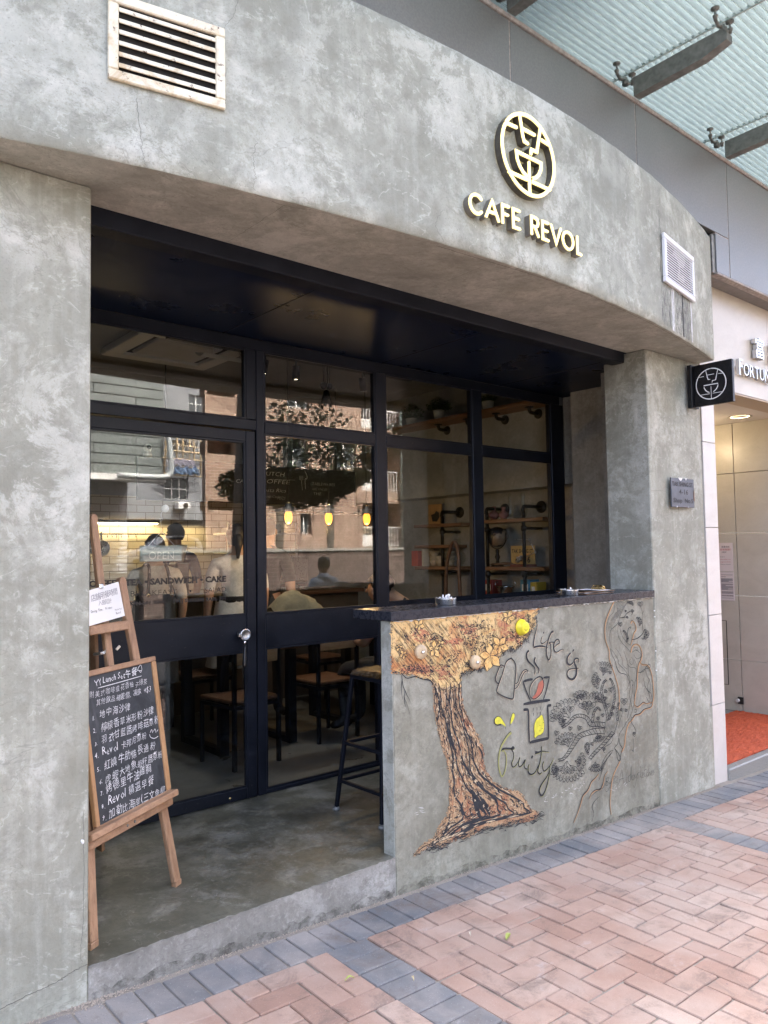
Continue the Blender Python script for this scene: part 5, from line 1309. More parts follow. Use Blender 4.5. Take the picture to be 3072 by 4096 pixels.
# signature
def sig(x, y): return lambda u, v, d: (u, -.0035-d, v)
T_([(575,1725),(572,1760),(568,1790)], .0035); T_([(575,1725),(595,1720),(590,1750),(570,1755),(592,1765),(585,1790),(568,1790)], .0035); T_([(600,1755),(605,1780),(620,1755),(605,1810),(580,1850),(565,1840)], .0035)
for r_ in (24, 12): T_([(638+22-r_*.8,1700+38-r_*1.3),(638+22+r_*.8,1697+38-r_*1.3),(638+22+r_*.8,1697+38+r_*1.3),(638+22-r_*.8,1700+38+r_*1.3),(638+22-r_*.8,1700+38-r_*1.3)], .0035, n=1)
for P in ([(690,1785),(715,1660),(722,1655),(735,1770)],[(698,1735),(738,1725)],[(752,1640),(748,1770)],[(768,1640),(762,1765),(775,1760)],
          [(800,1690),(780,1710),(782,1750),(800,1740),(808,1600),(806,1740)],[(830,1690),(815,1710),(818,1740),(832,1730),(836,1690),(838,1738)],[(842,1685),(850,1725),(866,1680),(850,1770),(838,1810),(828,1790)],
          [(880,1670),(868,1680),(876,1705),(866,1730)],[(892,1610),(888,1725)],[(905,1670),(890,1695),(905,1722)],[(912,1700),(924,1680),(914,1672),(908,1710),(924,1715)],[(938,1600),(932,1700),(942,1708)],[(928,1650),(952,1640)],
          [(962,1665),(950,1680),(955,1705),(966,1698)],[(975,1590),(970,1700),(980,1665),(988,1690),(990,1700)],[(996,1680),(1006,1665),(998,1655),(994,1690),(1008,1695)],[(1022,1645),(1012,1655),(1022,1675),(1010,1695)]):
    T_(P, .0034, n=4)
ink.build('mural_line_work', M['paint'], bc)
# turned knobs fixed on the mural
def knob(x, z, r, m, lab, yel=False):
    t = thing('knob', lab, 'knob', (x, 0, z), 'turned knobs fixed on the mural')
    b = MB()
    if yel: b.lathe((x, -.0045, z), [(0, 0), (r, 0), (r*1.0, .006), (r*.97, .012), (r*.8, .02), (r*.72, .034), (r*.7, .036), (r*.55, .037), (0, .037)], 28, (0, -1, 0))
    else: b.lathe((x, -.0045, z), [(0, 0), (r*.92, 0), (r, .004), (r, .016), (r*.93, .021), (r*.35, .023), (0, .023)], 28, (0, -1, 0))
    b.build('disc', m, t)
    if yel:
        e = MB(); f2 = lambda u, v, d: (x+u, -.0425-d, z+v)
        e.ribbon(cr([(-.014, -.004), (-.008, -.012), (.002, -.014), (.012, -.007)], 5), .0022, f2, .0003); e.ribbon([(-.007, .008), (-.007, .002)], .0025, f2, .0003); e.ribbon([(.006, .009), (.006, .003)], .0025, f2, .0003)
        e.build('face_drawing', M['ink'], t)
    else:
        e = MB(); e.lathe((x, -.027, z), [(0, .012), (.006, .011), (.0085, .006), (.009, 0), (0, 0)], 12, (0, -1, 0)); e.build('bolt', M['chrome'], t)
knob(2.388, 1.014, .046, plain('yellow_lacquer', (.78, .68, .04), .35), 'bright yellow round knob with a smiling face on the mural', True)
kw = plain('pale_wood_knob', (.55, .42, .26), .5, 0, .2, 14)
knob(1.612, .952, .036, kw, 'pale wooden knob with a bolt on the left half of the mural crown'); knob(2.0, .862, .036, kw, 'pale wooden knob with a bolt under the crown of the mural, beside the big flower')

for o in bc.children:
    if o.name in ('mural_red_wash', 'mural_highlights', 'mural_line_work'): o['kind'] = 'stuff'
# ------------------------------------------------------------------ easel with chalkboard
EL = Vector((.070, .131, 0)); EU = Vector((.848, .530, 0)).normalized(); EH = Vector((-EU.y, EU.x, 0)); ET = R(8)
EW = EH*math.sin(ET)+Vector((0, 0, 1))*math.cos(ET); EN = EH*math.cos(ET)-Vector((0, 0, 1))*math.sin(ET)
def eP(u, w_, d=0.0): return EL+EU*u+EW*w_-EN*d
def e_uw(px, py, d=0.0):
    r_ = ray(px, py); t = ((EL-EN*d)-CAM).dot(EN)/r_.dot(EN); p = CAM+r_*t-EL; return (p.dot(EU), p.dot(EW))
ze = lambda x, y: (340+x/1.9225, 2250+y/1.9225)
ea = thing('easel', 'brown wooden easel standing in the doorway beside the near pillar', 'easel', (.33, .3, 0))
def slat(name, a, c, wx, wy, m='easel', par=ea):
    b = MB(); p, q = eP(*a), eP(*c); ez = (q-p); L = ez.length; ez.normalize(); ey = EN; ex = ey.cross(ez).normalized(); ey = ez.cross(ex)
    b.bbox((p+q)/2, ex, ey, ez, wx/2, wy/2, L/2, .004); return b.build(name, M[m], par)
def leg(a, c, wx, wy, dd):
    b = MB(); A, Cc = eP(a[0], a[1], dd), eP(c[0], c[1], dd); ez = (Cc-A).normalized(); ex = EU-ez*EU.dot(ez); ex.normalize(); ey = ez.cross(ex); L = (Cc-A).length
    b.bbox((A+Cc)/2, ex, ey, ez, wx/2, wy/2, L/2, .004)
    b.lathe(Cc-ey*(wy/2-.001), [(wx/2, 0), (wx/2, wy-.002), (0, wy-.002)], 16, tuple(ey)); b.lathe(Cc-ey*(wy/2-.001), [(0, 0), (wx/2, 0)], 16, tuple(ey))
    return b.build('leg', M['easel'], ea)
leg((-.010, .022), (.127, 1.345), .044, .024, 0.0); leg((.540, .022), (.403, 1.345), .046, .024, 0.0)
for u0 in (-.0125, .543): MB().bbox(eP(u0, .0125, 0), EU, EH, Vector((0, 0, 1)), .0215, .0125, .0122, .002).build('foot', M['easel'], ea)
leg((.296, .33), (.296, 1.628), .041, .022, -.026)
slat('cross_rail', (.128, 1.158, .0235), (.376, 1.158, .0235), .040, .020, 'easelx')
slat('lower_rail', (-.02, .366, .0245), (.541, .366, .0245), .036, .022, 'easelx')
slat('ledge', (-.042, .404, .058), (.528, .404, .058), .026, .040, 'easelx')
# rear leg and wing nut
b = MB(); A = Vector((.42, 1.03, .012)); B_ = eP(.255, 1.17, -.055); b.beam(A, B_, .038, .022, tuple(EU), .003); A2 = A+EU*.05+Vector((-.12, 0, 0))
b.build('rear_leg', M['easel'], ea)
b = MB(); b.tube([eP(.20, 1.06, -.02), eP(.20, 1.06, .03)], .006, 8); b.beam(eP(.185, 1.06, .024), eP(.215, 1.066, .026), .006, .012); b.beam(eP(.33, 1.06, -.01), eP(.345, 1.075, 0), .006, .012); b.build('wing_nut', M['steel'], ea)
b = MB()
for u0 in (.215, .262): b.lathe(eP(u0, .366, .036), [(.0, .003), (.006, .002), (.0065, 0)], 10, tuple(-EN))
b.build('bolt', M['gunmetal'], ea)
cbd = thing('chalkboard', 'framed chalkboard with a handwritten lunch menu resting on the easel', 'chalkboard', tuple(eP(.333, .39, .04)))
B0, B1, BW0, BW1, BD = .027, .525, .394, 1.003, .034
for nm, u0, u1, w0, w1 in (('frame_rail', B0, B1, BW0, BW0+.026), ('frame_rail', B0, B1, BW1-.022, BW1), ('frame_stile', B0, B0+.022, BW0+.0262, BW1-.0222), ('frame_stile', B1-.030, B1, BW0+.0262, BW1-.0222)):
    MB().bbox(eP((u0+u1)/2, (w0+w1)/2, BD), EU, EN, EW, (u1-u0)/2, .011, (w1-w0)/2, .003).build(nm, M['boardwood'] if nm == 'frame_stile' else M['easelx'], cbd)
MB().bbox(eP((B0+B1)/2, (BW0+BW1)/2, BD-.002), EU, EN, EW, (B1-B0)/2-.02, .005, (BW1-BW0)/2-.02, .001).build('slate', M['slate'], cbd)
CD = BD+.0036
ct = MB(); rnd = random.Random(12)
def wgt(c): return .36 if c in '.,·()!i1l ' else .62 if ord(c) < 128 else 1.0
cells = [0]
def chalk_line(txt, s, e, k=1.0, off=.0):
    ct = MB()
    s, e = Vector(e_uw(*ze(*s), CD)), Vector(e_uw(*ze(*e), CD)); tot = sum(wgt(c) for c in txt); adv = (e-s)/tot; a = 0; ang = math.atan2(adv.y, adv.x); L = adv.length
    for c in txt:
        wd = wgt(c)
        if c != ' ':
            size = L*.95*k*(1.3 if ord(c) < 128 else 1.0)*rnd.uniform(.9, 1.08)
            p = s+adv*a+Vector((rnd.gauss(0, .0008), rnd.gauss(0, .0014))); an = ang*.8+rnd.gauss(0, .07); sh = rnd.uniform(.05, .3); cells[0] += 1
            dd = CD+.0002+.00002*(cells[0] % 12)
            fn = lambda u, v, d, p=p, an=an, sh=sh, dd=dd: eP(p.x+(u+v*sh)*math.cos(an)-v*math.sin(an), p.y+(u+v*sh)*math.sin(an)+v*math.cos(an), dd)
            text_to(ct, c, fn, size, 0, off, res=1)
        a += wd
    ct.build('chalk_line', M['chalk'], cbd)
chalk_line('Lunch Set', (135, 925), (312, 890), 1.05); chalk_line('午餐', (312, 885), (400, 866))
chalk_line('附美式咖啡或花香柚子綠茶', (35, 1045), (482, 928), 1, -.0004); chalk_line('其他飲品補差價, 凍飲 +$3', (82, 1102), (510, 990), 1, -.0004)
for nm, s, e in (('1.', (55, 1218), (78, 1212)), ('2.', (62, 1315), (92, 1308)), ('3.', (75, 1410), (103, 1402)), ('4.', (75, 1507), (112, 1496)), ('5.', (92, 1612), (124, 1600)), ('6.', (108, 1706), (140, 1695)), ('7.', (120, 1792), (148, 1782)), ('8.', (128, 1897), (160, 1884)), ('9.', (135, 1992), (170, 1978))): chalk_line(nm, s, e, .8, 0)
for tx, s, e in (('地中海沙律', (110, 1195), (352, 1128)), ('檸檬香草米形粉沙律', (122, 1300), (530, 1165)), ('羽衣甘藍醬烤啡菇意粉', (127, 1392), (572, 1228)), ('Revol 卡邦尼意粉', (132, 1486), (478, 1352)),
                 ('紅燒牛肋條長通粉', (147, 1598), (542, 1420)), ('虎蝦·大地魚蝦籽醬意粉', (155, 1693), (600, 1488)), ('烤德里牛油雞胸', (165, 1778), (514, 1600)), ('Revol 精選早餐', (172, 1872), (527, 1698)), ('加勒比海岸(三文魚柳)', (185, 1968), (634, 1762))):
    chalk_line(tx, s, e, 1.0, -.0004)
def chalk_stroke(pts, w_=.003): ct.ribbon(cr([e_uw(*ze(*p), CD) for p in pts], 4), w_, lambda u, v, d: eP(u, v, CD+.0006), 0)
chalk_stroke([(98, 966), (250, 925), (435, 872)], .0028)
for P in ([(72,905),(78,920),(92,918),(95,900)], [(84,918),(92,950)], [(100,895),(112,915),(118,892)], [(112,912),(118,945)], [(400,835),(415,800),(430,790),(435,830),(405,828)], [(415,835),(428,845),(436,825)], [(495,1320),(505,1345),(535,1352),(562,1335)], [(500,1310),(512,1285),(520,1312)], [(525,1300),(538,1280),(545,1310)], [(550,1300),(562,1285)]): chalk_stroke(P, .0026)
ct.build('chalk_doodle', M['chalk'], cbd)
cd_ = thing('notice_card', 'white laminated card with handwriting tucked on the easel above the chalkboard', 'card', tuple(eP(.28, 1.2, .045)))
c4 = [e_uw(*ze(*q), .04) for q in ((-30, 232), (255, 148), (305, 410), (5, 497))]
MB().prism(c4, lambda u, v, d: eP(u, v, d), .038, .0415).build('card', plain('laminated_card', (.78, .78, .76), .18), cd_)
ct = MB()
def card_line(txt, s, e, m=0, k=1.0):
    s, e = Vector(e_uw(*ze(*s), .042)), Vector(e_uw(*ze(*e), .042)); tot = sum(wgt(c) for c in txt); adv = (e-s)/tot; a = 0; an = math.atan2(adv.y, adv.x); L = adv.length
    for c in txt:
        p = s+adv*a
        if c != ' ': text_to(ct, c, lambda u, v, d, p=p: eP(p.x+u*math.cos(an)-v*math.sin(an)+.1*v, p.y+u*math.sin(an)+v*math.cos(an), .0419), L*1.1*k*(1.4 if ord(c) < 128 else 1), 0, 0, mi=m, res=1)
        a += wgt(c)
card_line('店舖用餐時間', (48, 300), (250, 240), 1); card_line('入座起計', (105, 330), (205, 308), 1)
card_line('Dining Time : 90 mins', (46, 390), (212, 352), 0, .8); card_line('Thank You!', (230, 372), (285, 358), 0, .75); card_line('Revol', (238, 400), (278, 390), 0, .8)
ct.build('handwriting', [M['ink'], M['greyink']], cd_)
b = MB(); b.bbox(eP(.21, 1.332, .043), EU, EN, EW, .012, .006, .01, .003); b.build('clip', M['chrome'], cd_)

# ------------------------------------------------------------------ bar stool in the recess
stl = thing('bar_stool', 'black steel bar stool with a worn shiny seat behind the counter end', 'stool', (1.84, .535, 0))
SF = [(1.638, .735), (2.042, .735), (2.042, .335), (1.638, .335)]; ST = [(1.712, .665), (1.968, .665), (1.968, .405), (1.712, .405)]
def lp(i, z): t = z/.745; return Vector((SF[i][0]+(ST[i][0]-SF[i][0])*t, SF[i][1]+(ST[i][1]-SF[i][1])*t, z))
for i in range(4):
    b = MB(); b.beam(lp(i, .02), lp(i, .745), .021, .021, (1, 0, 0), .002); o = b.build('leg', M['black'], stl)
    b = MB(); b.lathe(lp(i, 0), [(0, 0), (.02, 0), (.022, .008), (.016, .02), (0, .02)], 12); b.build('foot_glide', M['gunmetal'], o)
for z in (.165, .375):
    for i in range(4):
        j = (i+1) % 4; b = MB(); b.beam(lp(i, z), lp(j, z), .018, .018, (0, 0, 1), .002); b.build('stretcher', M['black'], stl)
b = MB(); b.box(1.70, 1.98, .393, .677, .735, .758, bev=.003); b.build('seat_frame', M['black'], stl)
b = MB(); n = 14; v = []; rnd = random.Random(6)
for j in range(n+1):
    for i in range(n+1):
        u, w_ = i/n*2-1, j/n*2-1; k = (1-abs(u)**6)*(1-abs(w_)**6)
        v.append((1.84+u*.147, .535+w_*.149, .76+.034*max(0, k)**.6+rnd.gauss(0, .0022)))
b.add(v, [(j*(n+1)+i, j*(n+1)+i+1, (j+1)*(n+1)+i+1, (j+1)*(n+1)+i) for j in range(n) for i in range(n)], 0, True)
def vinyl():
    t = NT('worn_golden_vinyl'); a = t.noise(t.obj(), 22, 6, .7, 1.2)
    t.base(t.mix(t.ramp(a, [(.35, 0.0), (.65, 1.0)]), (.02, .012, .008), (.12, .065, .02))); t.rough(.22); t.b.inputs['Metallic'].default_value = .35; t.bump(a, .5, .01); return t.m
b.build('seat_pad', vinyl(), stl)
st2 = place_copy(stl, (2.55, .56, 0), 'second black bar stool, mostly hidden behind the counter')
st3 = place_copy(stl, (3.25, .56, 0), 'third black bar stool, fully behind the far end of the counter')
for s_ in (stl, st2, st3): s_['group'] = 'bar stools behind the counter'

# ------------------------------------------------------------------ things on the counter
def ashtray(x, y, lab, nb, seed):
    t = thing('ashtray', lab, 'ashtray', (x, y, 1.16), 'steel ashtrays on the counter')
    b = MB(); b.lathe((x, y, 1.1605), [(0, .002), (.046, .002), (.05, .006), (.053, .03), (.056, .036), (.058, .034), (.056, .03), (.0555, .004), (.053, 0), (0, 0)], 32)
    b.build('bowl', M['steel'], t); rnd = random.Random(seed)
    b = MB()
    for i in range(4):
        a = i*math.pi/2+.4; b.bbox(Vector((x+.054*math.cos(a), y+.054*math.sin(a), 1.198)), Vector((1, 0, 0)), Vector((0, 1, 0)), Vector((0, 0, 1)), .005, .005, .002, .001)
    b.build('rest', M['steel'], t)
    for i in range(nb):
        a = rnd.uniform(0, 6.28); r_ = rnd.uniform(.0, .035); p = Vector((x+r_*math.cos(a), y+r_*math.sin(a), 1.172)); d = Vector((rnd.gauss(0, .6), rnd.gauss(0, .5), rnd.uniform(.7, 1.3))).normalized(); L = rnd.uniform(.035, .05)
        c = MB(); c.tube([p, p+d*L], .0042, 8, smooth=True); c.build('cigarette_end', M['paper'], t)
ashtray(1.925, .12, 'round steel ashtray crammed with white cigarette ends on the near half of the counter', 10, 3)
ashtray(2.985, .10, 'low round steel ashtray at the far end of the counter beside clipboards', 2, 8)
cpb = thing('clipboard', 'clipboards with white sheets and a brass clip lying at the far counter end', 'clipboard', (3.2, .14, 1.16))
cm = plain('hardboard', (.2, .12, .07), .6, 0, .2, 20)
for k, (dx, dy, rz) in enumerate(((0, 0, .05), (.02, .012, -.04))):
    ex = Vector((math.cos(rz), math.sin(rz), 0)); ey = Vector((-ex.y, ex.x, 0))
    MB().bbox(Vector((3.21+dx, .14+dy, 1.1635+.012*k)), ex, ey, Vector((0, 0, 1)), .16, .11, .0017, .001).build('board', cm, cpb)
    b = MB(); n = 10; v = []
    for i in range(n+1):
        for j in (-1, 1):
            t_ = i/n; p = Vector((3.21+dx, .14+dy, 1.167+.012*k))+ex*(-.158+t_*.29)+ey*(.102*j); p.z += .012*(1-t_)**2*(1 if k else .3)+.002*math.sin(t_*7); v.append(p)
    b.add(v, [(2*i, 2*i+1, 2*i+3, 2*i+2) for i in range(n)], 0, True); b.add([(p[0], p[1], p[2]-.0015) for p in v], [(2*i, 2*i+2, 2*i+3, 2*i+1) for i in range(n)], 0, True)
    b.build('sheet', M['paper'], cpb)
    b = MB(); c0 = Vector((3.335+dx*1.5, .13+dy, 1.170+.012*k)); b.bbox(c0, ex, ey, Vector((0, 0, 1)), .018, .042, .004, .002)
    b.tube(cr([c0+ey*-.04+Vector((0, 0, .004)), c0+ey*-.036+ex*-.012+Vector((0, 0, .022)), c0+ey*.036+ex*-.012+Vector((0, 0, .022)), c0+ey*.04+Vector((0, 0, .004))], 4), .003, 6); b.bbox(c0+Vector((.01, 0, .012)), ex, ey, Vector((0, 0, 1)), .010, .034, .007, .003)
    b.build('clip', M['brass'], cpb)
# ------------------------------------------------------------------ inside of the cafe
def room(name, *a, m='inwall'):
    o = MB().box(*a).build(name, M[m]); o['kind'] = 'structure'; return o
room('inside_wall', 4.53, 4.95, 1.312, 6.4, 2.006, 3.099); room('inside_wall', 4.78, 4.96, 1.312, 6.4, -.1, 2.005); room('inside_wall', -1.3, 4.9, 6.4, 6.6, -.1, 3.1); room('inside_wall', -1.3, -1.2, 1.3, 6.4, -.1, 3.1)
room('inside_ceiling', -1.3, 4.95, 1.312, 6.6, 3.101, 3.2, m='inceil')
room('ceiling_beam', -1.2, 4.52, 3.9, 4.25, 2.8, 3.1, m='inceil')
def tilemat():
    t = NT('warm_wall_tile'); br = t.n('ShaderNodeTexBrick'); c = t.wpos((1, 1, 1), (math.pi/2, 0, 0)); t.l(c, br.inputs['Vector'])
    br.inputs['Color1'].default_value = (.62, .55, .42, 1); br.inputs['Color2'].default_value = (.55, .48, .36, 1); br.inputs['Mortar'].default_value = (.25, .2, .14, 1)
    br.inputs['Scale'].default_value = 1.0; br.inputs['Brick Width'].default_value = .2; br.inputs['Row Height'].default_value = .08; br.inputs['Mortar Size'].default_value = .004
    t.base(br.outputs[0]); t.rough(.25); return t.m
MB().box(1.2, 4.5, 5.37, 5.45, .9, 2.1).build('tiled_kitchen_wall', tilemat())['kind'] = 'structure'
MB().box(1.2, 4.5, 5.4501, 5.6, 0, 3.09).build('kitchen_partition', M['inwall'])['kind'] = 'structure'
ls = thing('led_strip', 'long bright warm light strip above the kitchen tiles', 'light strip', (2.2, 5.3, 1.8))
MB().box(1.8, 2.62, 5.27, 5.33, 1.80, 1.83).build('channel', M['iron'], ls); MB().box(1.82, 2.6, 5.275, 5.325, 1.788, 1.799).build('diffuser', emit('led', (1, .78, .42), 1.6), ls)
al = bpy.data.lights.new('kitchen_strip_light', 'AREA'); al.shape = 'RECTANGLE'; al.size = 1.6; al.size_y = .05; al.energy = .5; al.color = (1, .74, .4)
ao = bpy.data.objects.new('kitchen_strip_light', al); COL.objects.link(ao); ao.location = (2.4, 5.25, 1.785)
kr = thing('utensil_rail', 'dark hanging rail with hooks on the kitchen tiles', 'rail', (2.2, 5.3, 1.66))
b = MB(); b.tube([(1.7, 5.32, 1.68), (2.7, 5.32, 1.68)], .008, 8)
for x in (2.05, 2.1, 2.15, 2.2, 2.28, 2.36): b.tube([(x, 5.31, 1.68), (x, 5.30, 1.64), (x, 5.29, 1.66)], .003, 5)
b.build('rail', M['iron'], kr)
for i, (x, r_) in enumerate(((1.98, .085), (1.86, .06))):
    t = thing('frying_pan', ('round frying pan' if i == 0 else 'smaller dark frying pan')+' hanging on the kitchen rail behind the door', 'pan', (x, 5.28, 1.66))
    b = MB(); b.lathe((x, 5.29, 1.53), [(0, 0), (r_*.85, 0), (r_, .03), (r_*.97, .03), (r_*.83, .006), (0, .006)], 24, (0, -1, 0)); b.build('pan', M['steel'], t)
    b = MB(); b.beam((x, 5.28, 1.53+r_), (x, 5.29, 1.70), .018, .008); b.build('handle', M['iron'], t)
kc = thing('service_counter', 'dark timber service counter in front of the cafe kitchen', 'counter', (2.9, 3.9, 0))
MB().box(1.3, 4.2, 3.75, 4.25, 0, 1.02).build('body', plain('dark_timber', (.06, .045, .035), .6, 0, .3, 5), kc); MB().box(1.25, 4.25, 3.7, 4.3, 1.021, 1.06, bev=.004).build('counter_top', M['seat'], kc)
em = thing('coffee_machine', 'steel espresso machine standing on the service counter', 'coffee machine', (3.3, 3.95, 1.06))
b = MB(); b.box(2.95, 3.6, 3.8, 4.2, 1.14, 1.42, bev=.03).box(2.98, 3.57, 3.78, 4.18, 1.061, 1.10, bev=.01); b.build('body', M['steel'], em); MB().box(2.95, 3.6, 3.86, 4.2, 1.10, 1.14).build('drip_tray', M['iron'], em)
b = MB()
for x in (3.1, 3.4): b.lathe((x, 3.84, 1.14), [(.03, .0), (.03, -.03), (0, -.03)], 12); b.tube([(x, 3.84, 1.125), (x, 3.70, 1.11)], .012, 8)
b.build('group_head', M['chrome'], em)
gr_ = thing('coffee_grinder', 'black coffee grinder with a clear hopper at the counter end', 'grinder', (2.2, 3.9, 1.06))
b = MB(); b.box(2.14, 2.28, 3.85, 4.02, 1.061, 1.38, bev=.02); b.build('body', M['iron'], gr_); b = MB(); b.lathe((2.21, 3.93, 1.38), [(.04, 0), (.075, .14), (.075, .16), (0, .16)], 16); b.build('hopper', M['pot'], gr_)
# shelving behind the counter
sh = thing('kitchen_shelf', 'steel kitchen shelving with trays and boxes under the menu board', 'shelving', (3.45, 4.75, 0))
for z in (1.18, 1.45, 1.66): MB().box(3.1, 4.0, 4.6, 4.95, z, z+.02).build('shelf', M['steel'], sh)
for x in (3.11, 3.99): MB().box(x-.01, x+.01, 4.61, 4.63, 0, 1.8).build('post', M['steel'], sh)
for k, (x0, x1, z, h, m, lab) in enumerate(((3.15, 3.42, 1.681, .05, 'pot', 'pale egg tray on the top kitchen shelf'), (3.45, 3.8, 1.681, .09, 'blackcloth', 'dark tray box on the top kitchen shelf'), (3.2, 3.35, 1.471, .12, 'plank', 'brown carton on the middle kitchen shelf'), (3.5, 3.72, 1.471, .09, 'iron', 'black tin on the middle kitchen shelf'), (3.2, 3.6, 1.201, .1, 'steel', 'steel pan stack on the lowest kitchen shelf'))):
    t = MB().box(x0, x1, 4.64, 4.85, z, z+h, bev=.008).box(x0+.01, x1-.01, 4.65, 4.84, z+h, z+h+.008).build('storage_box', M[m]); tag(t, lab, 'box', 'boxes on the kitchen shelves')
# hanging menu board
mb_ = thing('menu_board', 'long black menu board with chalk writing hung above the service counter', 'menu board', (2.7, 3.32, 1.9))
MB().box(1.55, 3.83, 3.30, 3.34, 1.905, 2.262, bev=.003).build('board', M['blackcloth'], mb_)
b = MB()
for x in (1.8, 2.7, 3.6): b.tube([(x, 3.32, 2.262), (x, 3.32, 3.1)], .004, 5)
b.build('hanger', M['iron'], mb_)
z5 = lambda x, y: (1000+x/2.765, 1700+y/2.765); zd = lambda x, y: (340+x/2.3286, 1650+y/2.3286); z6 = lambda x, y: (1500+x/2.074, 1500+y/2.074); z1 = lambda x, y: (300+x/1.58, 1200+y/1.58)
tb = MB()
def mtxt(body, q, size, width, sh_=.15):
    p = on_y(*q, 3.298); text_to(tb, body, lambda u, v, d: (p.x+u, 3.2985, p.z+v), size, 0, -.001, sh_, width=width)
mtxt('DUTCH', z5(120, 555), .055, .26); mtxt('COFFEE', z5(120, 640), .055, .32); mtxt('Costa Rica', z5(110, 735), .05, .28, .3); mtxt('da Anib Carbonic', z5(110, 800), .036, .28, .3); mtxt('Mace', z5(300, 825), .036, .09, .3)
mtxt('TABLEWARES', z5(690, 665), .042, .27); mtxt('ARE UNDER', z5(690, 720), .034, .18); mtxt('THE', z5(705, 775), .042, .09); mtxt('CAFE', z5(-150, 640), .05, .13)
fm = lambda u, v, d: (u, 3.2985, v)
p = on_y(*z5(550, 560), 3.298)
for dx in (0, .012, .024, .036): tb.ribbon([(p.x+dx, p.z), (p.x+dx, p.z-.04)], .004, fm)
tb.ribbon([(p.x+.018, p.z-.04), (p.x+.03, p.z-.14)], .005, fm); tb.ribbon(cr([(p.x+.06, p.z+.05), (p.x+.085, p.z), (p.x+.08, p.z-.03), (p.x+.062, p.z-.03), (p.x+.065, p.z-.13)], 4), .004, fm)
tb.ribbon([(p.x-.33, p.z-.052), (p.x-.05, p.z-.045)], .003, fm)
tb.build('chalk_writing', M['chalkdim'], mb_)
def seccam(q, y, z, lab):
    p = on_y(*q, y); t = thing('security_camera', lab, 'camera', (p.x, y, z), 'small indoor cameras')
    b = MB(); b.lathe((p.x, y, z), [(0, 0), (.035, 0), (.036, .03), (.024, .055), (.0, .06)], 18); b.ball((p.x, y, z+.082), .034, 16); b.build('body', M['white'], t)
    b = MB(); b.lathe((p.x, y-.024, z+.084), [(0, .014), (.018, .010), (.02, 0)], 14, (-.3, -1, 0)); b.build('lens', M['vinyl'], t)
seccam(z5(1105, 470), 3.32, 2.262, 'white round security camera on the right end of the menu board')
seccam(zd(585, 340), 3.32, 2.262, 'white round security camera above the menu board behind the door')
# pendant lamps
shade_m = plain('dark_shade', (.03, .03, .032), .5, .5)
bulbglow = emit('amber_bulb', (1, .36, .045), .17); fil = emit('filament', (1, .62, .16), .6)
for k, q in enumerate((z5(425, 990), z5(870, 1005), z5(1290, 1010))):
    p = on_y(*q, 2.4); z = p.z-.012; lab = ('lit amber pendant bulb under a wide dark cone shade, nearest the door', 'lit amber pendant bulb, middle one of the row', 'lit amber pendant bulb, last of the row next to the mullion')[k]
    t = thing('pendant_lamp', lab, 'pendant lamp', (p.x, 2.4, z), 'amber pendant lamps over the tables')
    b = MB(); b.lathe((p.x, 2.4, z), [(0, -.062), (.012, -.06), (.026, -.042), (.033, -.012), (.03, .018), (.018, .04), (.016, .05)], 20); b.build('bulb', bulbglow, t)
    b = MB(); b.lathe((p.x, 2.4, z), [(0, -.03), (.012, -.02), (.012, .025), (0, .03)], 10); b.build('filament', fil, t)
    b = MB(); b.lathe((p.x, 2.4, z), [(.018, .05), (.022, .055), (.022, .10), (.012, .115), (0, .115)], 14); b.build('socket', M['brass'], t)
    b = MB(); b.lathe((p.x, 2.4, z), [(.155, .028), (.156, .032), (.03, .078), (.024, .10), (.026, .078), (.15, .028)], 32); b.build('shade', shade_m, t)
    b = MB(); b.tube([(p.x, 2.4, z+.115), (p.x, 2.4, 3.1)], .0035, 6); b.build('cord', M['iron'], t)
    l_ = bpy.data.lights.new('pendant_light', 'POINT'); l_.energy = .35; l_.color = (1, .62, .25); l_.shadow_soft_size = .04
    o_ = bpy.data.objects.new('pendant_light', l_); COL.objects.link(o_); o_.location = (p.x, 2.4, z-.1)
# ceiling spots on a track
tr = thing('light_track', 'black ceiling light track over the cafe tables', 'light track', (2.4, 2.2, 2.98))
MB().box(1.3, 3.6, 2.18, 2.22, 2.96, 2.99).build('track', M['iron'], tr); MB().box(2.4, 2.44, 2.18, 2.22, 2.99, 3.1).build('hanger', M['iron'], tr)
for k, (x, ax) in enumerate(((2.1, (-.3, -.1, -1)), (2.38, (0, 0, -1)), (3.05, (.25, .2, -1)))):
    t = thing('track_spotlight', ('tilted black cylinder spotlight', 'upright black cylinder spotlight', 'black spotlight farthest along')[k]+' on the ceiling track', 'spotlight', (x, 2.2, 2.9), 'spotlights on the ceiling track')
    a = Vector(ax).normalized(); c = Vector((x, 2.2, 2.92))
    b = MB(); b.tube([(x, 2.2, 2.96), c], .006, 6); b.lathe(c, [(0, 0), (.03, 0), (.032, .11), (.026, .11), (.024, .1), (0, .1)], 18, tuple(a)); b.build('housing', M['iron'], t)
    b = MB(); b.lathe(c+a*.099, [(0, .002), (.023, .002)], 14, tuple(a)); b.build('lens', emit('spot_lens', (1, .85, .6), 1.2 if k else .5), t)
    l_ = bpy.data.lights.new('track_light', 'SPOT'); l_.energy = 2.2; l_.spot_size = 1.3; l_.spot_blend = .6; l_.color = (1, .93, .84); l_.shadow_soft_size = .03
    o_ = bpy.data.objects.new('track_light', l_); COL.objects.link(o_); o_.location = c+a*.13; o_.rotation_euler = (-a).to_track_quat('Z', 'Y').to_euler()
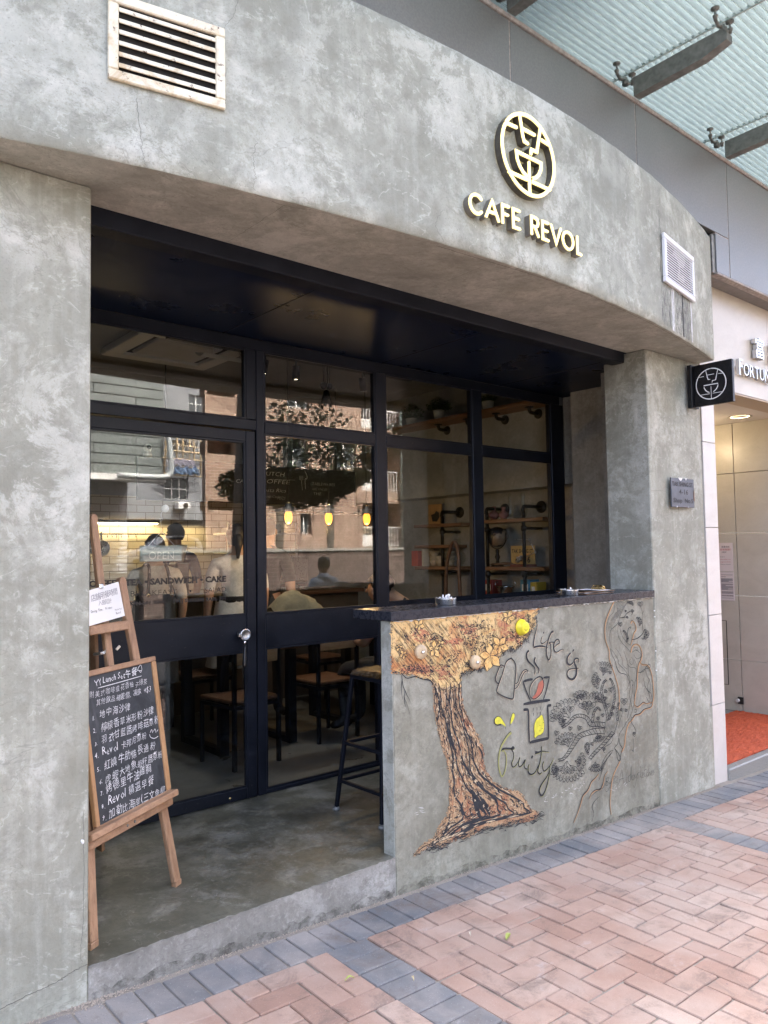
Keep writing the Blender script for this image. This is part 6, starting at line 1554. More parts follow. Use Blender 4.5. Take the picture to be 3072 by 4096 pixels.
for k, q in enumerate(((200, 505), (540, 862))):
    p = on_y(*z1(*q), 4.0 if k == 0 else 4.0); t = thing('ceiling_spot', ('small lit ceiling spot seen through the transom pane over the door', 'small lit spot above the upper edge of the door glass')[k], 'spotlight', (p.x, 4.0, p.z))
    b = MB(); b.lathe((p.x, 4.0, p.z+.03), [(0, .06), (.03, .05), (.035, 0), (.028, -.005)], 16); b.build('housing', M['pot'], t); b = MB(); b.lathe((p.x, 4.0, p.z+.025), [(0, .0), (.028, .001)], 14); b.build('lamp', emit('spot_warm', (1, .86, .6), 1.6), t)
    if p.z < 3.0:
        b = MB(); b.tube([(p.x, 4.0, p.z+.08), (p.x, 4.0, max(2.8, p.z+.2))], .006, 6); b.build('stem', M['iron'], t)
# ceiling air conditioner
ac = thing('ceiling_air_conditioner', 'white square ceiling cassette air conditioner with an air deflector seen above the door', 'air conditioner', (1.67, 2.82, 3.05))
acm = plain('ac_plastic', (.62, .6, .55), .5)
b = MB(); b.box(1.22, 2.12, 2.38, 2.50, 3.045, 3.1, bev=.008).box(1.22, 2.12, 3.12, 3.24, 3.045, 3.1, bev=.008).box(1.22, 1.345, 2.501, 3.119, 3.045, 3.1, bev=.006).box(1.995, 2.12, 2.501, 3.119, 3.045, 3.1, bev=.006); b.build('frame', acm, ac)
MB().box(1.40, 1.94, 2.56, 3.06, 3.05, 3.09, bev=.012).build('grille', plain('ac_grille', (.42, .41, .38), .6, 0, .3, 200), ac)
b = MB(); b.box(1.346, 1.399, 2.50, 3.12, 3.07, 3.09).box(1.941, 1.994, 2.50, 3.12, 3.07, 3.09).box(1.4, 1.94, 2.501, 2.559, 3.07, 3.09).box(1.4, 1.94, 3.061, 3.119, 3.07, 3.09); b.build('outlet', M['dark'], ac)
b = MB(); v = []
for i in range(9):
    t_ = i/8; y = 2.42-.16*t_; z = 2.96-.05*math.sin(t_*2.2)
    for x in (1.62, 2.1): v.append((x, y, z))
b.add(v, [(2*i, 2*i+1, 2*i+3, 2*i+2) for i in range(8)], 0, True); b.add([(p[0], p[1], p[2]+.004) for p in v], [(2*i, 2*i+2, 2*i+3, 2*i+1) for i in range(8)], 0, True)
b.build('air_deflector', plain('deflector_plastic', (.5, .52, .5), .3), ac)
b = MB()
for x in (1.75, 1.98): b.tube(cr([(x, 2.44, 3.05), (x+.01, 2.40, 3.02), (x, 2.36, 2.96)], 4), .005, 6)
b.build('deflector_arm', M['steel'], ac)
# hanging pulley ornament
p = on_y(1305, 1613, 1.75); hp = thing('hanging_pulley', 'dark iron pulley hanging on ropes from the ceiling behind the upper window', 'ornament', (p.x, 1.75, p.z))
b = MB(); b.lathe((p.x, 1.75, p.z), [(0, -.06), (.03, -.05), (.045, 0), (.03, .05), (.02, .09), (0, .1)], 16); b.ball((p.x-.02, 1.75, p.z+.13), .03, 10); b.ball((p.x+.03, 1.75, p.z+.13), .026, 10); b.build('pulley_block', M['iron'], hp)
b = MB()
for dx in (-.03, -.012, .02, .04): b.tube([(p.x+dx*.7, 1.75, p.z+.12), (p.x+dx, 1.75, 3.1)], .003, 5)
b.build('rope', M['iron'], hp)

# tables and chairs
def table(x0, x1, y0, y1, lab):
    t = thing('table', lab, 'table', ((x0+x1)/2, (y0+y1)/2, 0), 'steel framed wooden tables inside')
    MB().box(x0, x1, y0, y1, .72, .755, bev=.004).build('tabletop', M['seat'], t)
    for x in (x0+.05, x1-.05):
        MB().box(x-.035, x+.035, y0+.03, y0+.09, .004, .719, bev=.003).build('leg', M['black'], t); MB().box(x-.035, x+.035, y1-.09, y1-.03, .004, .719, bev=.003).build('leg', M['black'], t)
        MB().box(x-.034, x+.034, y0+.091, y1-.091, .004, .05, bev=.003).build('foot_bar', M['black'], t)
table(1.68, 2.36, 2.15, 2.85, 'wooden table with black steel legs right behind the window by the door'); table(2.95, 3.75, 2.35, 2.95, 'wooden table with black steel legs where the two diners sit'); table(.2, .9, 2.6, 3.2, 'wooden table with black steel legs behind the door glass')
ch = thing('chair', 'wooden seated chair with black steel legs, its pale backrest turned to the window', 'chair', (2.61, 2.2, 0))
for x in (2.425, 2.795): MB().box(x-.0125, x+.0125, 1.99, 2.02, .004, .83, bev=.002).build('back_leg', M['black'], ch); MB().box(x-.0125, x+.0125, 2.38, 2.405, .004, .43, bev=.002).build('front_leg', M['black'], ch)
MB().box(2.42, 2.80, 2.0, 2.41, .44, .465, bev=.006).build('seat', M['seat'], ch); MB().box(2.438, 2.782, 1.992, 2.012, .70, .81, bev=.004).build('backrest', M['backrest'], ch)
b = MB(); b.box(2.438, 2.782, 1.995, 2.015, .405, .43).box(2.438, 2.782, 2.383, 2.40, .405, .43).box(2.416, 2.434, 2.021, 2.379, .405, .43).box(2.786, 2.804, 2.021, 2.379, .405, .43); b.build('seat_frame', M['black'], ch)
for k, (x, y, rz, lab) in enumerate(((1.75, 2.0, 0.1, 'wooden chair with black legs pulled out beside the door mullion'), (2.05, 3.15, math.pi, 'wooden chair with black legs on the kitchen side of the window table'), (3.15, 2.15, 0, 'wooden chair with black legs under the salmon shirt diner'), (3.55, 2.15, .2, 'wooden chair with black legs under the dark shirt diner'), (3.35, 3.25, math.pi, 'wooden chair with black legs on the far side of the diners'), (.95, 3.1, 1.2, 'wooden chair with black legs turned sideways behind the lower door glass'))):
    place_copy(ch, (x, y, 0), lab, rz)
for o in list(bpy.data.objects):
    if o.name.startswith('chair') and o.parent is None: o['group'] = 'wooden chairs inside the cafe'
jk = thing('jacket', 'crumpled khaki jacket thrown over a chair top just inside the window', 'jacket', (2.08, 1.9, .95))
b = MB(); n, m_ = 18, 10; v = []; rnd = random.Random(17)
pk0, pk1 = on_y(1110, 2470, 1.8), on_y(1300, 2440, 1.8)
for j in range(m_+1):
    for i in range(n+1):
        t_, a = i/n, math.pi*j/m_; hgt = .2*math.sin(math.pi*min(1, t_*1.15+.05))**.7*(1-.45*t_)+.03
        x = pk0.x-.02+(pk1.x-pk0.x+.1)*t_; fold = .012*math.sin(t_*23+j*1.3)+rnd.gauss(0, .004)
        v.append((x+fold, 1.85-.11*math.cos(a), .98+hgt*math.sin(a)+fold))
b.add(v, [(j*(n+1)+i, j*(n+1)+i+1, (j+1)*(n+1)+i+1, (j+1)*(n+1)+i) for j in range(m_) for i in range(n)], 0, True); b.build('cloth', M['khaki'], jk)
MB().box(pk0.x, pk1.x+.5, 1.80, 1.90, .90, .985, bev=.01).build('bench_back', M['blackcloth'], jk)

# ------------------------------------------------------------------ pipe shelves on the far wall
def shelf_plank(name, lab, y0, y1, z, x0, x1, br, zfl, wall, grp):
    t = thing(name, lab, 'shelf', ((x0+x1)/2, (y0+y1)/2, z), grp)
    MB().box(x0, x1, y0, y1, z, z+.033, bev=.003).build('plank', M['plank'], t)
    for y in br:
        b = MB(); b.lathe((wall-.001, y, zfl), [(0, .012), (.042, .012), (.045, 0)], 18, (-1, 0, 0)); xm = x0+.12
        b.tube(cr([(wall-.01, y, zfl), (xm+.04, y, zfl), (xm+.008, y, zfl+.012), (xm, y, zfl+.05), (xm, y, z-.004)], 4), .017, 10); b.lathe((xm, y, z-.012), [(.017, 0), (.04, .004), (.04, .0115), (0, .0115)], 14)
        b.build('pipe_bracket', M['iron'], t)
    return t
shelf_plank('wall_shelf', 'long high wooden shelf on pipe brackets carrying potted plants', 1.33, 3.5, 2.715, 4.28, 4.526, (1.516, 1.906, 2.28, 2.673), 2.665, 4.53, 'shelves on the far wall')
def pipe_unit(name, lab, planks, posts):
    t = thing(name, lab, 'shelf', (4.64, posts[0], 1.04), 'shelves on the far wall')
    for y0, y1, z in planks: MB().box(4.5, 4.77, y0, y1, z, z+.032, bev=.003).build('plank', M['plank'], t)
    for y in posts:
        b = MB(); b.lathe((4.779, y, 1.842), [(0, .012), (.055, .012), (.058, 0)], 20, (-1, 0, 0))
        b.tube(cr([(4.77, y, 1.842), (4.55, y, 1.842), (4.515, y, 1.83), (4.505, y, 1.79)], 4), .017, 10); b.build('pipe_arm', M['iron'], t)
        zs_ = [1.8]+[z for p in planks for z in (p[2]+.034, p[2]-.002) if p[0] <= y <= p[1]]+[.01]
        zs_.sort(reverse=True)
        b = MB()
        for i in range(0, len(zs_)-1, 2): b.tube([(4.515, y, zs_[i]), (4.515, y, zs_[i+1])], .017, 10)
        for z in (1.66, 1.24): b.tube(cr([(4.515, y, z-.02), (4.56, y, z-.02), (4.77, y, z-.02)], 3), .014, 8); b.lathe((4.515, y, z-.045), [(.017, 0), (.026, .005), (.026, .045), (.017, .05)], 12)
        b.build('pipe_post', M['iron'], t)
pipe_unit('pipe_shelf', 'right hand wooden shelf unit on black iron pipes with globe and street sign', ((1.477, 2.305, 1.702), (1.477, 2.304, 1.256)), (1.705, 2.15))
pipe_unit('pipe_shelf', 'left hand wooden shelf unit on black iron pipes with bowls', ((2.485, 3.17, 1.69), (2.658, 3.17, 1.475), (2.53, 3.17, 1.254)), (2.76,))
def plant(y, r_, h, spread, lab, seed, n=620, x=4.4):
    t = thing('potted_plant', lab, 'plant', (x, y, 2.748), 'potted plants on the high shelf')
    b = MB(); b.lathe((x, y, 2.7485), [(0, 0), (r_*.72, 0), (r_, h), (r_*.94, h), (r_*.9, h-.015), (0, h-.015)], 22); b.build('pot', M['pot'], t)
    rnd = random.Random(seed); b = MB()
    for i in range(n):
        a, el = rnd.uniform(0, 6.28), rnd.uniform(.15, 1.45); rr = spread*rnd.uniform(.25, 1.05)
        c = Vector((x+rr*math.cos(a)*math.cos(el), y+rr*math.sin(a)*math.cos(el), 2.7485+h+rr*math.sin(el)*1.05)); d = (c-Vector((x, y, 2.74+h))).normalized(); s_ = d.orthogonal().normalized(); L = rnd.uniform(.026, .046)
        q = (d+Vector((rnd.gauss(0, .5), rnd.gauss(0, .5), rnd.gauss(0, .5)))).normalized()
        b.add([c-q*L*.5, c+s_*L*.25, c+q*L*.5, c-s_*L*.25], [(0, 1, 2, 3)])
    b.build('foliage', M['leaf'], t, fix=False); b = MB()
    for i in range(6):
        a = i; b.tube([(x, y, 2.745+h-.02), (x+spread*.4*math.cos(a), y+spread*.4*math.sin(a), 2.75+h+spread*.5)], .003, 5)
    b.build('stem', M['bark'], t)
plant(2.66, .058, .105, .13, 'bushy plant in a white pot on the high shelf, in front of the wall', 1); plant(3.07, .06, .08, .14, 'spiky plant in a pale pot on the high shelf, behind the brick pier reflection', 2); plant(2.0, .058, .09, .08, 'small plant in a white pot on the high shelf, cut by the mullion', 3, 300); plant(3.42, .055, .08, .11, 'green leafy plant in a cream pot at the left end of the high shelf', 4)
# shelf things
gl_ = thing('globe', 'dark desk globe on a turned stand on the pipe shelf', 'globe', (4.62, 2.12, 1.29))
def globemat():
    t = NT('globe_map'); n_ = t.noise(t.obj(), 9, 5, .55); t.base(t.mix(t.ramp(n_, [(.52, 0.0), (.55, 1.0)]), (.01, .014, .03), (.28, .2, .13))); t.rough(.3); return t.m
b = MB(); b.ball((4.62, 2.12, 1.57), .1, 24); b.build('ball', globemat(), gl_)
b = MB(); b.tube([Vector((4.62, 2.12+.112*math.sin(a), 1.57-.112*math.cos(a))) for a in [-1.9+3.8*i/24 for i in range(25)]], .005, 6); b.lathe((4.62, 2.12, 1.29), [(0, 0), (.06, 0), (.055, .012), (.02, .03), (.014, .06), (.026, .09), (.014, .12), (.02, .15), (.01, .17), (0, .17)], 20); b.build('stand', M['iron'], gl_)
sg = thing('street_sign', 'small yellow street sign with black stencil lettering leaning on the pipe shelf', 'sign', (4.68, 1.85, 1.29))
MB().box(4.672, 4.68, 1.711, 1.996, 1.30, 1.483, bev=.002).build('plate', plain('yellow_sign', (.62, .42, .14), .5, 0, .12, 20), sg)
tb = MB(); fsg = lambda y0, z0: (lambda u, v, d: (4.6712, y0-u, z0+v)); text_to(tb, 'TAK SHING ST.', fsg(1.985, 1.415), .052, 0, .001, width=.262); text_to(tb, '4 - 16', fsg(1.945, 1.325), .078, 0, .002, width=.18); tb.build('lettering', M['ink'], sg)
dlm = thing('desk_lamp_arm', 'jointed metal lamp arm standing in front of the yellow street sign', 'lamp', (4.58, 1.72, 1.29))
P6 = [on_y(1500+q[0]/2.074, 1500+q[1]/2.074, 1.7) for q in ((1160, 1365), (1278, 1365), (1330, 1470), (1240, 1515))]; b = MB()
P6 = [Vector((4.56, CAM.y+(p.y-CAM.y)*(4.56-CAM.x)/(p.x-CAM.x), CAM.z+(p.z-CAM.z)*(4.56-CAM.x)/(p.x-CAM.x))) for p in P6]
b.tube(P6, .005, 6)
for p in P6[1:3]: b.ball(p, .011, 8)
b.tube([P6[3], (4.6, P6[3].y+.05, 1.29)], .006, 6); b.build('arm', M['steel'], dlm); b = MB(); b.lathe((4.6, P6[3].y+.05, 1.2885), [(0, 0), (.05, 0), (.045, .02), (0, .025)], 18); b.build('base', M['iron'], dlm)
dwm = wood('driftwood', (.1, .06, .04), (.2, .12, .08), 'Y'); b = MB(); b.tube(cr([(4.6, 2.22, 1.305), (4.58, 2.1, 1.31), (4.6, 1.98, 1.318), (4.57, 1.86, 1.308)], 5), [.006]*3+[.014]*10+[.006]*3, 9); tag(b.build('driftwood', dwm), 'piece of weathered driftwood lying on the shelf below the globe', 'driftwood')
MB()
tag(MB().box(4.52, 4.66, 1.68, 1.88, 1.289, 1.31, bev=.003).build('book', plain('red_book', (.2, .045, .03), .6)), 'red book lying flat on the pipe shelf in front of the yellow sign', 'book', 'books on the shelves')
b = MB(); rnd = random.Random(4)
for i in range(26):
    a, e_ = rnd.uniform(0, 6.28), rnd.uniform(-.4, 1.5); b.ball((4.57+.035*math.cos(a)*math.cos(e_), 1.80+.035*math.sin(a)*math.cos(e_), 1.345+.04*math.sin(e_)), .011, 6)
tag(b.build('pine_cone_ornament', M['steel']), 'silvery knobbly ornament standing on the red book', 'ornament')
def flask(y, z, r_, h, lab, m='clearglass', x=4.62):
    t = thing('glass_vessel', lab, 'glass vessel', (x, y, z), 'glass vessels on the pipe shelf'); b = MB()
    b.lathe((x, y, z), [(0, 0), (r_*.6, 0), (r_*.62, .008)]+[(r_*max(.38, math.sin(.55+2.4*i/10)), .012+(h*.62)*i/10) for i in range(11)]+[(r_*.4, h*.8), (r_*.4, h), (r_*.34, h)], 20); b.build('glass', M[m], t)
M['pinkglass'] = plain('pink_glass', (.3, .14, .13), .12)
flask(2.153, 1.7355, .055, .13, 'round pinkish glass flask on the upper pipe shelf beside the post', 'pinkglass'); flask(2.03, 1.7355, .05, .12, 'second pinkish glass flask on the upper pipe shelf', 'pinkglass'); flask(1.948, 1.7355, .03, .24, 'tall slim clear bottle on the upper pipe shelf'); flask(1.876, 1.7355, .05, .13, 'low clear glass flask on the upper pipe shelf'); flask(1.793, 1.7355, .045, .24, 'tall clear jar with a stopper on the upper pipe shelf')
flask(2.65, 1.288, .085, .28, 'large clear glass drinks jar on the left pipe shelf')
for k, (y, nn) in enumerate(((2.99, 3), (2.90, 2), (2.765, 3))):
    for i in range(nn):
        z = 1.2875+.045*i; b = MB(); b.lathe((4.62, y, z), [(0, 0), (.03, 0), (.05, .05), (.056, .062), (.052, .062), (.045, .048), (.026, .008), (0, .008)], 18); tag(b.build('bowl', M['cream']), ('left', 'middle', 'right')[k]+' stack of cream bowls on the shelf, '+('lowest bowl', 'second bowl up', 'third bowl up')[i], 'bowl', 'cream bowls on the left pipe shelf')
pt = thing('picture', 'square picture of a coffee cup leaning on the left pipe shelf', 'picture', (4.7, 3.05, 1.73)); MB().box(4.70, 4.715, 2.955, 3.15, 1.724, 1.94).build('panel', plain('kraft_print', (.45, .27, .12), .7, 0, .25, 9), pt)
b = MB(); b.prism([(3.09, 1.76), (3.02, 1.755), (2.985, 1.80), (2.99, 1.85), (3.03, 1.87), (3.06, 1.84), (3.11, 1.83)], lambda u, v, d: (4.699-d, u, v), 0, .0008); b.build('cup_print', M['ink'], pt)
for y0, y1, z0, z1, c, lab in ((3.18, 3.28, 1.288, 1.45, (.55, .1, .05), 'orange-red book standing at the left end of the pipe shelf'), (3.10, 3.12, 1.288, 1.47, (.7, .62, .5), 'thin pale book standing beside the bowls')):
    tag(MB().box(4.56, 4.72, y0, y1, z0, z1, bev=.002).build('book', plain('book_cover', c, .6)), lab, 'book', 'books on the shelves')
MB()
for y0, y1, z1, c, lab in ((1.69, 1.80, 1.17, (.05, .25, .4), 'blue carton at the bottom of the right pipe shelf'), (1.61, 1.685, 1.15, (.6, .42, .05), 'yellow carton at the bottom of the right pipe shelf'), (2.14, 2.25, 1.16, (.35, .05, .04), 'red carton at the bottom of the right pipe shelf')):
    t = thing('carton', lab, 'carton', (4.62, y0, .94), 'cartons under the pipe shelf'); MB().box(4.56, 4.7, y0, y1, .942, z1, bev=.003).build('box', plain('carton_print', c, .5), t); MB().box(4.558, 4.5595, y0+.02, y1-.02, z1-.10, z1-.04).build('label_patch', M['paper'], t)
lb = thing('low_bench', 'low dark wooden bench under the pipe shelf carrying cartons', 'bench', (4.62, 2, 0)); MB().box(4.48, 4.77, 1.4, 3.2, .90, .94, bev=.003).build('top', M['plank'], lb)
for y in (1.45, 3.1): MB().box(4.5, 4.76, y, y+.04, .004, .899).build('support', M['black'], lb)
ib = thing('ice_bucket', 'shiny metal ice bucket under the pipe shelf', 'bucket', (4.6, 2.015, .941)); b = MB(); b.lathe((4.6, 2.015, .941), [(0, 0), (.055, 0), (.09, .16), (.094, .165), (.088, .165), (.05, .01), (0, .01)], 24); b.build('bowl', M['chrome'], ib)
b = MB()
for s_ in (-1, 1): b.tube(cr([(4.6, 2.015+s_*.09, 1.09), (4.6, 2.015+s_*.12, 1.11), (4.6, 2.015+s_*.118, 1.15), (4.6, 2.015+s_*.09, 1.14)], 4), .005, 6)
b.build('handle', M['chrome'], ib)
hc = thing('high_chair', 'dark wooden chair frame with a tall bent loop back by the left pipe shelf', 'chair', (4.3, 2.5, 0)); b = MB()
b.tube(cr([(4.4, 2.62, .5), (4.4, 2.60, 1.2), (4.42, 2.56, 1.45), (4.42, 2.50, 1.53), (4.42, 2.45, 1.45), (4.4, 2.42, 1.2), (4.4, 2.40, .5)], 6), .018, 10); b.build('loop_back', M['seat'], hc)
b = MB(); b.lathe((4.25, 2.51, .62), [(0, 0), (.19, 0), (.2, .02), (.18, .035), (0, .035)], 22); b.build('seat', M['seat'], hc)
for dx, dy in ((.14, .12), (.14, -.12), (-.14, .12), (-.14, -.12)):
    b = MB(); b.tube([(4.25+dx*1.2, 2.51+dy*1.2, .004), (4.25+dx, 2.51+dy, .62)], .016, 8); b.build('leg', M['seat'], hc)
# ------------------------------------------------------------------ the other side of the street (seen mirrored in the glass)
z5 = lambda x, y: (1000+x/2.765, 1700+y/2.765); zd = lambda x, y: (340+x/2.3286, 1650+y/2.3286); z6 = lambda x, y: (1500+x/2.074, 1500+y/2.074); z1 = lambda x, y: (300+x/1.58, 1200+y/1.58)
def rfl(q, Y): p = on_y(q[0], q[1], 2.54-Y); return Vector((p.x, Y, p.z))
terr = MB().box(2, 60, -80, -10.45, -1.6, .95).build('terrace', M['road']); terr['kind'] = 'structure'
def brickmat(name, c1, c2, mort, bw=.225, rh=.07):
    t = NT(name); g = t.n('ShaderNodeNewGeometry'); sp = t.sep(g.outputs['Position']); cb = t.n('ShaderNodeCombineXYZ')
    t.l(t.math('ADD', sp['X'], sp['Y']), cb.inputs[0]); t.l(sp['Z'], cb.inputs[1])
    br = t.n('ShaderNodeTexBrick'); t.l(cb.outputs[0], br.inputs['Vector']); br.inputs['Scale'].default_value = 1.0
    br.inputs['Brick Width'].default_value = bw; br.inputs['Row Height'].default_value = rh; br.inputs['Mortar Size'].default_value = .008; br.inputs['Mortar Smooth'].default_value = .2; br.inputs['Bias'].default_value = -.1
    br.inputs['Color1'].default_value = (*c1, 1); br.inputs['Color2'].default_value = (*c2, 1); br.inputs['Mortar'].default_value = (*mort, 1)
    n = t.noise(t.wpos(), 1.1, 5, .6); col = t.mix(t.ramp(n, [(.35, .35), (.65, 0.0)]), br.outputs['Color'], tuple(x*.6 for x in c1))
    t.base(col); t.rough(.85); t.bump(br.outputs['Fac'], -.5, .01); return t.m
M['brickwall'] = brickmat('tan_brickwork', (.21, .115, .075), (.33, .22, .15), (.44, .41, .36), .26, .095); M['brickdark'] = brickmat('brown_brickwork', (.085, .052, .042), (.14, .09, .072), (.24, .22, .2), .26, .09)
winframe = plain('pale_window_frame', (.6, .6, .58), .5); wing = plain('far_window_glass', (.05, .06, .065), .1)
def facade(b, x0, x1, z0, z1, y, ops, dep=.25, mi=0):
    xs_ = sorted({x0, x1, *[o[0] for o in ops], *[o[1] for o in ops]}); zs_ = sorted({z0, z1, *[o[2] for o in ops], *[o[3] for o in ops]})
    xs_ = [x for x in xs_ if x0 <= x <= x1]; zs_ = [z for z in zs_ if z0 <= z <= z1]
    for i in range(len(xs_)-1):
        for j in range(len(zs_)-1):
            cx, cz = (xs_[i]+xs_[i+1])/2, (zs_[j]+zs_[j+1])/2
            if any(o[0] < cx < o[1] and o[2] < cz < o[3] for o in ops): continue
            b.add([(xs_[i], y, zs_[j]), (xs_[i+1], y, zs_[j]), (xs_[i+1], y, zs_[j+1]), (xs_[i], y, zs_[j+1])], [(0, 1, 2, 3)], mi)
    for (a, c, d, e) in ops:
        b.add([(a, y, d), (c, y, d), (c, y, e), (a, y, e), (a, y-dep, d), (c, y-dep, d), (c, y-dep, e), (a, y-dep, e)], [(0, 1, 5, 4), (1, 2, 6, 5), (2, 3, 7, 6), (3, 0, 4, 7), (4, 5, 6, 7)], mi)
def window(p, x0, x1, z0, z1, y, nx=2, nz=1):
    b = MB(); f_ = .06
    for i in range(nx+1):
        x = x0+(x1-x0)*i/nx; b.box(max(x0, x-f_/2), min(x1, x+f_/2), y-.05, y+.01, z0, z1)
    for j in range(nz+1):
        z = z0+(z1-z0)*j/nz; b.box(x0, x1, y-.051, y+.011, max(z0, z-f_/2), min(z1, z+f_/2))
    o = b.build('window', winframe, p); MB().box(x0+.01, x1-.01, y-.04, y-.02, z0+.01, z1-.01).build('pane', wing, o)
def rail(p, x0, x1, z0, z1, y):
    b = MB(); b.box(x0, x1, y, y+.04, z1-.04, z1).box(x0, x1, y, y+.04, z0+.05, z0+.08); n = int((x1-x0)/.13)
    for i in range(n+1): b.box(x0+(x1-x0)*i/n-.012, x0+(x1-x0)*i/n+.012, y+.008, y+.03, z0, z1-.04)
    b.build('balcony_rail', winframe, p)
BY = -16.0
bb = thing('brick_building', 'tan brick apartment building with barred balconies across the street', 'building', (14.5, BY, 1))
def rr(q0, q1, Y): a, c = rfl(q0, Y), rfl(q1, Y); return (min(a.x, c.x), max(a.x, c.x), min(a.z, c.z), max(a.z, c.z))
wA = rr(z5(560, 980), z5(680, 1210), BY); wB = rr(z5(940, 150), z5(1180, 490), BY); wC = rr(z5(360, 140), z5(640, 480), BY)
ops = [wA, wB, wC, (13.0, 13.9, 6.3, 7.2), (14.9, 15.8, 6.6, 7.6)]
bals = [(16.14, 17.95, 1.6, 3.2), (16.14, 17.95, 3.64, 5.5), (16.14, 17.95, 5.9, 7.7)]
slots = [(9.95, 10.9, 2.78, 3.06), (9.95, 10.9, 4.5, 4.9), (9.95, 10.9, 6.3, 6.7)]
b = MB(); facade(b, 9.88, 18.0, .95, 14, BY, ops); b2 = None
b = MB(); facade(b, 11.25, 16.14, .95, 14, BY, ops); facade(b, 9.88, 11.25, .95, 14, BY+.25, slots, .5); facade(b, 16.14, 18.0, .95, 14, BY-.01, bals, 1.3)
b.box(18.01, 19.04, BY-2, BY+.45, .95, 14); b.add([(9.88, BY+.25, .95), (15.0, -26, .95), (15.0, -26, 14), (9.88, BY+.25, 14)], [(0, 1, 2, 3)]); b.box(11.2501, 11.27, BY, BY+.25, .95, 14); b.box(15.0, 19, -26, -25.9, .95, 14); b.add([(9.88, BY+.25, 14), (15, -26, 14), (19, -26, 14), (19, BY, 14)], [(0, 1, 2, 3)])
b.build('wall', M['brickwall'], bb)
for o in ops: window(bb, o[0]+.02, o[1]-.02, o[2]+.02, o[3]-.02, BY-.15)
for o in bals:
    rail(bb, o[0], o[1], o[2], o[2]+.74, BY-.06); window(bb, o[0]+.3, o[0]+1.2, o[2]+.5, o[3]-.25, BY-1.2, 2, 2)
    MB().box(o[0]+.25, o[0]+.95, BY-.9, BY-.6, o[2]+.04, o[2]+.45, bev=.02).build('condenser', M['white'], bb)
b = MB(); b.tube([(17.93, BY+.12, 1), (17.93, BY+.12, 13.5)], .06, 8); b.build('drain_pipe', plain('green_grey_pipe', (.3, .36, .34), .5), bb)
lw = thing('garden_wall', 'long low dark brick wall along the far side of the road', 'wall', (14, -10.3, 0))
MB().box(5.6, 30, -10.45, -10.2, -1.4, 1.47).build('brick_wall', M['brickdark'], lw); MB().box(5.55, 30, -10.48, -10.17, 1.4705, 1.54, bev=.01).build('coping', M['granite'], lw)
# grey building with scaffold
GY = -36.0
gbm = plain('grey_render', (.19, .2, .21), .85, 0, .12, 3); gb_ = thing('grey_building', 'grey rendered apartment block with bamboo scaffold far across the street', 'building', (18, GY, 1))
A_ = rfl(zd(395, 990), GY); B_ = rfl(zd(1090, 990), GY); wn = rr(zd(740, 605), zd(955, 815), GY); w2 = rr(zd(750, 250), zd(940, 360), GY); w3 = rr(z1(720, 595), z1(860, 725), GY); w4 = rr(z1(300, 575), z1(440, 610), GY)
b = MB(); facade(b, A_.x, B_.x+5, A_.z, 24, GY, [wn, w2, w3]); b.box(A_.x, B_.x+5, GY-6, GY-.3, A_.z-.01, 24); b.box(A_.x-14, A_.x-.01, GY-1.5, GY-1, A_.z+3, 24); b.build('wall', gbm, gb_)
for o in (wn, w2, w3): window(gb_, o[0]+.02, o[1]-.02, o[2]+.02, o[3]-.02, GY-.1, 3, 2)
a_ = rr(zd(865, 835), zd(975, 900), GY+.5); b = MB(); b.box(a_[0], a_[1], GY+.05, GY+.6, a_[2], a_[3], bev=.03); o = b.build('condenser', M['white'], gb_)
b = MB(); b.lathe((a_[1]-.3, GY+.601, (a_[2]+a_[3])/2), [(0, 0), ((a_[3]-a_[2])*.4, 0), ((a_[3]-a_[2])*.42, .01)], 18, (0, 1, 0)); b.build('fan', M['dark'], o)
sc = thing('bamboo_scaffold', 'bamboo scaffold with blue and white sheeting on the grey block', 'scaffold', (20, GY+.6, 6)); s0 = rr(zd(735, 200), zd(1080, 590), GY+.5)
b = MB(); rnd = random.Random(2)
for i in range(7): x = s0[0]+(s0[1]-s0[0])*i/6; b.tube([(x, GY+.5, s0[2]), (x+rnd.gauss(0, .1), GY+.5, s0[3]+1)], .05, 6)
for i in range(7): z = s0[2]+(s0[3]-s0[2])*i/5; b.tube([(s0[0]-.4, GY+.55, z), (s0[1]+rnd.uniform(.2, 1.5), GY+.55, z+rnd.gauss(0, .1))], .045, 6)
b.build('pole', plain('bamboo', (.4, .3, .17), .6), sc)
nb = rr(zd(755, 505), zd(1040, 585), GY+.5)
def cloth_sheet(b, x0, x1, z0, z1, y):
    n, m_ = 26, 6; b.add([(x0+(x1-x0)*i/n, y+.12*math.sin(i*1.7+j), z0+(z1-z0)*j/m_+.06*math.sin(i*.9)) for j in range(m_+1) for i in range(n+1)], [(j*(n+1)+i, j*(n+1)+i+1, (j+1)*(n+1)+i+1, (j+1)*(n+1)+i) for j in range(m_) for i in range(n)], 0, True)
b = MB(); cloth_sheet(b, *nb, GY+.75); b.build('blue_sheet', plain('blue_tarp', (.2, .3, .45), .6, 0, .4, 4), sc); b = MB(); n3 = rr(zd(750, 430), zd(1010, 505), GY+.5); cloth_sheet(b, *n3, GY+.72); b.build('white_net', plain('white_net', (.5, .48, .55), .7, 0, .2, 4), sc)
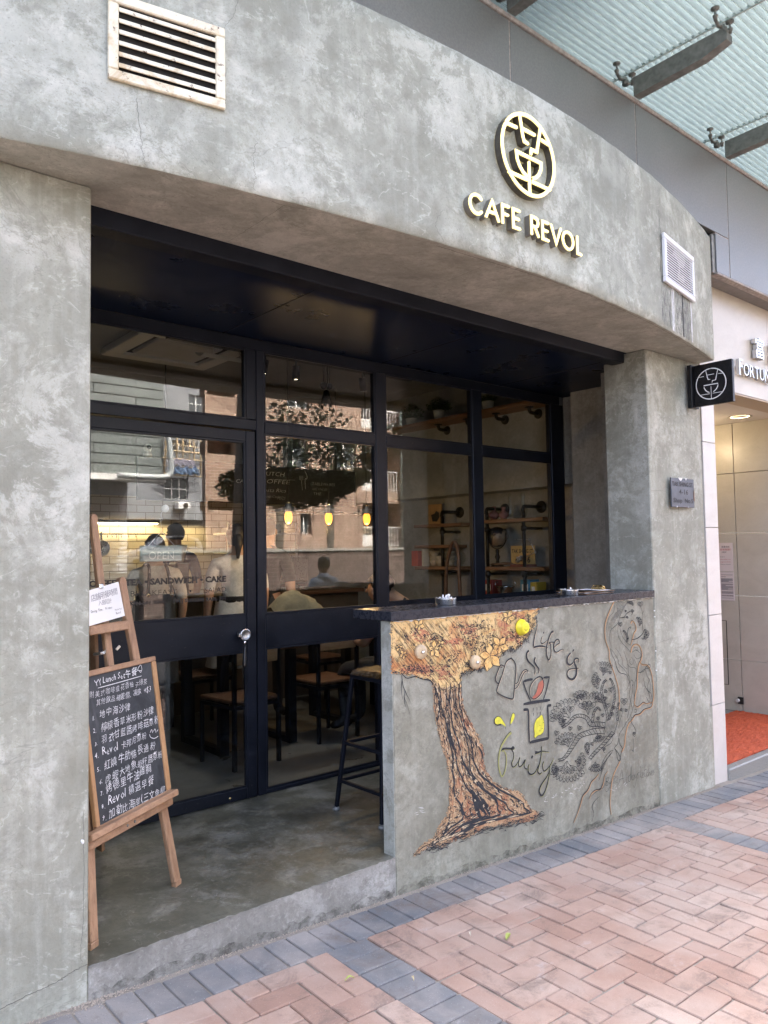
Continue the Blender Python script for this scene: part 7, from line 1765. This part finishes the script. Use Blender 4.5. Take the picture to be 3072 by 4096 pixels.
# green-grey clad block and shutter
CYY = -14.0; c0 = rfl(zd(60, 560), CYY); c1 = rfl(zd(735, 585), CYY)
gcl = thing('clad_building', 'grey-green panel clad block with a rolled pipe corner across the street', 'building', (5, CYY, 3.5)); pm = plain('green_grey_panel', (.15, .17, .165), .5, 0, .15, 1.5)
z = c0.z; k = 0
while z < 8.5:
    x = -4.0; off = 1.1*(k % 2); first = True
    while x < c1.x:
        xe = min(c1.x, x+(2.2 if not first else 1.1+off)); first = False
        MB().box(x+.01, xe-.01, CYY-.1, CYY+rnd.uniform(0, .01), z+.012, z+.155+.1-.012, bev=.006).build('panel', pm, gcl); x = xe
    z += .255; k += 1
MB().box(-4, c1.x-.02, CYY-6, CYY-.11, c0.z+.01, 8.5).build('wall', M['dark'], gcl); MB().box(-4, c1.x+.02, CYY-.4, CYY+.08, c0.z-.16, c0.z-.005).build('fascia_strip', M['white'], gcl)
b = MB(); px_ = c1.x+.08; b.tube(cr([(px_-1.4, CYY+.2, c0.z-.05), (px_-.3, CYY+.2, c0.z-.05), (px_, CYY+.2, c0.z+.06), (px_+.02, CYY+.2, c0.z+.4), (px_-.06, CYY+.2, c0.z+1.2)], 5), .075, 10); b.build('pipe', plain('pipe_grey', (.4, .43, .43), .5), gcl)
shm = plain('shutter_paint', (.38, .4, .44), .5); shx = rfl(zd(390, 690), -16)
su = thing('roller_shutter', 'pale roller shutter under the clad block across the street', 'shutter', (4, -16, 0)); b = MB()
for i in range(70): b.box(-4, shx.x, -16.03, -16+.02*(i % 2), -.6+i*.06, -.6+i*.06+.059)
o = b.build('slats', shm, su); o['kind'] = 'stuff'
# small parked car
ca = thing('parked_car', 'small silver hatchback parked under the grey building across the street', 'car', tuple(rfl(zd(750, 1240), -31)))
cc = rfl(zd(760, 1150), -31); W2 = rfl(zd(985, 1240), -31).x-cc.x
carm = plain('silver_car_paint', (.5, .52, .54), .25, .5); cgl = plain('car_glass', (.02, .022, .025), .08)
bx, bz, by = cc.x, cc.z-1.48, -31.0; Lc = 1.75
prof = [(-1.75, .35), (-1.72, .62), (-1.6, .78), (-.95, .92), (-.35, 1.38), (.1, 1.48), (.9, 1.46), (1.35, 1.3), (1.6, .95), (1.72, .8), (1.74, .35)]
b = MB(); b.prism(prof, lambda u, v, d: (bx+u, by+d, bz+v), -.75, .75); b.build('body', carm, ca)
for pl_ in ([(-.85, .93), (-.33, 1.31), (.1, 1.4), (.15, .93)], [(.22, .93), (.18, 1.4), (.85, 1.38), (1.2, 1.25), (1.35, .95)]):
    for d0, d1 in ((.75, .757), (-.757, -.75)):
        b = MB(); b.prism(pl_, lambda u, v, d: (bx+u, by+d, bz+v), d0, d1); b.build('window', cgl, ca)
for sx in (-1.15, 1.12):
    for sy in (-.7, .7):
        b = MB(); b.lathe((bx+sx, by+sy-.09, bz+.29), [(0, 0), (.29, 0), (.3, .04), (.3, .15), (.29, .18), (0, .18)], 20, (0, 1, 0)); w_ = b.build('wheel', M['iron'], ca); b = MB(); b.lathe((bx+sx, by+sy+(.091 if sy > 0 else -.1), bz+.29), [(0, 0), (.18, 0), (.19, .008)], 16, (0, 1, 0)); b.build('hubcap', M['steel'], w_)
b = MB(); b.ball((bx-1.62, by+.55, bz+.72), .1, 10); b.ball((bx-1.62, by-.55, bz+.72), .1, 10); b.build('headlight', M['white'], ca)
# banyan at the kerb
tr_ = thing('banyan_tree', 'street banyan with flaring roots and a dark hanging crown at the kerb', 'tree', (4.12, -3.5, -.3)); b = MB(); rnd = random.Random(31)
tz = pz(4.12); base = Vector((4.12, -3.5, tz))
main = [base+Vector(p) for p in ((0, 0, -.1), (.01, .0, .3), (.0, .02, .9), (.02, .03, 1.5), (.03, .04, 2.2), (.06, .05, 3.2), (.1, .05, 4.4))]
b.tube(cr(main, 4), [.26-.004*i for i in range(25)], 14)
for i in range(15):
    a = i*6.283/15+rnd.gauss(0, .15); L = rnd.uniform(.6, 1.9); P = [base+Vector((.18*math.cos(a), .18*math.sin(a), .9)), base+Vector((.27*math.cos(a), .27*math.sin(a), .35)), base+Vector((.5*math.cos(a), .46*math.sin(a), .1)), base+Vector((L*math.cos(a+.2), L*math.sin(a+.2), .015)), base+Vector((1.2*L*math.cos(a+.4), 1.2*L*math.sin(a+.4), -.06))]
    P = [Vector((p.x, min(p.y, -2.25+.1*rnd.random()), p.z)) for p in P]
    b.tube(cr(P, 4), [.12-.006*k for k in range(17)], 8)
for i in range(9): a = i*.7; b.tube(cr([main[3]+Vector((.2*math.cos(a), .2*math.sin(a), -.4)), main[2]+Vector((.23*math.cos(a), .23*math.sin(a), 0)), main[1]+Vector((.27*math.cos(a), .27*math.sin(a), 0))], 5), .045, 7)
limbs = [[main[6], main[6]+Vector((.8, .1, .6)), main[6]+Vector((1.9, .0, 1.0)), main[6]+Vector((3.2, -.2, 1.5))], [main[6], main[6]+Vector((-.9, -.3, .8)), main[6]+Vector((-2, -.5, 1.6))], [main[6], main[6]+Vector((.5, -1, 1)), main[6]+Vector((1, -2.2, 1.8))], [main[6], main[6]+Vector((.9, .5, 1)), main[6]+Vector((1.7, .3, 2.2))]]
for L in limbs: b.tube(cr(L, 5), [.2-.01*k for k in range(len(cr(L, 5)))], 9)
b.tube(cr([main[4], rfl(z5(300, 700), -3.7), rfl(z5(700, 690), -3.8), rfl(z5(1200, 590), -3.9)], 6), [.09-.004*k for k in range(19)], 8)
b.build('trunk', M['bark'], tr_)
b = MB()
for i in range(22):
    p = rfl(z5(rnd.uniform(500, 1350), 800), -3.9); p.z = 2.2+rnd.uniform(0, .3); n_ = 6; h = rnd.uniform(.25, .75)
    b.tube([p+Vector((.03*math.sin(k+i), .03*math.cos(k*1.3+i), -h*k/n_)) for k in range(n_+1)], .004, 4)
b.build('aerial_root', M['bark'], tr_)
b = MB(); cen = [(main[6]+Vector(p), .9, .75, 420) for p in ((.5, .2, .9), (1.3, .2, .9), (2.2, 0, 1.2), (-.7, .1, 1.2), (-1.5, -.3, 1.3), (.5, -1.2, 1.4), (.8, .3, 1.9), (-.3, -.5, 2.2), (3.0, -.2, 1.6))]
for q, rx, rz, n_ in ((z5(200, 690), .56, .3, 1600), (z5(480, 700), .54, .31, 1600), (z5(760, 690), .48, .28, 1300), (z5(1000, 640), .34, .2, 700), (z5(1200, 570), .26, .14, 360), (z5(-80, 680), .4, .25, 700), (z5(280, 300), .6, .32, 230), (z5(900, 330), .5, .22, 200), (z5(560, -120), .8, .3, 260), (z5(1350, 380), .3, .3, 200), (z5(1650, 150), .25, .3, 160)): cen.append((rfl(q, -3.9), rx, rz, n_))
for c, rx, rz, n_ in cen:
    for i in range(n_):
        d = Vector((rnd.gauss(0, 1), rnd.gauss(0, 1), rnd.gauss(0, 1))); d.normalize(); k = rnd.uniform(.2, 1.0)**.6; p = c+Vector((d.x*rx*k, d.y*rx*k*.7, d.z*rz*k))
        q = Vector((rnd.gauss(0, 1), rnd.gauss(0, 1), rnd.gauss(0, .5))).normalized(); s_ = q.orthogonal().normalized(); L = rnd.uniform(.06, .12)
        b.add([p-q*L*.5, p+s_*L*.26, p+q*L*.5, p-s_*L*.26], [(0, 1, 2, 3)])
b.build('crown', M['treeleaf'], tr_, fix=False)
# slim shrubs whose twigs show against the brick front
for k, (q, lab) in enumerate(((z5(330, 300), 'leafy branching shrub standing behind the low wall, left one'), (z5(880, 300), 'leafy branching shrub standing behind the low wall, right one'))):
    p = rfl(q, -11.2); t = thing('street_shrub', lab, 'shrub', (p.x, -11.2, .95), 'shrubs behind the low wall'); b = MB(); lf = MB()
    for i in range(9):
        a = rnd.uniform(0, 6.28); top = Vector((p.x+rnd.gauss(0, .6), -11.2+rnd.gauss(0, .3), p.z+rnd.uniform(-.2, 1.2))); P = [Vector((p.x, -11.2, .95)), Vector((p.x+.1*math.cos(a), -11.2, 2.2)), (top+Vector((p.x, -11.2, 2.6)))*.5, top]; C_ = cr(P, 5); b.tube(C_, [.035-.0018*k2 for k2 in range(len(C_))], 6)
        for j in range(50):
            c = C_[rnd.randrange(len(C_)//2, len(C_))]+Vector((rnd.gauss(0, .16), rnd.gauss(0, .1), rnd.gauss(0, .14))); q_ = Vector((rnd.gauss(0, 1), rnd.gauss(0, 1), rnd.gauss(0, .5))).normalized(); s_ = q_.orthogonal(); L = rnd.uniform(.07, .13); lf.add([c-q_*L*.5, c+s_*L*.22, c+q_*L*.5, c-s_*L*.22], [(0, 1, 2, 3)])
    b.build('stem', M['bark'], t); lf.build('foliage', M['treeleaf'], t, fix=False)
# ------------------------------------------------------------------ people
def person(name, label, loc, face, mats, pose=None, scale=1.0, hair='short', group=None, extra=None):
    """one skinned body; face = heading of the front (radians from +Y, clockwise)"""
    J = {'pelvis': (0, 0, .95, .155, .115, 'bot'), 'belly': (0, .0, 1.10, .14, .105, 'top'), 'chest': (0, .005, 1.27, .165, .12, 'top'), 'upper': (0, -.005, 1.40, .125, .09, 'top'),
         'neck': (0, .0, 1.48, .056, .056, 'skin'), 'jaw': (0, .03, 1.545, .066, .08, 'skin'), 'skull': (0, .02, 1.62, .08, .102, 'skin'), 'crown': (0, .012, 1.685, .058, .07, 'skin')}
    for s, n_ in ((-1, 'l'), (1, 'r')):
        J['sh'+n_] = (s*.175, -.01, 1.395, .068, .068, 'top'); J['slv'+n_] = (s*.225, -.01, 1.24, .058, .058, 'top'); J['el'+n_] = (s*.24, -.02, 1.11, .043, .043, 'skin'); J['wr'+n_] = (s*.245, .08, .89, .028, .03, 'skin'); J['ha'+n_] = (s*.245, .105, .82, .022, .038, 'skin')
        J['hip'+n_] = (s*.092, 0, .88, .092, .1, 'bot'); J['kn'+n_] = (s*.105, .015, .49, .062, .065, 'bot'); J['an'+n_] = (s*.11, -.03, .10, .042, .045, 'bot'); J['to'+n_] = (s*.12, .12, .04, .042, .034, 'shoe')
    for k, v in (pose or {}).items(): J[k] = (*v, *J[k][len(v):]) if len(v) < 6 else v
    E = [('pelvis', 'belly'), ('belly', 'chest'), ('chest', 'upper'), ('upper', 'neck'), ('neck', 'jaw'), ('jaw', 'skull'), ('skull', 'crown')]
    for n_ in 'lr': E += [('upper', 'sh'+n_), ('sh'+n_, 'slv'+n_), ('slv'+n_, 'el'+n_), ('el'+n_, 'wr'+n_), ('wr'+n_, 'ha'+n_), ('pelvis', 'hip'+n_), ('hip'+n_, 'kn'+n_), ('kn'+n_, 'an'+n_), ('an'+n_, 'to'+n_)]
    names = list(J); V = [Vector(J[k][:3]) for k in names]; rad = [J[k][3:5] for k in names]; ml = [J[k][5] for k in names]; ed = [(names.index(a), names.index(c)) for a, c in E]; roots = [0]
    for n_ in 'lr':   # five fingers from inside each palm
        w_, h = Vector(J['wr'+n_][:3]), Vector(J['ha'+n_][:3]); d = (h-w_).normalized(); sx = Vector((0, 1, 0)); sx = (sx-d*sx.dot(d)).normalized()
        for f_, (o, L) in enumerate(((-.026, .055), (-.009, .072), (.009, .078), (.026, .068), (.034, .045))):
            p = h+sx*o*.7; b0 = len(V); q = d if f_ < 4 else (d+sx*.8).normalized()
            V.extend([p, p+q*L*.6, p+q*L+sx.cross(d)*.012]); rad.extend([(.0095, .0095), (.009, .009), (.007, .007)]); ml.extend(['skin']*3); ed.extend([(b0, b0+1), (b0+1, b0+2)]); roots.append(b0)
    me = bpy.data.meshes.new('person_rig'); me.from_pydata(V, ed, [])
    o = bpy.data.objects.new('person_rig', me); COL.objects.link(o)
    md = o.modifiers.new('s', 'SKIN'); md.use_smooth_shade = True; md.branch_smoothing = .4
    sv = me.skin_vertices[0].data
    for i, r_ in enumerate(rad): sv[i].radius = r_; sv[i].use_root = i in roots
    sd_ = o.modifiers.new('d', 'SUBSURF'); sd_.levels = 1; sd_.render_levels = 1
    dg = bpy.context.evaluated_depsgraph_get(); m2 = bpy.data.meshes.new_from_object(o.evaluated_get(dg)); m2.name = name; bpy.data.objects.remove(o)
    keys = ['skin', 'top', 'bot', 'shoe']; m2.materials.clear()
    for k in keys: m2.materials.append(mats[k])
    segs = [(V[a], V[c], ml[a], ml[c]) for a, c in ed]
    for p in m2.polygons:
        c = p.center; best = (9, 'skin')
        for a, d, m_a, m_c in segs:
            ab = d-a; t_ = max(0, min(1, (c-a).dot(ab)/ab.length_squared)); q = (c-(a+ab*t_)).length
            if q < best[0]: best = (q, m_a if t_ < .5 else m_c)
        p.material_index = keys.index(best[1]); p.use_smooth = True
    ob = bpy.data.objects.new(name, m2); COL.objects.link(ob); tag(ob, label, 'person', group)
    hd, cw, jw = Vector(J['skull'][:3]), Vector(J['crown'][:3]), Vector(J['jaw'][:3]); upv = (cw-jw).normalized(); WL[ob.name] = Vector((0, 0, 0))
    fwd = Vector((0, 1, 0)); fwd = (fwd-upv*fwd.dot(upv)).normalized(); rt = fwd.cross(upv)
    b = MB(); n, m_ = 18, 9; v = []; rnd = random.Random(len(label))
    low = -.55 if hair == 'short' else -1.0
    for j in range(m_+1):
        for i in range(n):
            a = 2*math.pi*i/n; el = math.pi/2+(low-math.pi/2)*j/m_*(1.0 if math.sin(a) < .2 else .55); r_ = 1+rnd.gauss(0, .025)
            v.append(hd+upv*.012+rt*(.086*math.cos(a)*math.cos(el)*r_)+fwd*(.108*math.sin(a)*math.cos(el)*r_-.012)+upv*(.104*math.sin(el)*r_))
    b.add(v, [(j*n+i, j*n+(i+1) % n, (j+1)*n+(i+1) % n, (j+1)*n+i) for j in range(m_) for i in range(n)], 0, True)
    if hair == 'bun': b.ball(hd-fwd*.11+upv*.07, .045, 12)
    if hair == 'tail': b.tube([hd-fwd*.1+upv*.03, hd-fwd*.14-upv*.05, hd-fwd*.125-upv*.17], [.03, .035, .012], 10)
    b.build('hair', mats['hair'], ob)
    b = MB()
    for s in (-1, 1): b.ball(hd+rt*s*.084-upv*.02, .024, 10, 0, (.35, .7, 1.2))
    b.build('ear', mats['skin'], ob)
    b = MB(); b.lathe(hd+fwd*.092-upv*.015, [(0, .028), (.008, .022), (.014, .006), (.016, -.01)], 10, tuple((fwd*.8-upv*.5).normalized())); b.build('nose', mats['skin'], ob)
    b = MB()
    for s in (-1, 1): b.ball(hd+fwd*.09+rt*s*.032+upv*.012, .0105, 8)
    b.build('eye', M['ink'], ob)
    b = MB(); b.box(-.022, .022, -.003, .003, -.004, .004, bev=.002); mm = Matrix((rt.to_4d(), fwd.to_4d(), upv.to_4d(), (0, 0, 0, 1))).to_3x3().transposed(); b.v = [tuple(mm @ Vector(x)+jw+fwd*.078+upv*.012) for x in b.v]; b.build('mouth', plain('lips', (.35, .13, .1), .5) if 'lips' not in bpy.data.materials else bpy.data.materials['lips'], ob)
    if extra: extra(ob, J)
    ob.location = loc; ob.rotation_euler = (0, 0, -face); ob.scale = (scale,)*3
    return ob
def mats(top, bot, hair='hair', skin='skin', shoe='blackcloth'): return {'skin': M[skin], 'top': M[top], 'bot': M[bot], 'hair': M[hair], 'shoe': M[shoe]}
def overall(ob, J):
    b = MB(); n, m_ = 20, 12; v = []
    for j in range(m_+1):
        z = .46+.76*j/m_; wx = .185-.02*j/m_; wy = .15-.012*j/m_
        if z < .9: wx += .05*(.9-z); wy += .06*(.9-z)
        for i in range(n): a = 2*math.pi*i/n; v.append((wx*math.cos(a)*(1+.02*math.sin(5*a+j)), wy*math.sin(a)*(1+.02*math.cos(6*a+j)), z))
    b.add(v, [(j*n+i, j*n+(i+1) % n, (j+1)*n+(i+1) % n, (j+1)*n+i) for j in range(m_) for i in range(n)], 0, True); b.build('apron_dress', M['denim'], ob)
    b = MB()
    for s in (-1, 1): b.tube(cr([(s*.10, -.142, 1.21), (s*.088, -.128, 1.34), (s*.075, -.085, 1.45), (s*.08, .03, 1.47), (s*.09, .12, 1.36), (s*.09, .142, 1.22)], 4), .014, 8)
    b.build('strap', M['denim'], ob); b = MB()
    for s in (-1, 1): b.lathe((s*.10, -.15, 1.215), [(.008, 0), (.016, .002), (.016, .006), (.008, .007)], 12, (0, -1, 0))
    b.build('buckle', M['brass'], ob)
def dress(ob, J):
    b = MB(); n, m_ = 22, 12; v = []
    for j in range(m_+1):
        z = .52+.56*j/m_; wx = .175+.16*(1.08-z); wy = .135+.14*(1.08-z)
        for i in range(n): a = 2*math.pi*i/n; v.append((wx*math.cos(a)*(1+.03*math.sin(7*a)), wy*math.sin(a)*(1+.03*math.sin(7*a)), z))
    b.add(v, [(j*n+i, j*n+(i+1) % n, (j+1)*n+(i+1) % n, (j+1)*n+i) for j in range(m_) for i in range(n)], 0, True); b.build('skirt', M['whitecloth'], ob)
    b = MB(); b.lathe((0, 0, 1.06), [(.168, 0), (.174, .01), (.172, .05), (.166, .055)], 24); b.v = [(x, y*.8, z) for x, y, z in b.v]; b.build('belt', M['blackcloth'], ob)
def collar(ob, J):
    b = MB(); b.lathe((0, -.005, 1.435), [(.105, 0), (.086, .03), (.068, .055), (.064, .05), (.085, .02)], 22); b.v = [(x, y*.92, z) for x, y, z in b.v]; b.build('collar', M['polo'] if ob.get('label', '').find('blue') > 0 else M['whitecloth'], ob)
sit = lambda lean=.0, dz=-.42: {'pelvis': (0, 0, .53), 'belly': (0, .03+lean*.3, .68), 'chest': (0, .04+lean*.8, .84), 'upper': (0, .03+lean*1.2, .96), 'neck': (0, .05+lean*1.45, 1.035), 'jaw': (0, .10+lean*1.75, 1.085), 'skull': (0, .10+lean*1.9, 1.155), 'crown': (0, .10+lean*1.95, 1.22),
       'shl': (-.175, .03+lean*1.2, .955), 'shr': (.175, .03+lean*1.2, .955), 'slvl': (-.225, .07+lean*1.2, .82), 'slvr': (.225, .07+lean*1.2, .82), 'ell': (-.235, .12+lean*1.2, .73), 'elr': (.235, .12+lean*1.2, .73), 'wrl': (-.15, .32+lean*1.2, .79), 'wrr': (.15, .32+lean*1.2, .79), 'hal': (-.12, .38+lean*1.2, .79), 'har': (.12, .38+lean*1.2, .79),
       'hipl': (-.1, .02, .52), 'hipr': (.1, .02, .52), 'knl': (-.12, .42, .52), 'knr': (.12, .42, .52), 'anl': (-.12, .40, .1), 'anr': (.12, .40, .1), 'tol': (-.13, .54, .04), 'tor': (.13, .54, .04)}
person('person', 'person with cream shirt and dark dungaree straps, back turned, behind the open sign', (1.62, 3.12, .004), R(8), mats('cream', 'denim'), scale=.93, hair='bun', extra=overall)
person('person', 'person in a navy shirt with pale trousers facing the kitchen behind the counter', (2.47, 4.55, .004), R(-5), mats('navy', 'cream', skin='skindark'), scale=1.02)
person('person', 'person in a white belted dress seen from behind beside the door stile', (2.28, 2.98, .004), R(20), mats('whitecloth', 'cream', skin='skin'), scale=.98, hair='tail', extra=dress)
person('person', 'person in black with a bare forearm standing left in the middle window', (2.62, 3.05, .004), R(60), mats('blackcloth', 'trouser', skin='skindark'), scale=1.02)
person('person', 'seated person in a salmon shirt with short dark hair, back to the window', (3.05, 1.83, .0), R(-20), mats('salmon', 'trouser', skin='skindark'), pose=sit(.03))
person('person', 'seated person in a dark shirt bending low over the table by the pipe shelf', (3.75, 1.98, .0), R(-62), mats('blackcloth', 'trouser'), pose=sit(.24))
person('person', 'person in a pale blue polo shirt standing on the pavement looking across the road', (5.44, -3.55, pz(5.44)), R(176), mats('polo', 'trouser', skin='skindark'), scale=1.0, extra=collar)
person('person', 'grey haired person in a white collared shirt on the pavement by the kerb', (6.15, -3.05, pz(6.15)), R(165), mats('whitecloth', 'trouser', 'hairgrey', 'skindark'), scale=.93, extra=collar)
